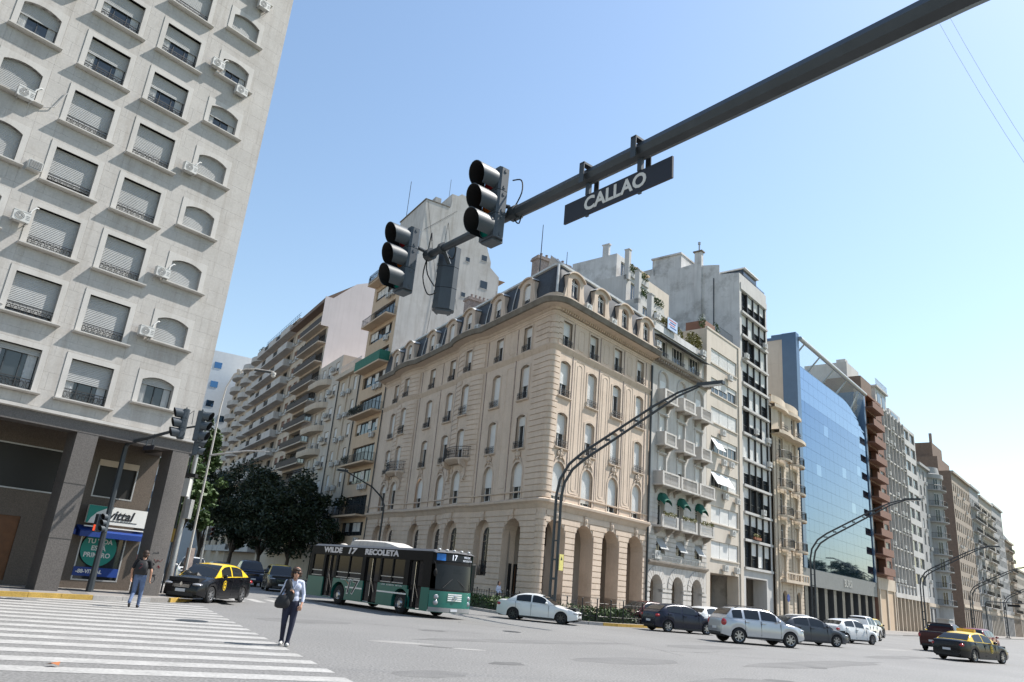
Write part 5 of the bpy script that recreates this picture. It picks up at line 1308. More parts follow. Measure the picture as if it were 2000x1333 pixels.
o.build('guy_wires', m_dmetal, t)
for k, z in enumerate(fl):
    hh = 2.1 if k % 2 else 1.45
    wd = put('window', glass_mesh(('a1', k % 2), 7.1, hh, 6, fm=m_dmetal), t, (4.45, .24, z + (.1 if k % 2 else .75)))
    for i in range(6):
        rr = random.Random(k * 9 + i)
        if rr.random() < .45 and k % 2 == 0: put('shutter', shutter_mesh(('a1', 1), 1.1, .9, m_shut, .07), wd, (-2.95 + i * 1.18, -.05, hh - .95))
    if k % 2:
        if k == 7: slab_balcony(t, .6, 8.7, z, 1.25, m_tan, solid=m_gbalc, h=1.15)
        else: slab_balcony(t, .6, 8.7, z, 1.25, m_tan)
        if k in (5, 3): foliage('balcony_plants', m_leafd, t, [((1.2 + i * .6, -1.0, z + .7), (.4, .3, .5), 70) for i in range(6 if k == 5 else 2)], seed=k)
    else:
        put('air_conditioner', ac_mesh(), t, (7.2, -.02, z - .05)); 
        if k % 4: put('air_conditioner', ac_mesh(), t, (5.9, -.02, z - .05))
boxpart('shop_front', m_gdark, t, (1.05, 7.95, .4, .45, .1, 3.1)); slab_balcony(t, .6, 8.7, 36.6, 1.2, m_tan)
o = MB(); o.bar((2, 2, 46), (2, 2, 52), .04); o.bar((6, 6, 48), (6, 6, 52), .03); o.build('aerial', m_dmetal, t)
# --- plain cream building
t = bldL('plain_cream_building', 'plain cream building with small shuttered windows and a drainpipe', 42.4, 51.2)
w_ = 8.8; fl = [4.4 + 3.05 * k for k in range(7)]
ops = [(c - .6, c + .6, z + .6, z + 2.4, 0, .25) for z in fl for c in (1.8, 6.6)]
b = MB(); wall(b, 0, w_, 0, 26.2, ops); shell(b, w_, 14, 0, 26.2); b.build('wall', m_cream, t)
for z in fl:
    for c in (1.8, 6.6):
        wd = put('window', glass_mesh(('a2',), 1.2, 1.8, 2), t, (c, .2, z + .6)); st = random.Random(int(z * 10 + c)).choice([.6, .75, .95]); put('shutter', shutter_mesh(('a2', st), 1.2, 1.8 * st, m_shut, .08), wd, (0, -.06, 1.8 * (1 - st)))
        put('air_conditioner', ac_mesh(), t, (c + (1.3 if c < 4 else -1.3), -.02, z + .3))
boxpart('pilaster', m_cream, t, (4.0, 4.5, -.15, 0, 0, 25.6)); boxpart('cornice', m_cream, t, (0, w_, -.6, 0, 25.6, 26.2)); o = MB(); o.tube([(.3, -.1, .3), (.3, -.1, 25.5)], .07, 6); o.tube([(8.5, -.1, .3), (8.5, -.1, 25.5)], .07, 6); o.build('drainpipe', m_dmetal, t)
o = MB(); o.prism([(1, 26.2), (5, 31.5), (9, 31.5), (9, 26.2)], 0, 5.5, 'yz'); o.build('attic', mat('salmon_plaster', (.55, .34, .27), .85), t); put('railing', rail_mesh(('a2t',), 8.4, 1.1, 'bar', m_galv), t, (4.4, -.3, 26.2)); o = MB(); o.bar((2, 6, 31), (2, 6, 35.5), .03); o.bar((1, 6, 35.2), (3.2, 6, 35.2), .03); o.build('aerial', m_dmetal, t)
# --- cream building with rounded balconies
t = bldL('rounded_balcony_building', 'cream building with rounded concrete balconies beside the dark balcony tower', 51.2, 61.2)
w_ = 10.0; fl = [3.6 + 3.25 * k for k in range(8)]
ops = [(c - .7, c + .7, z + .1, z + 2.4, 0, .25) for z in fl for c in (2.0, 4.6)] + [(7.2, 8.8, z + .9, z + 2.4, 0, .25) for z in fl]
b = MB(); wall(b, 0, w_, 0, 29.4, ops); shell(b, w_, 14, 0, 29.4); b.build('wall', m_beige, t)
for z in fl:
    for c, ww, zz, hh in ((2.0, 1.4, .1, 2.3), (4.6, 1.4, .1, 2.3), (8.0, 1.6, .9, 1.5)):
        wd = put('window', glass_mesh(('a2b', ww, hh), ww, hh, 2), t, (c, .2, z + zz)); put('shutter', shutter_mesh(('a2b', ww), ww, hh * .5, m_shut, .08), wd, (0, -.06, hh * .5))
    n = 12; out = [(-.4 if k == 0 else 6.0 * k / n, -1.25 + (.75 * max(0, (k - 7) / 5) ** 2)) for k in range(n + 1)]
    s = MB(); s.grid([[(x, y, z - .55) for x, y in out], [(x, y - .06, z - .2) for x, y in out], [(x, y - .06, z + .25) for x, y in out]]); s.poly([(x, y - .06, z) for x, y in out] + [(6.2, 0, z), (-.4, 0, z)]); s.poly([(x, y, z - .55) for x, y in out] + [(6.2, 0, z - .55), (-.4, 0, z - .55)]); s.quad((out[-1][0], out[-1][1] - .06, z - .55), (6.3, 0, z - .55), (6.3, 0, z + .25), (out[-1][0], out[-1][1] - .06, z + .25)); bl = s.build('balcony', m_cream, t)
    r = MB(); 
    for zz in (.45, .7, .95): r.tube([(x, y, z + zz) for x, y in out], .025, 4)
    r.build('railing', m_galv, bl); put('air_conditioner', ac_mesh(), t, (6.7, -.02, z + 1.2)); boxpart('window_ledge', m_cream, t, (7.0, 9.0, -.35, 0, z + .6, z + .85))
# --- dark brown balcony tower (side street)
t = bldL('dark_balcony_tower', 'tall apartment tower with dark brown balconies and a pinkish blank side wall', 61.2, 80.3)
w_ = 19.1; fl = [3.4 + 3.02 * k for k in range(12)]
ops = [(7.5, 18.3, z + .1, z + 2.5, 0, .9) for z in fl] + [(1.0, 3.0, z + .8, z + 2.4, 0, .25) for z in fl] + [(4.2, 6.4, z + .8, z + 2.4, 0, .25) for z in fl]
b = MB(); wall(b, 0, w_, 0, 39.8, ops); shell(b, w_, 15, 0, 39.8, right=False); b.build('wall', m_cream, t)
o = MB(); o.prism([(-1.2, 36), (-1.2, 40.6), (0, 40.6), (3.2, 43.8), (6.5, 45.2), (15, 45.2), (15, 0), (0, 0), (0, 36)], w_, w_ + .08, 'yz'); o.build('party_wall', m_pink, t)
o = MB(); o.prism([(-1.2, 39.8), (-1.2, 40.4), (3, 43.6), (14, 45), (14, 39.8)], 0, w_ - .01, 'yz'); o.build('roof', m_brick, t)
for k, z in enumerate(fl):
    slab_balcony(t, 7.3, 19.0, z, 1.15, m_cream, solid=None); boxpart('balcony_screen', mat('dark_screen', (.045, .032, .026), .7), t, (7.4, 18.9, -1.12, -1.09, z + .1, z + .85))
    put('window', glass_mesh(('a3w',), 10.8, 2.4, 7, fm=m_dmetal), t, (12.9, .8, z + .1))
    for c, ww in ((2.0, 2.0), (5.3, 2.2)):
        wd = put('window', glass_mesh(('a3', ww), ww, 1.6, 2, fm=m_dmetal), t, (c, .2, z + .8)); put('shutter', shutter_mesh(('a3', ww), ww, .8, m_brown, .1), wd, (0, -.05, .8)); put('air_conditioner', ac_mesh(), t, (c - 1.4, -.02, z + .4))
    boxpart('string', m_white, t, (0, 7, -.15, 0, z + .35, z + .6))
    if k % 3 == 1: foliage('balcony_plants', m_leafd, t, [((9 + i * .9, -.9, z + .9), (.5, .25, .45), 60) for i in range(4)], seed=40 + k)
# --- white balcony building
t = bldL('white_parapet_flats', 'long white apartment block with solid white balcony parapets', 80.3, 104.2)
w_ = 23.9; fl = [3.3 + 3.06 * k for k in range(13)]
ops = [(c - 1.3, c + 1.3, z + .1, z + 2.4, 0, .3) for z in fl for c in (3, 9, 15, 21)]
b = MB(); wall(b, 0, w_, 0, 42.6, ops); shell(b, w_, 15, 0, 42.6); b.build('wall', mat('dull_render', (.34, .28, .225), .85, var=.12, streak=.4), t)
for k, z in enumerate(fl):
    boxpart('floor_slab', m_white, t, (.0, w_, -1.3, 0, z - .2, z))
    for x0_, x1_ in ((.2, 6.0), (9.0, 14.5), (17.6, 23.7)): boxpart('balcony', m_white, t, (x0_, x1_, -1.3, -1.18, z, z + 1.0), (x0_, x0_ + .12, -1.18, 0, z, z + 1.0), (x1_ - .12, x1_, -1.18, 0, z, z + 1.0))
    for c in (3, 9, 15, 21): put('window', glass_mesh(('a4',), 2.6, 2.3, 3, fm=m_dmetal), t, (c, .25, z + .1))
    put('railing', rail_mesh(('a4',), 2.8, .95, 'bar'), t, (7.5, -1.2, z)); put('railing', rail_mesh(('a4b',), 2.9, .95, 'bar'), t, (16, -1.2, z)); put('air_conditioner', ac_mesh(), t, (12, -.02, z + 1.2))
    if k % 3 == 0: foliage('balcony_plants', m_leafd, t, [((2 + i * 1.1, -1.2, z + 1.1), (.6, .3, .4), 50) for i in range(3)], seed=60 + k)
boxpart('roof_fence', mat('blue_rail', (.10, .22, .38), .5), t, *[(x, x + .05, .1, .15, 42.6, 43.6) for x in np.arange(0, 24, 1.2)], (0, 24, .1, .15, 43.55, 43.6), (0, 24, .1, .15, 43.1, 43.14))
# --- farther flats and blank white tower
t = bldL('stepped_balcony_flats', 'pale flats with curved balconies partly hidden by the street trees', 104.2, 130)
w_ = 25.8; fl = [3.3 + 3.06 * k for k in range(13)]
ops = [(c - 1.2, c + 1.2, z + .1, z + 2.3, 0, .3) for z in fl for c in (3, 9, 16, 22)]
b = MB(); wall(b, 0, w_, 0, 41.2, ops); shell(b, w_, 15, 0, 41.2); b.build('wall', m_cream, t)
for z in fl:
    for c in (3, 9, 16, 22): put('window', glass_mesh(('a5',), 2.4, 2.2, 2, fm=m_dmetal), t, (c, .25, z + .1))
    for x0_, x1_ in ((1, 8), (12, 18), (19.5, 25.6)):
        n = 8; out = [(x0_ + (x1_ - x0_) * k / n, -1.5 * math.sin(math.pi * k / n) ** .5) for k in range(n + 1)]; s = MB(); s.grid([[(x, y, z - .2) for x, y in out], [(x, y, z + .8) for x, y in out]]); s.poly([(x, y, z - .2) for x, y in out]); s.poly([(x, y, z + .2) for x, y in out]); s.build('balcony', m_white, t)
boxpart('roof_tank', m_lgrey, t, (18, 22, 3, 7, 41.2, 44.5)); boxpart('roof_room', m_grey, t, (22, 25, 1, 6, 41.2, 44.5))
t = thing('blank_white_tower', 'distant white tower wall with a few small blue windows above the side street', 'building', OB + dL * 150, TL)
b = MB(); b.box(0, 18, -11, 14, 0, 47); b.build('wall', mat('far_white', (.60, .63, .66), .8, var=.05), t)
for y, z in ((-5, 43), (-5, 38.5), (-5, 34), (-2, 31)): boxpart('small_window', m_mirror, t, (18.0, 18.06, y, y + 1.6, z, z + 1.4))
for k in range(11): boxpart('balcony', m_bluepanel, t, (2, 17, -12.4, -11, 6 + k * 3.5, 7.1 + k * 3.5))
boxpart('roof_coping', m_dmetal, t, (-.2, 18.2, -11.4, -9, 47, 47.4))
# ------------------------------------------------------------------ traffic signals
m_red = mat('lens_red', (.16, .006, .006), .2, var=0); m_amb = mat('lens_amber', (.22, .05, .004), .2, var=0); m_grn = mat('lens_green', (.004, .12, .09), .2, var=0)
m_grnon = mat('lens_green_lit', (.02, .5, .3), .2, var=0, emit=((.05, .9, .5), 2.0))
def signal_head(parent, loc, rz, lit=None, m=None, sc_=1.0):
    """three-lamp head facing local -y, centred on loc"""
    m = m or m_signal; P = .345
    b = MB()
    for k in (-1, 0, 1):
        z = k * P; h = P / 2 - .004
        b.prism([(-.15, -.1), (.15, -.1), (.165, -.06), (.165, .05), (.09, .11), (-.09, .11), (-.165, .05), (-.165, -.06)], z - h, z + h, 'xy')
        b.box(.16, .172, -.02, .01, z - .14, z - .1); b.box(.16, .172, -.02, .01, z + .1, z + .14)
    b.box(-.02, .02, -.02, .02, P * 1.5, P * 1.5 + .07); b.box(-.12, .12, -.08, .09, -P * 1.5 - .03, -P * 1.5)
    hd = b.build('signal_head', m, parent, loc, rz); hd.scale = (sc_,) * 3
    for k, lm in ((1, m_red), (0, m_amb), (-1, m_grn)):
        z = k * P; v = MB(); R0, R1 = .163, .155; n = 20; rows_o, rows_i = [], []
        for y, cut in ((-.1, 0), (-.42, 0)):
            ro, ri = [], []
            for i in range(n + 1):
                a = math.radians(-62) + math.radians(304) * i / n
                yy = y if y > -.2 else y + .12 * (1 - math.sin(a)) / 2
                ro.append((R0 * math.cos(a), yy, z + R0 * math.sin(a))); ri.append((R1 * math.cos(a), yy, z + R1 * math.sin(a)))
            rows_o.append(ro); rows_i.append(ri)
        v.grid(rows_o, 0); v.grid(rows_i[::-1], 1); v.grid([rows_o[1], rows_i[1]], 0)
        v.build('visor', [m, m_black], hd, smooth=40)
        q = MB(); q.lathe([(0, -.135), (.08, -.128), (.14, -.105)], (0, 0, z), 18, 0, 'y'); q.build('lens', m_grnon if (lit == 'g' and k == -1) else lm, hd, smooth=60)
    return hd
armd = Vector((.627, -.779, 0)); armA = math.atan2(armd.y, armd.x)
t = thing('traffic_signal_mast', 'large grey overhead signal mast carrying the street name sign, nearest the camera', 'traffic signal', (-1.30 + .627 * 9.6, 9.51 - .779 * 9.6, 0), armA)
# local x runs along the arm away from its tip: tip at x=-9.6
X0 = -9.6
o = MB(); o.tube([(X0 + .02, 0, 6), (X0 + 2.0, 0, 6)], [.05, .06], 12); o.build('arm_tip', m_mast, t, smooth=40)
o = MB(); o.tube([(X0 + 1.92, 0, 6), (X0 + 6.9, 0, 6.0), (-.6, 0, 5.95), (-.15, 0, 5.8), (0, 0, 5.4)], [.078, .112, .13, .13, .13], 8); o.build('arm', m_mast, t)
o = MB(); o.tube([(0, 0, .1), (0, 0, 5.5)], [.17, .13], 10); o.lathe([(.3, .12), (.3, .2), (.2, .24), (.17, .5)], (0, 0, 0), 12); o.build('pole', m_mast, t)
o = MB(); o.tube([(X0 + 1.85, 0, 6), (X0 + 1.97, 0, 6)], .095, 10); o.tube([(X0 + .0, 0, 6), (X0 + .12, 0, 6)], .085, 10); o.tube([(X0 + .35, 0, 6), (X0 + .42, 0, 6)], .08, 10)
o.bar((X0 + 1.9, -.09, 6.05), (X0 + 1.72, -.16, 6.12), .025); o.bar((X0 + .05, 0, 6.02), (X0 - .06, -.2, 6.1), .025); o.bar((X0 + .4, 0, 5.98), (X0 + .4, .12, 5.8), .03); o.build('clamps', m_mast, t)
signal_head(t, (X0 + 1.76, -.2, 6.06), .0, sc_=.92); signal_head(t, (X0 - .1, -.25, 5.86), .0, sc_=.9); signal_head(t, (X0 + .14, .28, 5.7), rad(238), sc_=.92)
o = MB()
for p in ([(X0 + 1.8, .0, 6.5), (X0 + 1.95, .02, 6.45), (X0 + 2.0, .0, 6.25), (X0 + 1.9, -.02, 6.06)], [(X0 + 1.9, 0, 5.92), (X0 + 2.0, .0, 5.83), (X0 + 2.02, .02, 5.98)], [(X0 + .05, -.02, 6.0), (X0 - .05, .0, 5.7), (X0 + .1, .02, 5.4), (X0 + .35, .0, 5.35)], [(X0 + .1, -.02, 6.2), (X0 - .0, .02, 6.35), (X0 + .02, .0, 5.8), (X0 + .2, .05, 5.5)], [(X0 + .5, 0, 6.05), (X0 + .62, .05, 5.95), (X0 + .5, .1, 5.84), (X0 + .36, .1, 5.95)]):
    pts = [Vector(v) for v in p]; sm = []
    for i in range(len(pts) - 1):
        for u_ in (0, .25, .5, .75):
            a, b_, c, d = pts[max(i - 1, 0)], pts[i], pts[i + 1], pts[min(i + 2, len(pts) - 1)]
            sm.append(.5 * ((2 * b_) + (c - a) * u_ + (2 * a - 5 * b_ + 4 * c - d) * u_ ** 2 + (3 * b_ - a - 3 * c + d) * u_ ** 3))
    sm.append(pts[-1]); o.tube(sm, .009, 5)
o.build('wiring', m_black, t)
sgn = boxpart('street_sign', mat('sign_black', (.018, .018, .024), .5), t, (X0 + 2.81, X0 + 4.3, -.012, .012, 5.535, 5.775))
lt = text('CALLAO', .26, mat('sign_letter', (.66, .63, .58), .6, var=.05), sgn, (X0 + 3.55, -.0135, 5.655), bold=.0085, extr=.0012)
bb_ = [v.co for v in lt.data.vertices]; lt.scale = (.86 / (max(v.x for v in bb_) - min(v.x for v in bb_)), .168 / (max(v.y for v in bb_) - min(v.y for v in bb_)), 1)
for x in (3.16, 3.89):
    boxpart('hanger', m_mast, t, (X0 + x - .028, X0 + x + .028, -.02, .02, 5.776, 5.93), (X0 + x - .035, X0 + x + .035, -.125, -.115, 5.88, 6.12), (X0 + x - .035, X0 + x + .035, .115, .125, 5.88, 6.12), (X0 + x - .035, X0 + x + .035, -.125, .125, 6.105, 6.13)); boxpart('hanger_foot', m_mast, sgn, (X0 + x - .02, X0 + x + .02, -.011, .011, 5.515, 5.536))
# --- left corner signal mast
lp = Vector((-14.55, 28.75, PV)); le = Vector((-11.3, 26.1, 0)); ld = (le - lp); ld.z = 0; LA = math.atan2(ld.y, ld.x); LL = ld.length
t = thing('traffic_signal_mast', 'dark signal mast with bent arm on the pavement in front of the shop', 'traffic signal', lp, LA)
o = MB(); o.tube([(0, 0, 0), (0, 0, 1.2), (0, 0, 5.25), (.05, 0, 5.42), (.25, 0, 5.5), (LL, 0, 5.85)], [.14, .11, .095, .09, .08, .05], 8); o.build('mast', m_mast, t)
signal_head(t, (LL + .15, -.18, 5.95), math.radians(-14)); signal_head(t, (LL + .75, .1, 5.9), math.radians(125)); signal_head(t, (LL + .45, .3, 5.35), math.radians(150), sc_=.8); signal_head(t, (.25, -.12, 2.45), math.radians(20), sc_=.62)
o = MB(); o.bar((LL - .1, 0, 5.84), (LL + .8, .1, 5.9), .035); o.tube([(LL + .1, -.05, 6.3), (LL + .35, 0, 6.45), (LL + .4, 0, 5.95)], .012, 5); o.build('bracket', m_mast, t)
sg = boxpart('street_sign', MATS['sign_black'], t, (1.45, 2.25, -.012, .012, 5.15, 5.32)); boxpart('hanger', m_mast, t, (1.6, 1.64, -.02, .02, 5.32, 5.68), (2.05, 2.09, -.02, .02, 5.32, 5.74))
boxpart('pedestrian_signal', m_signal, t, (-.3, -.05, -.32, -.1, 2.1, 2.75)); boxpart('walk_lens', mat('hand_red', (.5, .05, .03), .4, emit=((.9, .12, .05), .6)), t, (-.26, -.09, -.326, -.321, 2.14, 2.36))
# ------------------------------------------------------------------ poles behind the corner column
t = thing('utility_pole', 'pale concrete pole with junction boxes and cables behind the tower corner', 'pole', (-13.35, 32.6, 0))
o = MB(); o.tube([(0, 0, 0), (0, 0, 7.6)], [.12, .085], 10); o.build('shaft', m_galv, t, smooth=40)
boxpart('junction_box', m_ac, t, (-.48, .12, -.42, -.14, 4.1, 4.85)); boxpart('junction_box', m_galv, t, (.13, .33, -.3, .05, 3.2, 4.0)); boxpart('clamp', m_black, t, (-.35, .2, -.15, .15, 4.95, 5.1), (-.2, .2, -.16, .16, 6.0, 6.08)); 
o = MB(); o.tube([(-.2, -.05, .1), (-.2, -.05, 7.2)], .035, 6); o.tube([(-.33, .0, .1), (-.33, .0, 6.8)], .045, 6); o.build('conduit', m_mast, t); boxpart('yellow_guard', m_yellow, t, (-.25, -.15, -.1, -.09, 2.2, 2.75))
t = thing('street_lamp', 'slim white curved street lamp with round cameras above the side street', 'street lamp', (-13.15, 33.6, 0))
o = MB(); o.tube([(0, 0, 0), (0, 0, 8.4), (.06, 0, 9.3), (.3, 0, 9.95), (.75, 0, 10.25), (1.3, 0, 10.3), (2.1, 0, 10.25)], [.06, .04, .035, .035, .03, .03, .028], 8); o.build('pole', m_white, t, smooth=40)
o = MB(); o.tube([(1.2, 0, 10.24), (1.95, 0, 10.2)], .045, 6); o.build('lamp_arm', m_dmetal, t); 
for x in (.5, 2.12): o = MB(); o.ellipsoid((x, 0, 10.05), (.1, .1, .1)); o.lathe([(.11, 10.1), (.11, 10.2), (0, 10.24)], (x, 0, 0), 12); o.build('camera_dome', [m_white], t, smooth=40)
o = MB(); o.tube([(0, 0, 6.1), (1.6, 0, 6.45), (2.6, 0, 6.5)], [.05, .04, .03], 6); o.build('side_arm', m_galv, t)
for k, (x, y) in enumerate(((-12.9, 36.5), (-12.2, 38.6))):
    pass
t = thing('street_lamp', 'dark bent street lamp beside the far end of the stone building', 'street lamp', tuple(OB + dL * 21.5 - eL * 3.0), TL)
o = MB(); o.tube([(0, 0, 0), (0, 0, 7.6), (-.0, -.35, 8.3), (-.0, -1.4, 9.1), (0, -4.0, 10.1)], [.11, .09, .08, .07, .055], 8); o.build('pole', m_dmetal, t, smooth=40); boxpart('lantern', m_dmetal, t, (-.14, .14, -4.9, -3.9, 10.05, 10.22))
# ------------------------------------------------------------------ double-rail avenue lamps
LAMPS = [(-7.8, 'double-rail arched avenue lamp rising behind the white sedan'), (33.2, 'double-rail arched avenue lamp in front of the blue glass block'), (77.5, 'double-rail arched avenue lamp in front of the white grid tower'), (114, 'double-rail arched avenue lamp by the brown brick block'), (152, 'small double-rail arched avenue lamp, farthest along the avenue')]
def lamp_proto():
    t = thing('avenue_lamp', '', 'street lamp', (0, 0, 0), TR, 'arched lamps along the avenue')
    path = [(0, 0, .0), (0, 0, 6.4), (0, -.18, 7.3), (0, -.75, 8.15), (0, -1.6, 8.75), (0, -3.6, 9.8), (0, -6.0, 11.05), (0, -7.4, 11.65), (0, -8.6, 11.95)]
    inner = [(0, -.34, .0), (0, -.34, 6.3), (0, -.5, 7.1), (0, -1.0, 7.85), (0, -1.8, 8.4), (0, -3.75, 9.45), (0, -6.05, 10.72), (0, -7.4, 11.45), (0, -8.6, 11.85)]
    for p in (path, inner): o = MB(); o.tube(p, [.085, .085, .085, .085, .08, .075, .07, .06, .05], 8); o.build('rail', m_mast, t, smooth=40)
    o = MB()
    def at(pts, u_):
        L_ = [(Vector(b) - Vector(a)).length for a, b in zip(pts[:-1], pts[1:])]; s = u_ * sum(L_)
        for a, b, l in zip(pts[:-1], pts[1:], L_):
            if s <= l: return Vector(a).lerp(Vector(b), s / l)
            s -= l
        return Vector(pts[-1])
    for k in range(1, 17): o.box(*sum(([min(a, b), max(a, b)] for a, b in zip(at(path, k / 17) - Vector((.07, .0, .09)), at(inner, k / 17) + Vector((.07, 0, .09)))), []))
    o.build('spacers', m_mast, t)
    boxpart('lamp_head', m_mast, t, (-.16, .16, -9.9, -8.5, 11.85, 12.02)); boxpart('lamp_glass', m_shut, t, (-.13, .13, -9.8, -8.8, 11.81, 11.848)); boxpart('base_plate', m_mast, t, (-.3, .3, -.65, .3, 0, .12))
    return t
lp0 = lamp_proto()
for k, (s, lb) in enumerate(LAMPS):
    o = lp0 if k == 0 else copy_tree(lp0)
    o.location = onR(s, 7.0, PV) if k else onR(-5.1, 5.0, PV); o['label'] = lb

lp0.scale = (1.0, 1.07, 1.07)
ys = boxpart('notice', mat('yellow_notice', (.62, .55, .18), .6), None, (-.2, .2, -.012, .012, -.45, .45)); ys.location = onR(-4.95, 5.55, 3.2); ys.rotation_euler = (0, 0, TR); ys.name = 'notice_plate'; tag(ys, 'small yellow notice plate strapped to the nearest avenue lamp', 'sign')
q = MB(); q.poly([(-.1, -.013, .12), (.1, -.013, .12), (0, -.013, .34)]); q.build('print', m_ink, ys)
# far signal arm over the avenue
t = thing('traffic_signal_mast', 'thin far signal mast with green light low over the avenue at right', 'traffic signal', tuple(onR(128, 7.2, PV)), TR - math.pi / 2)
o = MB(); o.tube([(0, 0, 0), (0, 0, 6), (.3, 0, 6.3), (11, 0, 6.5)], [.12, .1, .09, .06], 8); o.build('mast', m_mast, t); signal_head(t, (9.5, 0, 6.0), 2.4, 'g'); boxpart('street_sign', m_black, t, (3.5, 5.5, -.02, .02, 5.7, 6.1))
# overhead wires at the top right
WA, WB = (13.2, 21.0, 24.9), (19.0, 23.0, 16.2)
t = thing('overhead_wires', 'pair of thin overhead wires crossing the sky at upper right', 'wire')
for dz_ in (0, .35): o = MB(); o.tube([tuple(Vector((WA[0] + 1.2 * dz_, WA[1], WA[2] + dz_)).lerp(Vector((WB[0] + dz_, WB[1], WB[2] + dz_)), k / 6) - Vector((0, 0, .5 * math.sin(math.pi * k / 6)))) for k in range(7)], .006, 4); o.build('wire', m_galv, t)
t = thing('pedestrian_signal', 'small dark pedestrian signal on a thin post behind the turning taxi', 'traffic signal', (-13.0, 34.7, PV), rad(60))
o = MB(); o.bar((0, 0, 0), (0, 0, 2.9), .045); o.build('post', m_galv, t); signal_head(t, (.15, 0, 2.6), 0, sc_=.6); boxpart('control_box', m_dbrick, t, (-.75, -.5, -.12, .12, .3, 1.9))
# ------------------------------------------------------------------ hedge and railing at the corner pavement
hp = [p for p in c2]
inner_pts = [OB + nR * 7.35 + dR * .5] + [p + (OB - p).normalized() * 1.05 for p in c2[1:]] + [X + dL * 10 + eL * 1.0, X + dL * 15 + eL * 1.0]
t = thing('hedge', 'low clipped green hedge at the pavement edge behind the white sedan', 'hedge', tuple(inner_pts[0]))
rn = random.Random(6); o = MB(); base_ = inner_pts[0]
for a, b_ in zip(inner_pts[:-1], inner_pts[1:]):
    d = (b_ - a); n = int(d.length * 260); e = Vector((-d.y, d.x, 0)).normalized()
    for k in range(n):
        p = a + d * rn.random() + e * rn.uniform(-.4, .4) - base_; p.z = PV + abs(rn.gauss(.45, .22)) % .85
        v = Vector((rn.uniform(-1, 1), rn.uniform(-1, 1), rn.uniform(-.3, 1))).normalized() * rn.uniform(.06, .12); w2 = v.cross(Vector((rn.uniform(-1, 1), rn.uniform(-1, 1), rn.uniform(-1, 1)))).normalized() * .045
        o.quad(tuple(p - v), tuple(p + w2), tuple(p + v), tuple(p - w2))
o.build('foliage', m_leaf, t)
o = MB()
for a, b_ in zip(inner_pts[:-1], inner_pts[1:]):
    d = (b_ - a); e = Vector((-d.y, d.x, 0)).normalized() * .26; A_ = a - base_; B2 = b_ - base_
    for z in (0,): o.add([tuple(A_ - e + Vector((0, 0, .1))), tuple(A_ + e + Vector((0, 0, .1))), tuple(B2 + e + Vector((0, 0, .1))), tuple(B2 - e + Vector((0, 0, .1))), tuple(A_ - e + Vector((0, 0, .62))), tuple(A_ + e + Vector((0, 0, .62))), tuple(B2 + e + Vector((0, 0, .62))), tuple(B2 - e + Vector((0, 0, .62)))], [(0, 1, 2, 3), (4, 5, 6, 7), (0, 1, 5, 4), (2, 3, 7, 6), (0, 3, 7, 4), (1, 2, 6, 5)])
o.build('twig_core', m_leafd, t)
t = thing('hedge_fence', 'low black iron picket fence standing in front of the clipped hedge', 'fence', tuple(inner_pts[0]))
pk = MB(); pk.box(-.012, .012, -.012, .012, 0, 1.05); pk.lathe([(.0, 1.15), (.025, 1.09), (0, 1.04)], n=6); pkm = pk.mesh('picket', m_iron)
pp = MB(); pp.box(-.03, .03, -.03, .03, 0, 1.15); pp.ellipsoid((0, 0, 1.2), (.05, .05, .05), 8, 6); ppm = pp.mesh('post', m_iron)
for a, b_ in zip(inner_pts[:-1], inner_pts[1:]):
    d = b_ - a; e = (p0 - a); out = Vector((d.y, -d.x, 0)).normalized()
    if out.dot(nR) < 0: out = -out
    n = max(1, int(d.length / .32)); an = math.atan2(d.y, d.x)
    for k in range(n):
        p = a + d * (k / n) + out * .5 - base_; put('post' if k % 5 == 0 else 'picket', ppm if k % 5 == 0 else pkm, t, (p.x, p.y, PV))
    o = MB(); q = a + out * .5 - base_; r = b_ + out * .5 - base_
    for z in (.3, 1.0): o.bar((q.x, q.y, PV + z), (r.x, r.y, PV + z), .014, n=4)
    o.build('rail', m_iron, t)
bo = MB(); bo.prism([(-.25, 0), (.25, 0), (-.1, .55), (-.3, .5)], -.12, .12); bo = bo.build('concrete_block', m_white, None, tuple(onR(1.2, 7.4, PV)), TR); tag(bo, 'tilted white concrete block at the right end of the hedge', 'block')
ds = thing('round_sign_post', 'small round blue road sign on a thin post in front of the beige porch', 'road sign', tuple(onR(28.5, 6.5, PV)), TR)
o = MB(); o.bar((0, 0, 0), (0, 0, 2.9), .03); o.build('post', m_galv, ds); o = MB(); o.lathe([(0, -.03), (.33, -.03), (.33, 0), (0, 0)], (0, 0, 2.6), 18, 0, 'y'); o.build('disc', m_bsign, ds)
kb = thing('kiosk', 'grey street kiosk cabinet on the pavement by the fin columns', 'kiosk', tuple(onR(101, 5.8, PV)), TR); boxpart('cabinet', m_grey, kb, (0, 3.2, 0, 1.6, 0, 2.3)); boxpart('roof', m_lgrey, kb, (-.15, 3.35, -.15, 1.75, 2.3, 2.45)); boxpart('shutter', m_shut2, kb, (.2, 3, -.02, 0, .9, 2.1))
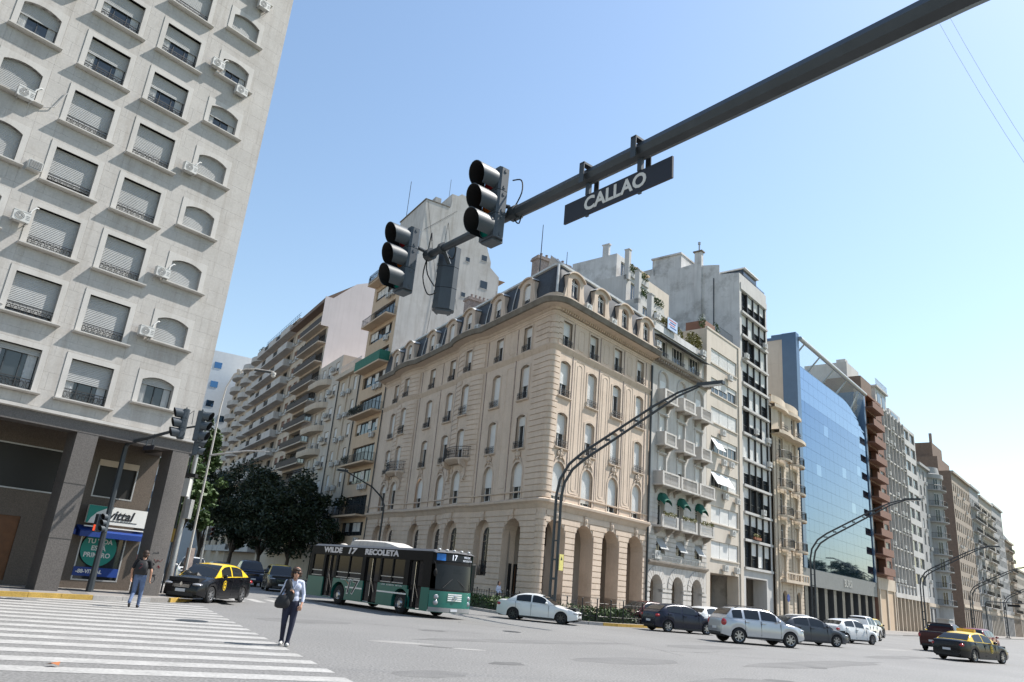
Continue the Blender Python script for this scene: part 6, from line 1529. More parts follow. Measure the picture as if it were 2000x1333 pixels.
# ------------------------------------------------------------------ trees
def tree(label, loc, h, cr, m, seed, leaves_n=5200, size=.26, lean=(0, 0), trunk_h=.35, group=None, flat=.75):
    rn = random.Random(seed); t = thing('street_tree', label, 'tree', loc, 0, group)
    o = MB(); th = h * trunk_h; top = Vector((lean[0] * .4, lean[1] * .4, th))
    o.tube([(0, 0, 0), tuple(top * .5 + Vector((rn.uniform(-.1, .1), 0, 0))), tuple(top)], [h * .026, h * .02, h * .017], 8)
    cc = Vector((lean[0], lean[1], h - cr * flat))
    tips = []
    for k in range(9):
        a = 2 * math.pi * k / 9 + rn.uniform(-.3, .3); el = rn.uniform(.1, 1.1); r = cr * rn.uniform(.5, .85)
        e = cc + Vector((math.cos(a) * math.cos(el) * r, math.sin(a) * math.cos(el) * r, math.sin(el) * r * flat - cr * .1)); mid = top.lerp(e, .5) + Vector((0, 0, rn.uniform(.1, .6)))
        o.tube([tuple(top * .96), tuple(mid), tuple(e)], [h * .012, h * .008, h * .003], 6); tips += [e, mid]
    o.build('trunk', m_bark, t)
    q = MB(); cl = []
    for k in range(46):
        a = rn.uniform(0, 2 * math.pi); u_ = rn.uniform(-.75, 1); r = math.sqrt(max(0, 1 - u_ * u_ * .9)) * rn.uniform(.25, 1.0) * (1.28 if rn.random() < .22 else 1)
        cl.append((cc + Vector((math.cos(a) * r * cr, math.sin(a) * r * cr, u_ * cr * flat)), cr * rn.uniform(.09, .27)))
    cl += [(e, cr * .26) for e in tips]
    for k in range(leaves_n):
        c, r = cl[rn.randrange(len(cl))]
        v = Vector((rn.gauss(0, 1), rn.gauss(0, 1), rn.gauss(0, .7))); v *= r * rn.random() ** .4 / max(.01, v.length); p = c + v
        d = Vector((rn.uniform(-1, 1), rn.uniform(-1, 1), rn.uniform(-.7, .5))).normalized() * size * rn.uniform(.5, 1.1); e = d.cross(Vector((rn.uniform(-1, 1), rn.uniform(-1, 1), rn.uniform(-1, 1)))).normalized() * size * .42
        q.quad(tuple(p - d), tuple(p + e), tuple(p + d), tuple(p - e))
    q.build('crown', m, t); return t
TG = 'trees along the side street'
def onS(s, off): return OB + dL * s - eL * off           # in front of the Callao facades
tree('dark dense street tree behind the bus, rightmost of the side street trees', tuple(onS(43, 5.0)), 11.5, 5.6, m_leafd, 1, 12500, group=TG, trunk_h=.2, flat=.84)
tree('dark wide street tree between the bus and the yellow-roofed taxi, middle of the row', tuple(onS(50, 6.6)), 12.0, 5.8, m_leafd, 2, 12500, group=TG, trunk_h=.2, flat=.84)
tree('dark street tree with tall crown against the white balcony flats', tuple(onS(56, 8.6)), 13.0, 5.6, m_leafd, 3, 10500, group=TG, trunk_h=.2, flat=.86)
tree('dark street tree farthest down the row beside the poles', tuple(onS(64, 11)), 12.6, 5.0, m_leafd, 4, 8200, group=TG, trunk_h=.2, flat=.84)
tree('light green sunlit tree behind the utility pole at the tower corner', (-24.6, 60.0, 0), 12.6, 2.1, m_leaf, 5, 5200, group=TG, trunk_h=.25, flat=1.7)
tree('sunlit green tree behind the corner column of the pale tower', (-19.6, 47.5, 0), 7.2, 1.9, m_leaf, 6, 3600, group=TG, flat=1.1)
PG = 'park trees across the avenue'
for k in range(7):
    p = onR(182 + k * 15, 47 + (k % 3) * 3)
    tree(('first', 'second', 'third', 'fourth', 'fifth', 'sixth', 'seventh')[k] + ' tall park tree from the left, mirrored low in the blue glass', tuple(p), 16.5 + (k * 37 % 4) * .6, 6.0, m_leaf, 20 + k, 2600, .6, group=PG)
tree('green park tree at the right edge beyond the last building', tuple(onR(262, 12)), 14, 6.0, m_leaf, 31, 3000, .5)
# ------------------------------------------------------------------ vehicles
m_tyre = mat('tyre', (.018, .018, .019), .85, var=.1); m_rim = mat('alloy', (.42, .42, .43), .3, .8, var=.05); m_rimd = mat('alloy_dark', (.06, .06, .062), .35, .6, var=.05)
m_cglass = mat('car_glass', (.014, .016, .018), .04, var=0, spec=.45)
m_hl = mat('headlamp', (.28, .29, .31), .1, .2, var=0, spec=.8); m_tl = mat('tail_lamp', (.32, .01, .012), .12, var=0, spec=.8); m_plate = mat('number_plate', (.55, .56, .58), .5, var=.1, scale=30)
m_trim = mat('black_trim', (.02, .02, .021), .55, var=0); m_chrome = mat('chrome', (.6, .6, .6), .12, 1.0, var=0)
def paint(name, c, metal=.0): return mat(name, c, .25, metal, var=.03, scale=2, coat=.6 if max(c) > .3 else .15, spec=.4 if max(c) > .3 else .3)
p_black = paint('paint_black', (.006, .006, .008)); p_white = paint('paint_white', (.68, .68, .67)); p_silver = paint('paint_silver', (.46, .47, .49), .4); p_grey = paint('paint_grey', (.07, .075, .085), .3); p_navy = paint('paint_navy', (.016, .018, .032), .2); p_yel = paint('paint_yellow', (.72, .48, .02)); p_red = paint('paint_red', (.16, .012, .02)); p_maroon = paint('paint_maroon', (.05, .012, .012)); p_dblue = paint('paint_dark_blue', (.02, .03, .06))
def interp(tab, x):
    if x <= tab[0][0]: return tab[0][1]
    for (a, u_), (b, v) in zip(tab[:-1], tab[1:]):
        if x <= b:
            t = (x - a) / (b - a); return u_ + (v - u_) * t
    return tab[-1][1]
def smoothtab(tab, n=5):
    """corner-rounded polyline"""
    out = [tab[0]]
    for i in range(1, len(tab) - 1):
        p0_, p1_, p2_ = tab[i - 1], tab[i], tab[i + 1]
        a = (p1_[0] + (p0_[0] - p1_[0]) * .3, p1_[1] + (p0_[1] - p1_[1]) * .3); c = (p1_[0] + (p2_[0] - p1_[0]) * .3, p1_[1] + (p2_[1] - p1_[1]) * .3)
        for k in range(n + 1):
            t = k / n; out.append(((1 - t) ** 2 * a[0] + 2 * t * (1 - t) * p1_[0] + t * t * c[0], (1 - t) ** 2 * a[1] + 2 * t * (1 - t) * p1_[1] + t * t * c[1]))
    return out + [tab[-1]]
SPEC = {
 'sedan': dict(L=4.55, W=1.78, wb=2.68, fx=.88, r=.315, belt=[(0, .52), (.06, .66), (.35, .76), (1.32, .93), (2.3, .96), (3.5, .99), (4.35, 1.0), (4.5, .93), (4.55, .7)], roof=[(1.22, .90), (1.95, 1.36), (2.35, 1.44), (3.0, 1.43), (3.45, 1.33), (3.98, 1.0)], win=[(1.75, 2.52), (2.6, 3.42)]),
 'compact_sedan': dict(L=4.4, W=1.74, wb=2.6, fx=.84, r=.31, belt=[(0, .5), (.05, .68), (.25, .8), (1.15, .97), (2.2, 1.0), (3.4, 1.03), (4.2, 1.05), (4.36, .98), (4.4, .7)], roof=[(1.05, .94), (1.75, 1.42), (2.15, 1.5), (2.9, 1.49), (3.35, 1.38), (3.8, 1.05)], win=[(1.55, 2.35), (2.45, 3.3)]),
 'hatch': dict(L=4.2, W=1.76, wb=2.6, fx=.85, r=.315, belt=[(0, .5), (.05, .66), (.3, .77), (1.15, .95), (2.2, .98), (3.3, 1.03), (4.0, 1.06), (4.15, .95), (4.2, .65)], roof=[(1.0, .91), (1.75, 1.40), (2.2, 1.49), (3.0, 1.47), (3.55, 1.36), (4.05, 1.03)], win=[(1.6, 2.45), (2.55, 3.45)]),
 'suv': dict(L=4.32, W=1.82, wb=2.67, fx=.82, r=.355, belt=[(0, .6), (.04, .82), (.22, .93), (1.05, 1.07), (2.1, 1.10), (3.3, 1.12), (4.2, 1.13), (4.28, 1.0), (4.32, .7)], roof=[(.98, 1.03), (1.62, 1.55), (2.05, 1.64), (3.2, 1.63), (3.75, 1.58), (4.2, 1.12)], win=[(1.5, 2.3), (2.4, 3.15), (3.28, 3.78)]),
 'mpv': dict(L=4.1, W=1.76, wb=2.6, fx=.8, r=.31, belt=[(0, .6), (.04, .8), (.22, .9), (.9, 1.05), (2, 1.07), (3.2, 1.08), (4.0, 1.08), (4.07, .9), (4.1, .65)], roof=[(.8, 1.0), (1.5, 1.58), (1.9, 1.66), (3.1, 1.66), (3.75, 1.62), (4.02, 1.1)], win=[(1.35, 2.15), (2.25, 3.05), (3.15, 3.7)]),
 'pickup': dict(L=5.2, W=1.85, wb=3.1, fx=.9, r=.38, belt=[(0, .65), (.04, .9), (.25, 1.02), (1.3, 1.12), (2.2, 1.15), (5.1, 1.17), (5.17, 1.1), (5.2, .7)], roof=[(1.2, 1.1), (1.85, 1.7), (2.2, 1.78), (2.9, 1.78), (3.2, 1.74), (3.4, 1.16)], win=[(1.75, 2.42), (2.52, 3.15)]),
}
WHEEL = {}
def wheel_meshes(r, rim):
    k = (r, rim.name)
    if k not in WHEEL:
        t = MB(); w_ = .1
        t.lathe([(r * .66, -w_), (r * .9, -w_), (r * .98, -w_ * .8), (r, -w_ * .4), (r, w_ * .4), (r * .98, w_ * .8), (r * .9, w_), (r * .66, w_)], n=28, axis='y')
        h = MB(); h.lathe([(r * .67, -w_ * .95), (r * .62, -w_ * .9), (r * .6, -w_ * .35)], n=28, axis='y'); h.lathe([(r * .6, -w_ * .3), (0, -w_ * .3)], n=28, m=1, axis='y')
        for i in range(7):
            a = 2 * math.pi * i / 7; ca, sa = math.cos(a), math.sin(a); px_, pz_ = -sa, ca
            pts = []
            for rr, ww in ((r * .1, r * .09), (r * .63, r * .07)):
                pts += [(rr * ca + ww * px_, -w_ * .82, rr * sa + ww * pz_), (rr * ca - ww * px_, -w_ * .82, rr * sa - ww * pz_)]
            h.add([pts[0], pts[1], pts[3], pts[2]] + [(p[0], -w_ * .4, p[2]) for p in (pts[0], pts[1], pts[3], pts[2])], [(0, 1, 2, 3), (0, 1, 5, 4), (1, 2, 6, 5), (3, 0, 4, 7)])
        h.lathe([(r * .17, -w_ * .4), (r * .17, -w_ * .88), (0, -w_ * .92)], n=12, axis='y')
        WHEEL[k] = (t.mesh('tyre', m_tyre, 40), h.mesh('rim', [rim, m_black], 30))
    return WHEEL[k]
def car(name, label, cat, kind, body, pos, heading, roofm=None, rim=None, group=None, extras=(), glass=None, steer=0):
    """heading: azimuth (deg) the nose points to; local +x points to the tail from the nose at 0"""
    S = SPEC[kind]; L_, W, r = S['L'], S['W'], S['r']; hw = W / 2
    a = rad(90 - heading); fwd = Vector((math.cos(a), math.sin(a), 0))
    base = Vector((pos[0], pos[1], 0)) + fwd * (L_ / 2)
    t = thing(name, label, cat, (pos[0], pos[1], 0), a + math.pi, group)
    ofs = -L_ / 2                                    # local x of the nose
    belt = smoothtab(S['belt']); roof = smoothtab(S['roof']); fw_, rw_ = S['fx'], S['fx'] + S['wb']
    sill = .2 if kind not in ('suv', 'pickup') else .3
    xs = sorted({round(v, 3) for v in list(np.linspace(0, L_, 64)) + [c + d for c in (fw_, rw_) for d in np.linspace(-r * 1.2, r * 1.2, 15)] + [p[0] for p in belt] if 0 <= v <= L_})
    def halfw(x):
        u_ = abs(x / L_ * 2 - 1); return hw * (1 - .20 * max(0, (u_ - .62) / .38) ** 2.2)
    def zlow(x):
        z = sill + (.10 * max(0, (abs(x / L_ * 2 - 1) - .8) / .2))
        for c in (fw_, rw_):
            R_ = r * 1.17
            if abs(x - c) < R_: z = max(z, r * .95 + math.sqrt(R_ * R_ - (x - c) ** 2))
        return z
    rows = []
    for x in xs:
        zb = zlow(x); zt = max(interp(belt, x), zb + .03); w_ = halfw(x); zm = zb + (zt - zb) * .55
        arch = any(abs(x - c) < r * 1.17 for c in (fw_, rw_))
        pr = [(w_ * .975, zb), (w_ * 1.0, zb + (zt - zb) * .3), (w_ * .995, zm), (w_ * .965, zb + (zt - zb) * .82), (w_ * .93, zt - .015), (w_ * .82, zt + .012), (w_ * .45, zt + .03), (0, zt + .035)]
        rows.append([(x + ofs, -y, z) for y, z in pr] + [(x + ofs, y, z) for y, z in reversed(pr[:-1])])
    b = MB(); b.grid(rows)
    for e in (0, -1): b.poly(rows[e])
    b.build('body', body, t, smooth=38)
    u = MB(); u.box(ofs + .12, ofs + L_ - .12, -hw + .24, hw - .24, sill - .02, interp(belt, L_ / 2) - .1); u.build('underbody', m_black, t)
    tr = MB()
    for sy in (-1, 1): tr.box(ofs + fw_ + r * 1.2, ofs + rw_ - r * 1.2, sy * hw * .978 - .012, sy * hw * .978 + .012, sill - .03, sill + .07)
    tr.box(ofs - .012, ofs + .1, -hw * .62, hw * .62, sill + .03, sill + .16); tr.box(ofs + L_ - .1, ofs + L_ + .012, -hw * .66, hw * .66, sill + .06, sill + .17); tr.build('sill_trim', m_trim, t)
    # cabin
    rx0, rx1 = roof[0][0], roof[-1][0]; rmax = max(p[1] for p in roof)
    def cab(x):
        zb = interp(belt, x) - .005; zr = max(interp(roof, x), zb + .002); h = (zr - zb) / max(.1, rmax - zb)
        yb = halfw(x) * .925; yr = yb - (yb - hw * .68) * min(1, h); return zb, zr, yb, yr
    xs2 = sorted({round(v, 3) for v in list(np.linspace(rx0, rx1, 40)) + [p[0] for p in roof]})
    rows = []
    for x in xs2:
        zb, zr, yb, yr = cab(x); dz_ = (zr - zb)
        pr = [(yb, zb), (yb + (yr - yb) * .5 + .012, zb + dz_ * .5), (yr + .015, zb + dz_ * .88), (yr * .93, zb + dz_ * .97), (yr * .55, zr + .012), (0, zr + .02)]
        rows.append([(x + ofs, -y, z) for y, z in pr] + [(x + ofs, y, z) for y, z in reversed(pr[:-1])])
    c = MB(); c.grid(rows); c.build('roof', roofm or body, t, smooth=45)
    gm = glass or m_cglass
    for sy, nm in ((-1, 'side_window'), (1, 'side_window')):
        for wa, wb_ in S['win']:
            g_ = MB(); rr_ = []
            for x in np.linspace(wa, wb_, 9):
                zb, zr, yb, yr = cab(x); dz_ = zr - zb
                ln = []
                for t_ in (.07, .5, .84):
                    y = (yb + (yr - yb) * (t_ / .5) * .5 + .012 * (t_ / .5) if t_ <= .5 else yb + (yr - yb) * .5 + .012 + ((yr + .015) - (yb + (yr - yb) * .5 + .012)) * ((t_ - .5) / .38))
                    ln.append((x + ofs, sy * (y + .008), zb + dz_ * t_))
                rr_.append(ln)
            g_.grid(rr_); g_.build(nm, gm, t, smooth=60)
    def pane(xa, xb_, nm, up):
        g_ = MB(); rr_ = []
        for x in np.linspace(xa, xb_, 9):
            zb, zr, yb, yr = cab(x); sl_ = (interp(roof, x + .02) - interp(roof, x - .02)) / .04; nrm = Vector((-sl_, 0, 1)).normalized() * .014
            rr_.append([(x + ofs + nrm.x, yr * k_ * .955, zr + .012 * (1 - abs(k_)) + nrm.z) for k_ in (-1, -.6, 0, .6, 1)])
        g_.grid(rr_); g_.build(nm, gm, t, smooth=60)
    rt = [p for p in S['roof']]
    pane(rt[0][0] + .04, rt[1][0] + (rt[2][0] - rt[1][0]) * .15, 'windscreen', 1)
    pane(rt[-2][0] + (.0 if kind != 'pickup' else .0), rt[-1][0] - (.06 if kind in ('sedan', 'compact_sedan') else .14), 'rear_window', -1)
    # wheels
    ty, rm_ = wheel_meshes(r, rim or m_rim)
    for x in (fw_, rw_):
        for sy in (-1, 1):
            wh = put('wheel', ty, t, (x + ofs, sy * (hw - .115), r), 0 if sy < 0 else math.pi)
            if steer and x == fw_: wh.rotation_euler.z += rad(steer)
            put('rim', rm_, wh)
    # lamps, grille, plates, mirrors, handles
    zf = interp(belt, .25) - .12; zr_ = interp(belt, L_ - .2) - .2
    for sy in (-1, 1):
        q = MB(); q.ellipsoid((ofs + .17, sy * hw * .66, zf), (.22, .21, .065), 12, 8); q.build('headlight', m_hl, t, smooth=60)
        q = MB(); q.ellipsoid((ofs + L_ - .14, sy * hw * .78, zr_), (.15, .12, .17 if kind in ('suv', 'mpv', 'pickup') else .085), 12, 8); q.build('tail_light', m_tl, t, smooth=60)
        mx = rt[0][0] + .48; q = MB(); q.ellipsoid((ofs + mx, sy * (hw + .07), interp(belt, mx) + .06), (.075, .11, .07), 10, 8); q.build('mirror', body if kind != 'pickup' else m_trim, t, smooth=60)
        for wa, wb_ in S['win'][:2]: q = MB(); q.box(ofs + wb_ - .2, ofs + wb_ - .02, sy * hw * .985 - .02, sy * hw * .985 + .02, interp(belt, wb_) - .14, interp(belt, wb_) - .105); q.build('door_handle', body, t)
        q = MB(); q.ellipsoid((ofs + .06, sy * hw * .68, sill + .15), (.06, .09, .05), 10, 6); q.build('fog_light', m_trim, t, smooth=60)
        for dx in (S['win'][0][1] + .04, S['win'][0][0] - .18, S['win'][1][1] + .02):   # door shut lines
            q = MB(); q.box(ofs + dx - .006, ofs + dx + .006, sy * hw * .985 - .012, sy * hw * .985 + .0135, sill + .1, interp(belt, dx) - .03); q.build('door_gap', m_black, t)
    q = MB(); q.box(ofs - .02, ofs + .1, -hw * .42, hw * .42, zf - .14, zf + .01); 
    for k in range(3): q.box(ofs - .028, ofs - .0, -hw * .4, hw * .4, zf - .12 + k * .04, zf - .105 + k * .04, 1)
    q.build('grille', [m_black, m_chrome], t)
    q = MB(); q.box(ofs - .03, ofs - .005, -.2, .2, sill + .18, sill + .29); q.build('number_plate', m_plate, t); q = MB(); q.box(ofs + L_ + .0, ofs + L_ + .02, -.2, .2, sill + .3, sill + .41); q.build('number_plate', m_plate, t)
    if 'rails' in extras:
        q = MB()
        for sy in (-1, 1): q.tube([(ofs + rt[2][0] - .05, sy * hw * .6, rmax - .02), (ofs + rt[2][0] + .15, sy * hw * .6, rmax + .07), (ofs + rt[3][0] + .1, sy * hw * .6, rmax + .07), (ofs + rt[3][0] + .35, sy * hw * .6, rmax - .04)], .022, 6)
        q.build('roof_rail', m_trim, t)
    if 'taxi_box' in extras: q = MB(); q.prism([(-.1, 0), (.1, 0), (.06, .14), (-.06, .14)], -.45, .45, 'xz'); q.build('taxi_sign', mat('taxi_sign_amber', (.7, .42, .06), .5), t, (ofs + (rt[2][0] + rt[3][0]) / 2 - .1, 0, rmax + .02))
    if 'badge' in extras:
        for sy in (-1, 1):
            q = MB(); q.lathe([(0, 0), (.17, 0)], n=20, axis='y'); q.lathe([(0, -.004), (.14, -.004)], n=20, m=1, axis='y'); q.lathe([(0, -.008), (.1, -.008)], n=20, m=0, axis='y'); bd = q.build('door_badge', [p_yel, m_ink], t, (ofs + S['win'][0][0] + .2, sy * (hw + .004), .68), 0 if sy < 0 else math.pi)
            bd.scale = (.8, 1, 1.15)
            tx = text('TAXI', .085, m_ink, bd, (0, -.012, 0), extr=.001)
    if 'spoiler' in extras: q = MB(); q.box(ofs + rt[-2][0] - .05, ofs + rt[-2][0] + .22, -hw * .58, hw * .58, rt[-2][1] - .0, rt[-2][1] + .05); q.build('spoiler', body, t)
    if 'bed' in extras: q = MB(); q.box(ofs + 3.45, ofs + L_ - .1, -hw * .8, hw * .8, 1.1, 1.222); q.tube([(ofs + 3.5, -hw * .8, 1.15), (ofs + 3.6, -hw * .72, 1.75), (ofs + 3.6, hw * .72, 1.75), (ofs + 3.5, hw * .8, 1.15)], .04, 6); q.build('load_bed', m_black, t)
    if 'emblem' in extras:
        q = MB(); q.prism([(0, .09), (.06, 0), (0, -.09), (-.06, 0)], -.03, -.0, 'yz'); q.build('emblem', m_chrome, t, (ofs - .01, 0, zf + .0))
    return t
# ------------------------------------------------------------------ vehicles on the street
car('taxi', 'black taxi with yellow roof turning beside the tower column', 'taxi', 'compact_sedan', p_black, (-11.6, 32.6), 189, p_yel, extras=('badge', 'emblem'))
car('taxi', 'black taxi with yellow roof queued behind the walking woman', 'taxi', 'mpv', p_black, (-14.1, 52), 158, p_yel)
car('pickup_truck', 'dark pickup truck waiting beside the queued taxi on the side street', 'pickup truck', 'pickup', p_dblue, (-18.0, 58), 155)
car('parked_car', 'dark car half hidden by the black pole on the side street', 'car', 'hatch', p_grey, (-21.6, 62), 150)
car('van', 'white van front behind the pale utility pole', 'van', 'mpv', p_white, (-19.2, 50), 158)
car('sedan', 'white sedan passing in front of the hedge', 'car', 'sedan', p_white, (2.75, 41.7), 106, rim=m_rimd).scale = (.96,) * 3
car('hatchback', 'dark navy hatchback with red tail lamps behind the silver off-roader', 'car', 'hatch', p_navy, (10.9, 44.2), 68)
car('parked_car', 'dark maroon car nose showing behind the navy hatchback', 'car', 'hatch', p_maroon, (9.6, 48.2), 240)
car('off_roader', 'silver off-roader with roof rails, nearest of the avenue traffic', 'car', 'suv', p_silver, (13.15, 38.2), 80, extras=('rails',))
car('hatchback', 'dark grey hatchback just ahead of the silver off-roader', 'car', 'hatch', p_grey, (18.0, 43.8), 77)
car('hatchback', 'white hatchback with slanted red tail lamp ahead of the grey one', 'car', 'hatch', p_white, (24.3, 52.3), 62)
car('hatchback', 'white hatchback partly hidden behind the dark grey one', 'car', 'compact_sedan', p_white, (21.5, 53.5), 45)
car('taxi', 'taxi with amber roof sign hidden behind the silver off-roader', 'taxi', 'sedan', p_black, (17.6, 49.5), 50, p_yel, extras=('taxi_box',))
car('pickup_truck', 'white pickup truck behind the white hatchback', 'pickup truck', 'pickup', p_white, (29.8, 62), 45)
car('hatchback', 'small white car far behind between navy hatchback and off-roader', 'car', 'hatch', p_white, (14.2, 49.6), 52)
car('taxi', 'small distant taxi by the fin columns of the white tower', 'taxi', 'mpv', p_black, (36.5, 74), 42, p_yel)
car('taxi', 'black and yellow taxi nearest the right edge of the picture', 'taxi', 'sedan', p_black, (25.6, 41.2), 60, p_yel, extras=('taxi_box', 'badge'))
car('pickup_truck', 'dark maroon pickup just beyond the right-hand taxi', 'pickup truck', 'pickup', p_maroon, (30.4, 51.6), 47, extras=('bed',))
car('off_roader', 'dark red off-roader ahead of the maroon pickup', 'car', 'suv', p_red, (35.6, 56.2), 46)
car('off_roader', 'small distant white off-roader parked by the kiosk', 'car', 'suv', p_white, (48.5, 83.5), 42)
car('taxi', 'distant taxi parked in front of the kiosk', 'taxi', 'hatch', p_black, (46.0, 79.2), 42, p_yel)
car('sedan', 'tiny white sedan far along the avenue', 'car', 'sedan', p_white, (58.5, 81), 42)
car('off_roader', 'tiny pale off-roader farthest along the avenue', 'car', 'suv', p_silver, (62.5, 83), 42)

# ------------------------------------------------------------------ city bus
BL, BW, BH = 10.9, 2.5, 2.98
fc = Vector((-2.45, 34.6, 0))                        # front corner on the door side
hd_ = rad(136.5); fw = Vector((math.sin(hd_), math.cos(hd_), 0)); rt_ = Vector((fw.y, -fw.x, 0))   # rt_: the bus's right (door side)
bus = thing('city_bus', 'teal and black city bus with white roof unit crossing the junction', 'bus', tuple(fc), math.atan2(-fw.y, -fw.x))
# local: x from nose (0) to tail (BL); y: door side at y=0, far side y=-BW or +BW
sgn_y = 1 if Vector((-math.sin(math.atan2(-fw.y, -fw.x)), math.cos(math.atan2(-fw.y, -fw.x)), 0)).dot(-rt_) > 0 else -1
def by(y): return y * sgn_y                          # depth into the bus from the door side
m_bdark = mat('bus_dark', (.012, .011, .011), .55, var=.05, spec=.12); m_bglass = mat('bus_glass', (.012, .013, .016), .06, var=0, spec=.2)
doors = [(.95, 2.0), (4.35, 5.6), (8.35, 9.35)]
wins = [(2.35, 3.25), (3.32, 4.2), (5.9, 7.0), (7.08, 8.15), (9.55, 10.6)]
wb_ = [2.45, 7.75]; WRr = .48
ops = [(a, b, .32, 2.42, 0, .12) for a, b in doors] + [(a, b, 1.32, 2.42, 0, .05) for a, b in wins]
arches = [(c - .62, c + .62, .28, 1.12, .45, .5) for c in wb_]
b = MB(); wall(b, .35, BL, .28, 1.28, [o_ for o_ in ops if o_[3] > 2 and o_[2] < 1] and [(a, c, .32, 1.28, 0, .12) for a, c in doors] + arches, m=0)
wall(b, .35, BL, 1.28, 2.5, [(a, c, 1.28, 2.42, 0, .12) for a, c in doors] + [(a, c, 1.32, 2.42, 0, .05) for a, c in wins], m=1)
wall(b, .35, BL, 2.5, BH - .12, [], m=1)
b.warp(lambda x, y, z: (x, by(y), z)); b.build('side_panel', [m_teal, m_bdark], bus)
b = MB(); b.quad((.4, by(BW), .28), (BL, by(BW), .28), (BL, by(BW), BH - .12), (.4, by(BW), BH - .12)); b.build('side_panel', m_teal, bus)
# roof and tail
b = MB(); rows = []
for x, dz_ in ((.12, -.12), (.5, 0), (BL - .3, 0), (BL - .02, -.1)):
    rows.append([(x, by(0), BH - .12 + min(0, dz_) * .4), (x, by(.12), BH - .02 + dz_), (x, by(BW / 2), BH + .02 + dz_), (x, by(BW - .12), BH - .02 + dz_), (x, by(BW), BH - .12 + min(0, dz_) * .4)])
b.grid(rows); b.build('roof', mat('bus_roof', (.10, .10, .105), .5, var=.1), bus)
b = MB(); rws = [[(BL + .02 * (1 - abs(u_ - .5) * 2) * 4, by(BW * u_), z) for u_ in (0, .1, .5, .9, 1)] for z in (.28, 1.2, 2.4, BH - .12)]; b.grid(rws); b.build('tail', m_teal, bus)
# front: curved nose
def nose(z):                                         # x of the nose at height z
    return .0 if z < 1.0 else .0 + (z - 1.0) * .09
def frow(z, sweep=.32): return [(nose(z) + sweep * abs(u_ * 2 - 1) ** 3.2, by(BW * u_), z) for u_ in np.linspace(0, 1, 13)]
b = MB(); b.grid([frow(z) for z in (.28, .5, .72, 1.18)], 0); b.grid([frow(z) for z in (1.18, 1.26)], 1); b.grid([frow(z) for z in (2.34, 2.46)], 1); b.grid([frow(z) for z in (2.46, 2.82, BH - .1)], 1); b.build('front_panel', [m_teal, m_bdark], bus, smooth=40)
b = MB(); b.grid([frow(z)[1:-1] for z in (1.26, 1.6, 2.0, 2.34)], 0); b.build('windscreen', m_bglass, bus, smooth=60)
b = MB(); b.grid([[(p[0] - .012, p[1], p[2]) for p in frow(z)] for z in (.30, .48)]); b.build('bumper', mat('bumper_grey', (.22, .22, .22), .5), bus, smooth=40)
b = MB(); b.grid([[(p[0] - .012, p[1], p[2]) for p in frow(z)[2:-2]] for z in (2.50, 2.80)]); db = b.build('destination_display', m_bglass, bus, smooth=60)
fy = by(BW / 2)
FR = (math.pi / 2, 0, -math.pi / 2 if True else 0)
m_led = mat('display_white', (.6, .62, .66), .5, var=0, emit=((.8, .85, 1), .3))
text('17', .34, m_led, db, (-.06, by(.95), 2.65), rot=(math.pi / 2, 0, -math.pi / 2), extr=.002, bold=.006); text('WILDE', .13, m_led, db, (-.06, by(1.72), 2.72), rot=(math.pi / 2, 0, -math.pi / 2), extr=.002); text('RECOLETA', .11, m_led, db, (-.06, by(1.75), 2.57), rot=(math.pi / 2, 0, -math.pi / 2), extr=.002)
b = MB(); b.grid([[(p[0] - .016, p[1], p[2]) for p in frow(z)[1:4]] for z in (2.50, 2.80)]); b.build('access_sign', mat('access_blue', (.02, .16, .5), .4), bus)
for k in range(4):
    z = .78 + k * .085; b = MB(); b.grid([[(p[0] - .02, p[1], p[2] + dz_) for p in frow(z)[4:-4]] for dz_ in (0, .055)]); b.build('grille_bar', m_wsign, bus)
b = MB(); b.lathe([(.1, -.0), (.12, -.02), (.1, -.03)], (-.03, by(BW / 2), .93), 14, 0, 'x'); b.bar((-.05, by(BW / 2), .93), (-.05, by(BW / 2), 1.03), .012); b.build('star_badge', m_chrome, bus)
for u_ in (.1, .9):
    for dz_ in (.68, .92): q = MB(); x = nose(.8) + .32 * abs(u_ * 2 - 1) ** 3.2; q.ellipsoid((x + .03, by(BW * (u_ + (.02 if u_ < .5 else -.02))), dz_), (.1, .14, .12), 12, 8); q.build('headlight', m_hl, bus, smooth=60)
b = MB(); b.box(nose(.5) - .03, nose(.5) - .005, min(by(1.05), by(1.45)), max(by(1.05), by(1.45)), .33, .44); b.build('number_plate', m_plate, bus)
b = MB(); b.tube([(.3, by(.05), 2.45), (-.02, by(-.1), 2.35), (-.1, by(-.12), 2.1)], .02, 6); b.ellipsoid((-.1, by(-.12), 1.95), (.06, .1, .17)); b.build('mirror', m_bdark, bus, smooth=50)
b = MB(); b.tube([(.0, by(.5), 1.33), (.08, by(1.1), 1.75)], .012, 4); b.tube([(.0, by(1.9), 1.33), (.08, by(1.3), 1.75)], .012, 4); b.build('wiper', m_black, bus)
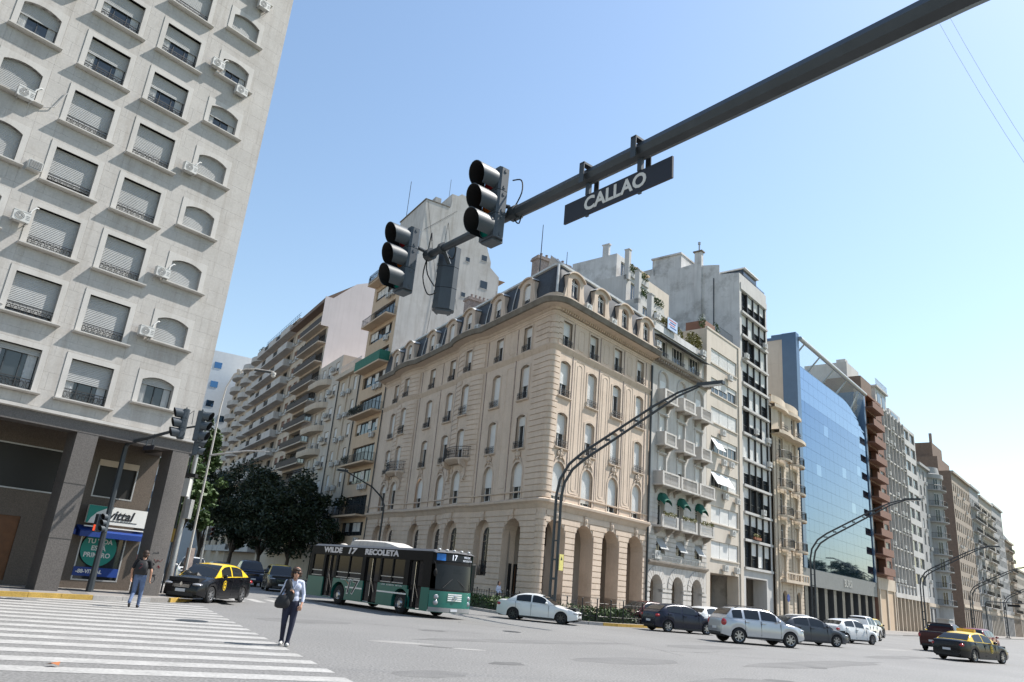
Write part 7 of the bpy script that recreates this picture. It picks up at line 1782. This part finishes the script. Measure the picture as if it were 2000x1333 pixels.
# glazing and doors
for a, c in wins:
    q = MB(); q.box(a + .01, c - .01, min(by(.05), by(.06)), max(by(.05), by(.06)), 1.33, 2.41); wn_ = q.build('side_window', m_bglass, bus); q = MB(); q.box(a, c, min(by(.02), by(.05)), max(by(.02), by(.05)), 1.58, 1.62); q.box(a, c, min(by(.01), by(.05)), max(by(.01), by(.05)), 1.33, 1.37); q.build('window_bar', m_galv, wn_)
for a, c in doors:
    q = MB(); m_ = (a + c) / 2
    for x0_, x1_ in ((a + .02, m_ - .02), (m_ + .02, c - .02)):
        q.box(x0_, x1_, min(by(.1), by(.115)), max(by(.1), by(.115)), .36, 2.4, 1)
        for bx in ((x0_, x0_ + .05), (x1_ - .05, x1_)): q.box(bx[0], bx[1], min(by(.06), by(.099)), max(by(.06), by(.099)), .36, 2.4)
        q.box(x0_ + .05, x1_ - .05, min(by(.06), by(.099)), max(by(.06), by(.099)), 1.25, 1.3)
    d_ = q.build('door', [m_bdark, m_bglass], bus)
    q = MB(); q.tube([(m_ + .06, by(.05), .6), (m_ + .06, by(.04), 2.35)], .015, 5); q.tube([(m_ - .3, by(.05), .8), (m_ + .04, by(.05), 1.45)], .015, 5); q.build('handrail', m_chrome, d_)
q = MB(); q.box(.5, BL - .1, min(by(.2), by(BW - .1)), max(by(.2), by(BW - .1)), .35, 1.0); q.build('floor', m_black, bus)
q = MB(); q.box(.4, BL - .1, min(by(BW - .12), by(BW - .06)), max(by(BW - .12), by(BW - .06)), 1.0, 2.6); q.build('far_lining', m_gdark, bus)
for x in wb_:
    ty = MB(); ty.lathe([(.24, -.16), (.42, -.16), (.47, -.12), (.48, 0), (.47, .12), (.42, .16), (.24, .16)], n=26, axis='y'); 
    for yy in (.2, BW - .2):
        wh = put('wheel', ty.mesh('tyre', m_tyre, 40), bus, (x, by(yy), .48), 0 if (yy < 1) == (sgn_y > 0) else math.pi)
        rm = MB(); rm.lathe([(.3, -.165), (.27, -.13), (.16, -.08), (.13, -.16), (.1, -.2), (0, -.2)], n=24, axis='y'); rm.build('rim', m_rim, wh, smooth=30)
        for k in range(8): a = 2 * math.pi * k / 8; q = MB(); q.bar((.21 * math.cos(a), -.125, .21 * math.sin(a)), (.21 * math.cos(a), -.09, .21 * math.sin(a)), .022); q.build('wheel_nut', m_galv, wh)
# white stripe, roof unit, lettering
q = MB(); 
for x0_, x1_ in ((2.02, 4.33), (5.62, 7.1), (8.4, 8.34)):
    if x1_ > x0_: q.box(x0_, x1_, min(by(-.012), by(.0)), max(by(-.012), by(0)), .86, .93)
q.build('white_stripe', m_wsign, bus)
q = MB(); rws = []
for x, hgt, hwid in ((3.9, .0, .6), (4.6, .2, .7), (5.0, .27, .75), (6.6, .31, .78), (7.8, .3, .78), (8.0, .24, .75), (8.05, 0, .72)):
    rws.append([(x, by(BW / 2 - hwid), BH - .03), (x, by(BW / 2 - hwid * .9), BH + hgt * .8), (x, by(BW / 2 - hwid * .7), BH + hgt), (x, by(BW / 2 + hwid * .7), BH + hgt), (x, by(BW / 2 + hwid * .9), BH + hgt * .8), (x, by(BW / 2 + hwid), BH - .03)])
q.grid(rws); q.build('roof_unit', m_white, bus, smooth=40)
for k in range(5): q = MB(); q.ellipsoid((.35, by(.35 + k * .45), BH + .0), (.08, .06, .05), 8, 6); q.build('marker_lamp', m_wsign, bus, smooth=60)
q = MB(); q.ellipsoid((8.6, by(.5), BH), (.2, .2, .08), 10, 6); q.build('roof_vent', m_white, bus, smooth=60)
m_silver = mat('bus_lettering', (.5, .5, .56), .35, .3, var=.15, scale=12)
rot_side = (math.pi / 2, 0, math.pi if sgn_y < 0 else 0)
RS = (math.pi / 2, 0, 0)
def side_text(s, size, m, x, z, **k):
    o = text(s, size, m, bus, (x, by(-.012), z), **k); o.rotation_euler = (math.pi / 2, 0, math.pi) if sgn_y < 0 else (math.pi / 2, 0, 0); return o
side_text('WILDE', .36, m_silver, 8.75, 2.66, bold=.018, sx=1.6); side_text('17', .40, m_silver, 7.0, 2.66, bold=.018, sx=1.9, shear=.2); side_text('RECOLETA', .36, m_silver, 4.35, 2.66, bold=.018, sx=1.6)
for zc, sz, mm, off in ((.9, .95, m_wsign, .02), (.9, .9, m_ink, 0)):
    o = side_text('17', sz, mm, 6.6, zc, bold=.035 if mm is m_wsign else .004, sx=1.1, shear=.2); o.location.y = by(-.012 if mm is m_wsign else -.02)
q = MB(); q.prism([(7.2, 1.22), (6.75, 1.05), (6.75, .98), (7.0, 1.12)], min(by(-.014), by(-.004)), max(by(-.014), by(-.004))); q.build('orange_flash', mat('orange_print', (.45, .13, .04), .5), bus)
side_text('LANUS    ALTE BROWN    SAN TELMO', .09, m_wsign, 3.2, 1.22, sx=1.1); side_text('AVELLANEDA    CONSTITUCION', .09, m_wsign, 7.0, 1.25, sx=1.0)
# ------------------------------------------------------------------ people (one continuous skin per body)
m_skin = mat('skin', (.46, .25, .165), .55, var=.05); m_hair = mat('dark_brown_hair', (.035, .018, .011), .6, var=.3, scale=30); m_blond = mat('fair_hair', (.32, .20, .09), .6, var=.2)
m_jean = mat('dark_jeans', (.018, .02, .04), .85, var=.2, scale=9); m_jean2 = mat('blue_jeans', (.10, .14, .24), .85, var=.25, scale=6); m_shirtw = mat('pale_shirt', (.50, .53, .64), .8, var=.08, scale=5); m_tee = mat('black_tshirt', (.016, .015, .017), .85, var=.1)
m_shoe = mat('pale_shoe', (.5, .48, .45), .6, var=.05); m_shoed = mat('dark_shoe', (.03, .028, .03), .6, var=.05); m_bag = mat('black_bag', (.014, .014, .016), .7, var=.15, scale=12)
class Body:
    def __init__(s): s.c = []; s.mats = []
    def cap(s, a, b, ra, rb, m, sy=1.0):
        if m not in s.mats: s.mats.append(m)
        s.c.append((np.array(a, float), np.array(b, float), ra, rb, s.mats.index(m), sy))
    def chain(s, pts, rs, m):
        for i in range(len(pts) - 1): s.cap(pts[i], pts[i + 1], rs[i], rs[i + 1], m)
    def build(s, name, parent, vox=.011):
        b = MB()
        for a, c, ra, rb, m, sy in s.c:
            d = c - a; L_ = np.linalg.norm(d); n = max(2, int(L_ / .03))
            path = [a + d * k / n for k in range(n + 1)]
            if L_ < 1e-4: b.ellipsoid(tuple(a), (ra, ra * sy, ra), 16, 10); continue
            st = len(b.v); b.tube([tuple(p) for p in path], [ra + (rb - ra) * k / n for k in range(n + 1)], 12)
            if sy != 1.0:
                cy = (a[1] + c[1]) / 2
                for i in range(st, len(b.v)): v = b.v[i]; t_ = np.clip(np.dot(np.array(v) - a, d) / (L_ * L_), 0, 1); py = a[1] + d[1] * t_; b.v[i] = (v[0], py + (v[1] - py) * sy, v[2])
            b.ellipsoid(tuple(a), (ra, ra * sy, ra), 12, 8); b.ellipsoid(tuple(c), (rb, rb * sy, rb), 12, 8)
        me = bpy.data.meshes.new('tmp'); me.from_pydata(b.v, [], b.f)
        bm = bmesh.new(); bm.from_mesh(me); bmesh.ops.recalc_face_normals(bm, faces=bm.faces); bm.to_mesh(me); bm.free()
        o = bpy.data.objects.new('tmp', me); COL.objects.link(o)
        md = o.modifiers.new('r', 'REMESH'); md.mode = 'VOXEL'; md.voxel_size = vox
        sm = o.modifiers.new('s', 'SMOOTH'); sm.factor = .5; sm.iterations = 3
        dg = bpy.context.evaluated_depsgraph_get(); ne = bpy.data.meshes.new_from_object(o.evaluated_get(dg))
        bpy.data.objects.remove(o); bpy.data.meshes.remove(me)
        for q in s.mats: ne.materials.append(q)
        nf = len(ne.polygons); ce = np.zeros(nf * 3); ne.polygons.foreach_get('center', ce); ce = ce.reshape(-1, 3)
        best = np.full(nf, 9e9); mi = np.zeros(nf, int)
        for a, c, ra, rb, m, sy in s.c:
            d = c - a; LL_ = max(1e-9, d @ d); t_ = np.clip(((ce - a) @ d) / LL_, 0, 1); p = a + t_[:, None] * d; df = ce - p; df[:, 1] /= sy
            dist = np.linalg.norm(df, axis=1) - (ra + (rb - ra) * t_); k = dist < best; best[k] = dist[k]; mi[k] = m
        ne.polygons.foreach_set('material_index', mi.tolist()); ne.polygons.foreach_set('use_smooth', [True] * nf); ne.update()
        return put(name, ne, parent)
def hand(B, w_, d, side, m, curl=.5):
    """palm and five bent fingers at wrist w_, pointing along d; side = vector across the palm to the thumb"""
    w_ = np.array(w_, float); d = np.array(d, float) / np.linalg.norm(d); sd = np.array(side, float); sd -= d * (sd @ d); sd /= np.linalg.norm(sd); up = np.cross(d, sd)
    B.cap(w_, w_ + d * .05, .024, .03, m); B.cap(w_ + d * .05 + sd * .02, w_ + d * .085 + sd * .02, .02, .016, m); B.cap(w_ + d * .05 - sd * .02, w_ + d * .085 - sd * .02, .02, .016, m)
    for k, (off, ln) in enumerate(((.03, .07), (.01, .08), (-.011, .075), (-.031, .058))):
        a = w_ + d * .085 + sd * off; b = a + (d * math.cos(curl) + up * math.sin(curl)) * ln * .5; c = b + (d * math.cos(curl * 2.2) + up * math.sin(curl * 2.2)) * ln * .5; B.chain([a, b, c], [.0105, .0095, .008], m)
    a = w_ + d * .03 + sd * .028; b = a + (d * .6 + sd * .7 + up * .2) * .045; B.chain([a, b, b + (d * .95 + up * .35) * .035], [.013, .011, .009], m)
def head(B, c, m, face):
    """c: centre; face: unit vector the face looks to"""
    c = np.array(c, float); f_ = np.array(face, float); B.cap(c + (0, 0, .02), c + (0, 0, .045), .083, .082, m); B.cap(c + f_ * .012 + (0, 0, -.05), c + f_ * .03 + (0, 0, -.085), .066, .042, m)
    B.cap(c + f_ * .085 + (0, 0, -.005), c + f_ * .103 + (0, 0, -.03), .011, .015, m)                      # nose
    s = np.array((-f_[1], f_[0], 0))
    for q in (-1, 1): B.cap(c + s * q * .083 + (0, 0, .0), c + s * q * .086 + (0, 0, -.03), .017, .013, m)   # ears
    B.cap(c + f_ * .085 + s * .018 + (0, 0, -.068), c + f_ * .085 - s * .018 + (0, 0, -.068), .009, .009, m)  # lips
# ---- woman crossing with a bag (faces the camera, local -y forward)
wp = Vector((-4.42, 17.72, 0))
wt = thing('person', 'woman in pale shirt and dark trousers walking on the crossing with a shoulder bag', 'person', tuple(wp), rad(12))
B = Body(); S_ = m_skin
hip = (0, 0, .88)
for sx, kn, an, toe in ((-1, (-.09, -.03, .47), (-.085, .16, .09), None), (1, (.085, -.06, .47), (.05, -.09, .07), None)):
    B.chain([(sx * .085, 0, .86), kn, an], [.098, .064, .047], m_jean); B.cap(an, (an[0], an[1], an[2] - .02), .058, .062, m_jean)
    B.chain([(an[0], an[1] + .02, an[2] - .035), (an[0] + sx * .015, an[1] - .13, .035 + (an[2] - .09 if an[2] > .1 else 0))], [.042, .036], m_shoe)
B.cap((-.06, 0, .9), (.06, 0, .9), .115, .115, m_jean, .85); B.cap((-.04, 0, .98), (.04, 0, .98), .12, .12, m_shirtw, .8)
B.cap((-.03, .0, 1.1), (.03, 0, 1.1), .115, .115, m_shirtw, .82); B.cap((-.07, 0, 1.25), (.07, 0, 1.25), .105, .105, m_shirtw, .9); B.cap((-.12, .01, 1.35), (.12, .01, 1.35), .06, .06, m_shirtw)
B.cap((0, .0, 1.38), (0, -.015, 1.46), .05, .047, S_); head(B, (0.01, -.03, 1.545), S_, (.05, -.999, 0))
# her right arm (camera left) bent across, holding the bag strap; left arm hanging, slightly bent
B.chain([(-.165, .01, 1.345), (-.235, .02, 1.1), (-.2, -.06, 1.02)], [.052, .044, .04], m_shirtw); B.chain([(-.2, -.06, 1.02), (-.08, -.19, 1.1)], [.036, .026], S_); hand(B, (-.08, -.19, 1.1), (.8, -.1, .45), (0, -.3, 1), S_, .9)
B.chain([(.165, .01, 1.345), (.235, .02, 1.1), (.235, -.05, .95)], [.052, .042, .037], m_shirtw); B.chain([(.235, -.05, .95), (.22, -.1, .87)], [.03, .024], S_); hand(B, (.22, -.1, .87), (-.15, -.3, -.9), (-.9, -.2, 0), S_, .8)
bd = B.build('body', wt)
q = MB(); q.ellipsoid((.0, .01, 1.585), (.105, .112, .10), 20, 14); q.ellipsoid((-.075, .0, 1.53), (.045, .075, .085), 12, 8); q.ellipsoid((.085, .0, 1.53), (.045, .075, .085), 12, 8); q.ellipsoid((.0, -.085, 1.61), (.085, .04, .045), 12, 8); q.ellipsoid((0, .05, 1.52), (.085, .07, .09), 12, 8)
hr = random.Random(2); q.v = [(v[0] + hr.uniform(-.006, .006), v[1] + hr.uniform(-.006, .006), v[2] + hr.uniform(-.006, .006)) for v in q.v]; q.build('hair', m_hair, wt)
q = MB(); q.ellipsoid((-.025, -.115, 1.55), (.034, .012, .024), 12, 6); q.ellipsoid((.045, -.113, 1.55), (.034, .012, .024), 12, 6); q.tube([(-.08, -.02, 1.56), (-.06, -.1, 1.558), (.08, -.098, 1.558), (.095, -.02, 1.56)], .006, 5); q.build('sunglasses', m_black, wt, smooth=60)
q = MB(); q.prism([(-.05, 1.36), (.05, 1.36), (.0, 1.18)], -.118, -.112); q.tube([(-.06, -.05, 1.4), (-.05, -.112, 1.34), (0, -.125, 1.2)], .014, 5); q.tube([(.06, -.05, 1.4), (.05, -.112, 1.34), (0, -.125, 1.2)], .014, 5); q.build('collar', m_shirtw, wt)
bagW = thing('shoulder_bag', 'black shoulder bag and jacket carried by the walking woman', 'bag', tuple(wp), rad(12))
q = MB(); rows = []
for z, wx, wy in ((.78, .09, .05), (.81, .15, .075), (.9, .17, .085), (1.0, .14, .08), (1.06, .1, .05)):
    rows.append([(-.18 + wx * math.cos(2 * math.pi * k / 16) - (1.0 - z) * .1, -.2 + wy * math.sin(2 * math.pi * k / 16), z) for k in range(16)])
q.grid(rows, closed=True); q.poly(rows[0]); q.poly(rows[-1]); q.build('pouch', m_bag, bagW, smooth=50)
q = MB(); q.tube([(-.26, -.2, 1.03), (-.2, -.16, 1.2), (-.13, -.09, 1.38), (-.11, .02, 1.42), (-.13, .1, 1.33)], .018, 6); q.tube([(-.08, -.2, 1.03), (-.06, -.19, 1.15), (-.07, -.12, 1.32)], .02, 6); q.ellipsoid((-.12, -.12, 1.28), (.08, .07, .14), 12, 8); q.ellipsoid((-.05, -.16, 1.06), (.1, .08, .16), 12, 8); q.build('strap', m_bag, bagW, smooth=50)
# ---- man walking away with a backpack (faces +y)
mp_ = Vector((-11.2, 25.1, 0))
mt = thing('person', 'man in black t-shirt and blue jeans walking away over the crossing', 'person', tuple(mp_), rad(14))
B = Body()
for sx, kn, an in ((-1, (-.1, .03, .49), (-.11, -.2, .22)), (1, (.1, .09, .48), (.09, .12, .085))):
    B.chain([(sx * .09, 0, .9), kn, an], [.098, .066, .048], m_jean2)
    B.chain([an, (an[0], an[1] - (.0 if sx > 0 else .03), an[2] - .04)], [.05, .055], m_jean2)
    if sx > 0: B.chain([(an[0], an[1] - .03, .05), (an[0], an[1] + .15, .035)], [.045, .036], m_shoed)
    else: B.chain([(an[0], an[1] - .03, an[2] - .04), (an[0], an[1] + .04, .04)], [.045, .036], m_shoed)
B.cap((-.07, 0, .95), (.07, 0, .95), .115, .115, m_jean2, .9); B.cap((-.06, 0, 1.05), (.06, 0, 1.05), .125, .125, m_tee, .85); B.cap((-.09, 0, 1.25), (.09, 0, 1.25), .115, .115, m_tee, .95); B.cap((-.15, 0, 1.42), (.15, 0, 1.42), .065, .065, m_tee)
B.cap((0, 0, 1.45), (0, .015, 1.54), .055, .052, m_skin); head(B, (0.01, .03, 1.635), m_skin, (.1, .995, 0))
for sx in (-1, 1):
    B.chain([(sx * .2, 0, 1.41), (sx * .26, -.01, 1.22)], [.06, .056], m_tee); el_ = (sx * .29, -.04 if sx > 0 else .02, 1.12); wr = (sx * .29, .03 if sx > 0 else .12, .9)
    B.chain([(sx * .26, -.01, 1.23), el_, wr], [.045, .04, .028], m_skin); hand(B, wr, (0, .15, -1), (-sx * .2, 1, 0), m_skin, .45)
B.build('body', mt)
q = MB(); q.ellipsoid((.01, .015, 1.675), (.093, .104, .088), 18, 12); q.ellipsoid((.01, -.025, 1.61), (.08, .07, .085), 14, 10); q.build('hair', m_hair, mt, smooth=60)
bp = thing('backpack', 'dark backpack with reddish trim on the back of the walking man', 'backpack', tuple(mp_), rad(14))
q = MB(); rows = []
for z, wx, y1_ in ((1.0, .13, .1), (1.04, .165, .17), (1.2, .17, .2), (1.36, .15, .16), (1.44, .09, .08)):
    rows.append([(.01 + wx * max(-1, min(1, 1.25 * math.cos(2 * math.pi * k / 20))), -.13 - y1_ * .5 + y1_ * .5 * math.sin(2 * math.pi * k / 20), z) for k in range(20)])
q.grid(rows, closed=True); q.poly(rows[0]); q.poly(rows[-1]); q.build('pack', m_bag, bp, smooth=50)
q = MB(); q.tube([(-.12, -.24, 1.08), (-.02, -.33, 1.2), (.11, -.27, 1.34)], .012, 5); q.tube([(-.13, -.25, 1.3), (.0, -.31, 1.33), (.13, -.25, 1.3)], .008, 5); q.build('trim', mat('maroon_trim', (.12, .02, .03), .7), bp)
for sx in (-1, 1): q = MB(); q.tube([(sx * .11, -.15, 1.42), (sx * .12, .02, 1.5), (sx * .13, .1, 1.38), (sx * .14, .05, 1.15), (sx * .15, -.12, 1.05)], .02, 6); q.build('strap', m_bag, bp)
# ---- man by the hedge and woman behind the column
def standing(label, loc, rz, top, bottom, hairm, h=1.72, phase=.12, skirt=False):
    t = thing('person', label, 'person', loc, rz); B = Body(); k = h / 1.72
    for sx in (-1, 1):
        y = sx * phase
        B.chain([(sx * .09 * k, 0, .9 * k), (sx * .09 * k, -y * .3, .48 * k), (sx * .09 * k, y, .09 * k)], [.095, .062, .045], bottom); B.chain([(sx * .09, y, .05), (sx * .09, y - .14, .035)], [.042, .035], m_shoed)
        B.chain([(sx * .19, 0, 1.41 * k), (sx * .25, .02, 1.15 * k), (sx * .24, -.14, .98 * k)], [.056, .045, .036], top); hand(B, (sx * .24, -.14, .98 * k), (0, -.6, -.6), (-sx, 0, .2), m_skin, .5)
    B.cap((-.06, 0, .95 * k), (.06, 0, .95 * k), .115, .115, bottom, .85); B.cap((-.07, 0, 1.08 * k), (.07, 0, 1.08 * k), .115, .115, top, .85); B.cap((-.1, 0, 1.28 * k), (.1, 0, 1.28 * k), .105, .105, top, .9); B.cap((-.14, 0, 1.4 * k), (.14, 0, 1.4 * k), .06, .06, top)
    if skirt: B.cap((0, 0, .95), (0, 0, .45), .16, .21, bottom, .85)
    B.cap((0, 0, 1.44 * k), (0, -.01, 1.52 * k), .053, .05, m_skin); head(B, (0, -.025, 1.61 * k), m_skin, (0, -1, 0)); B.build('body', t, .014)
    q = MB(); q.ellipsoid((0, .01, 1.65 * k), (.095, .105, .088), 14, 10); q.ellipsoid((0, .04, 1.58 * k), (.085, .075, .1), 12, 8); q.build('hair', hairm, t, smooth=60); return t
standing('man in white shirt and dark trousers walking behind the hedge', (.6, 51.6, PV), rad(60), m_shirtw, m_jean, m_hair)
standing('woman in black dress walking under the tower arcade', (-15.9, 35.2, PV), rad(35), mat('floral_top', (.34, .2, .18), .8, var=.5, scale=25), m_tee, m_blond, 1.68, .1, True)
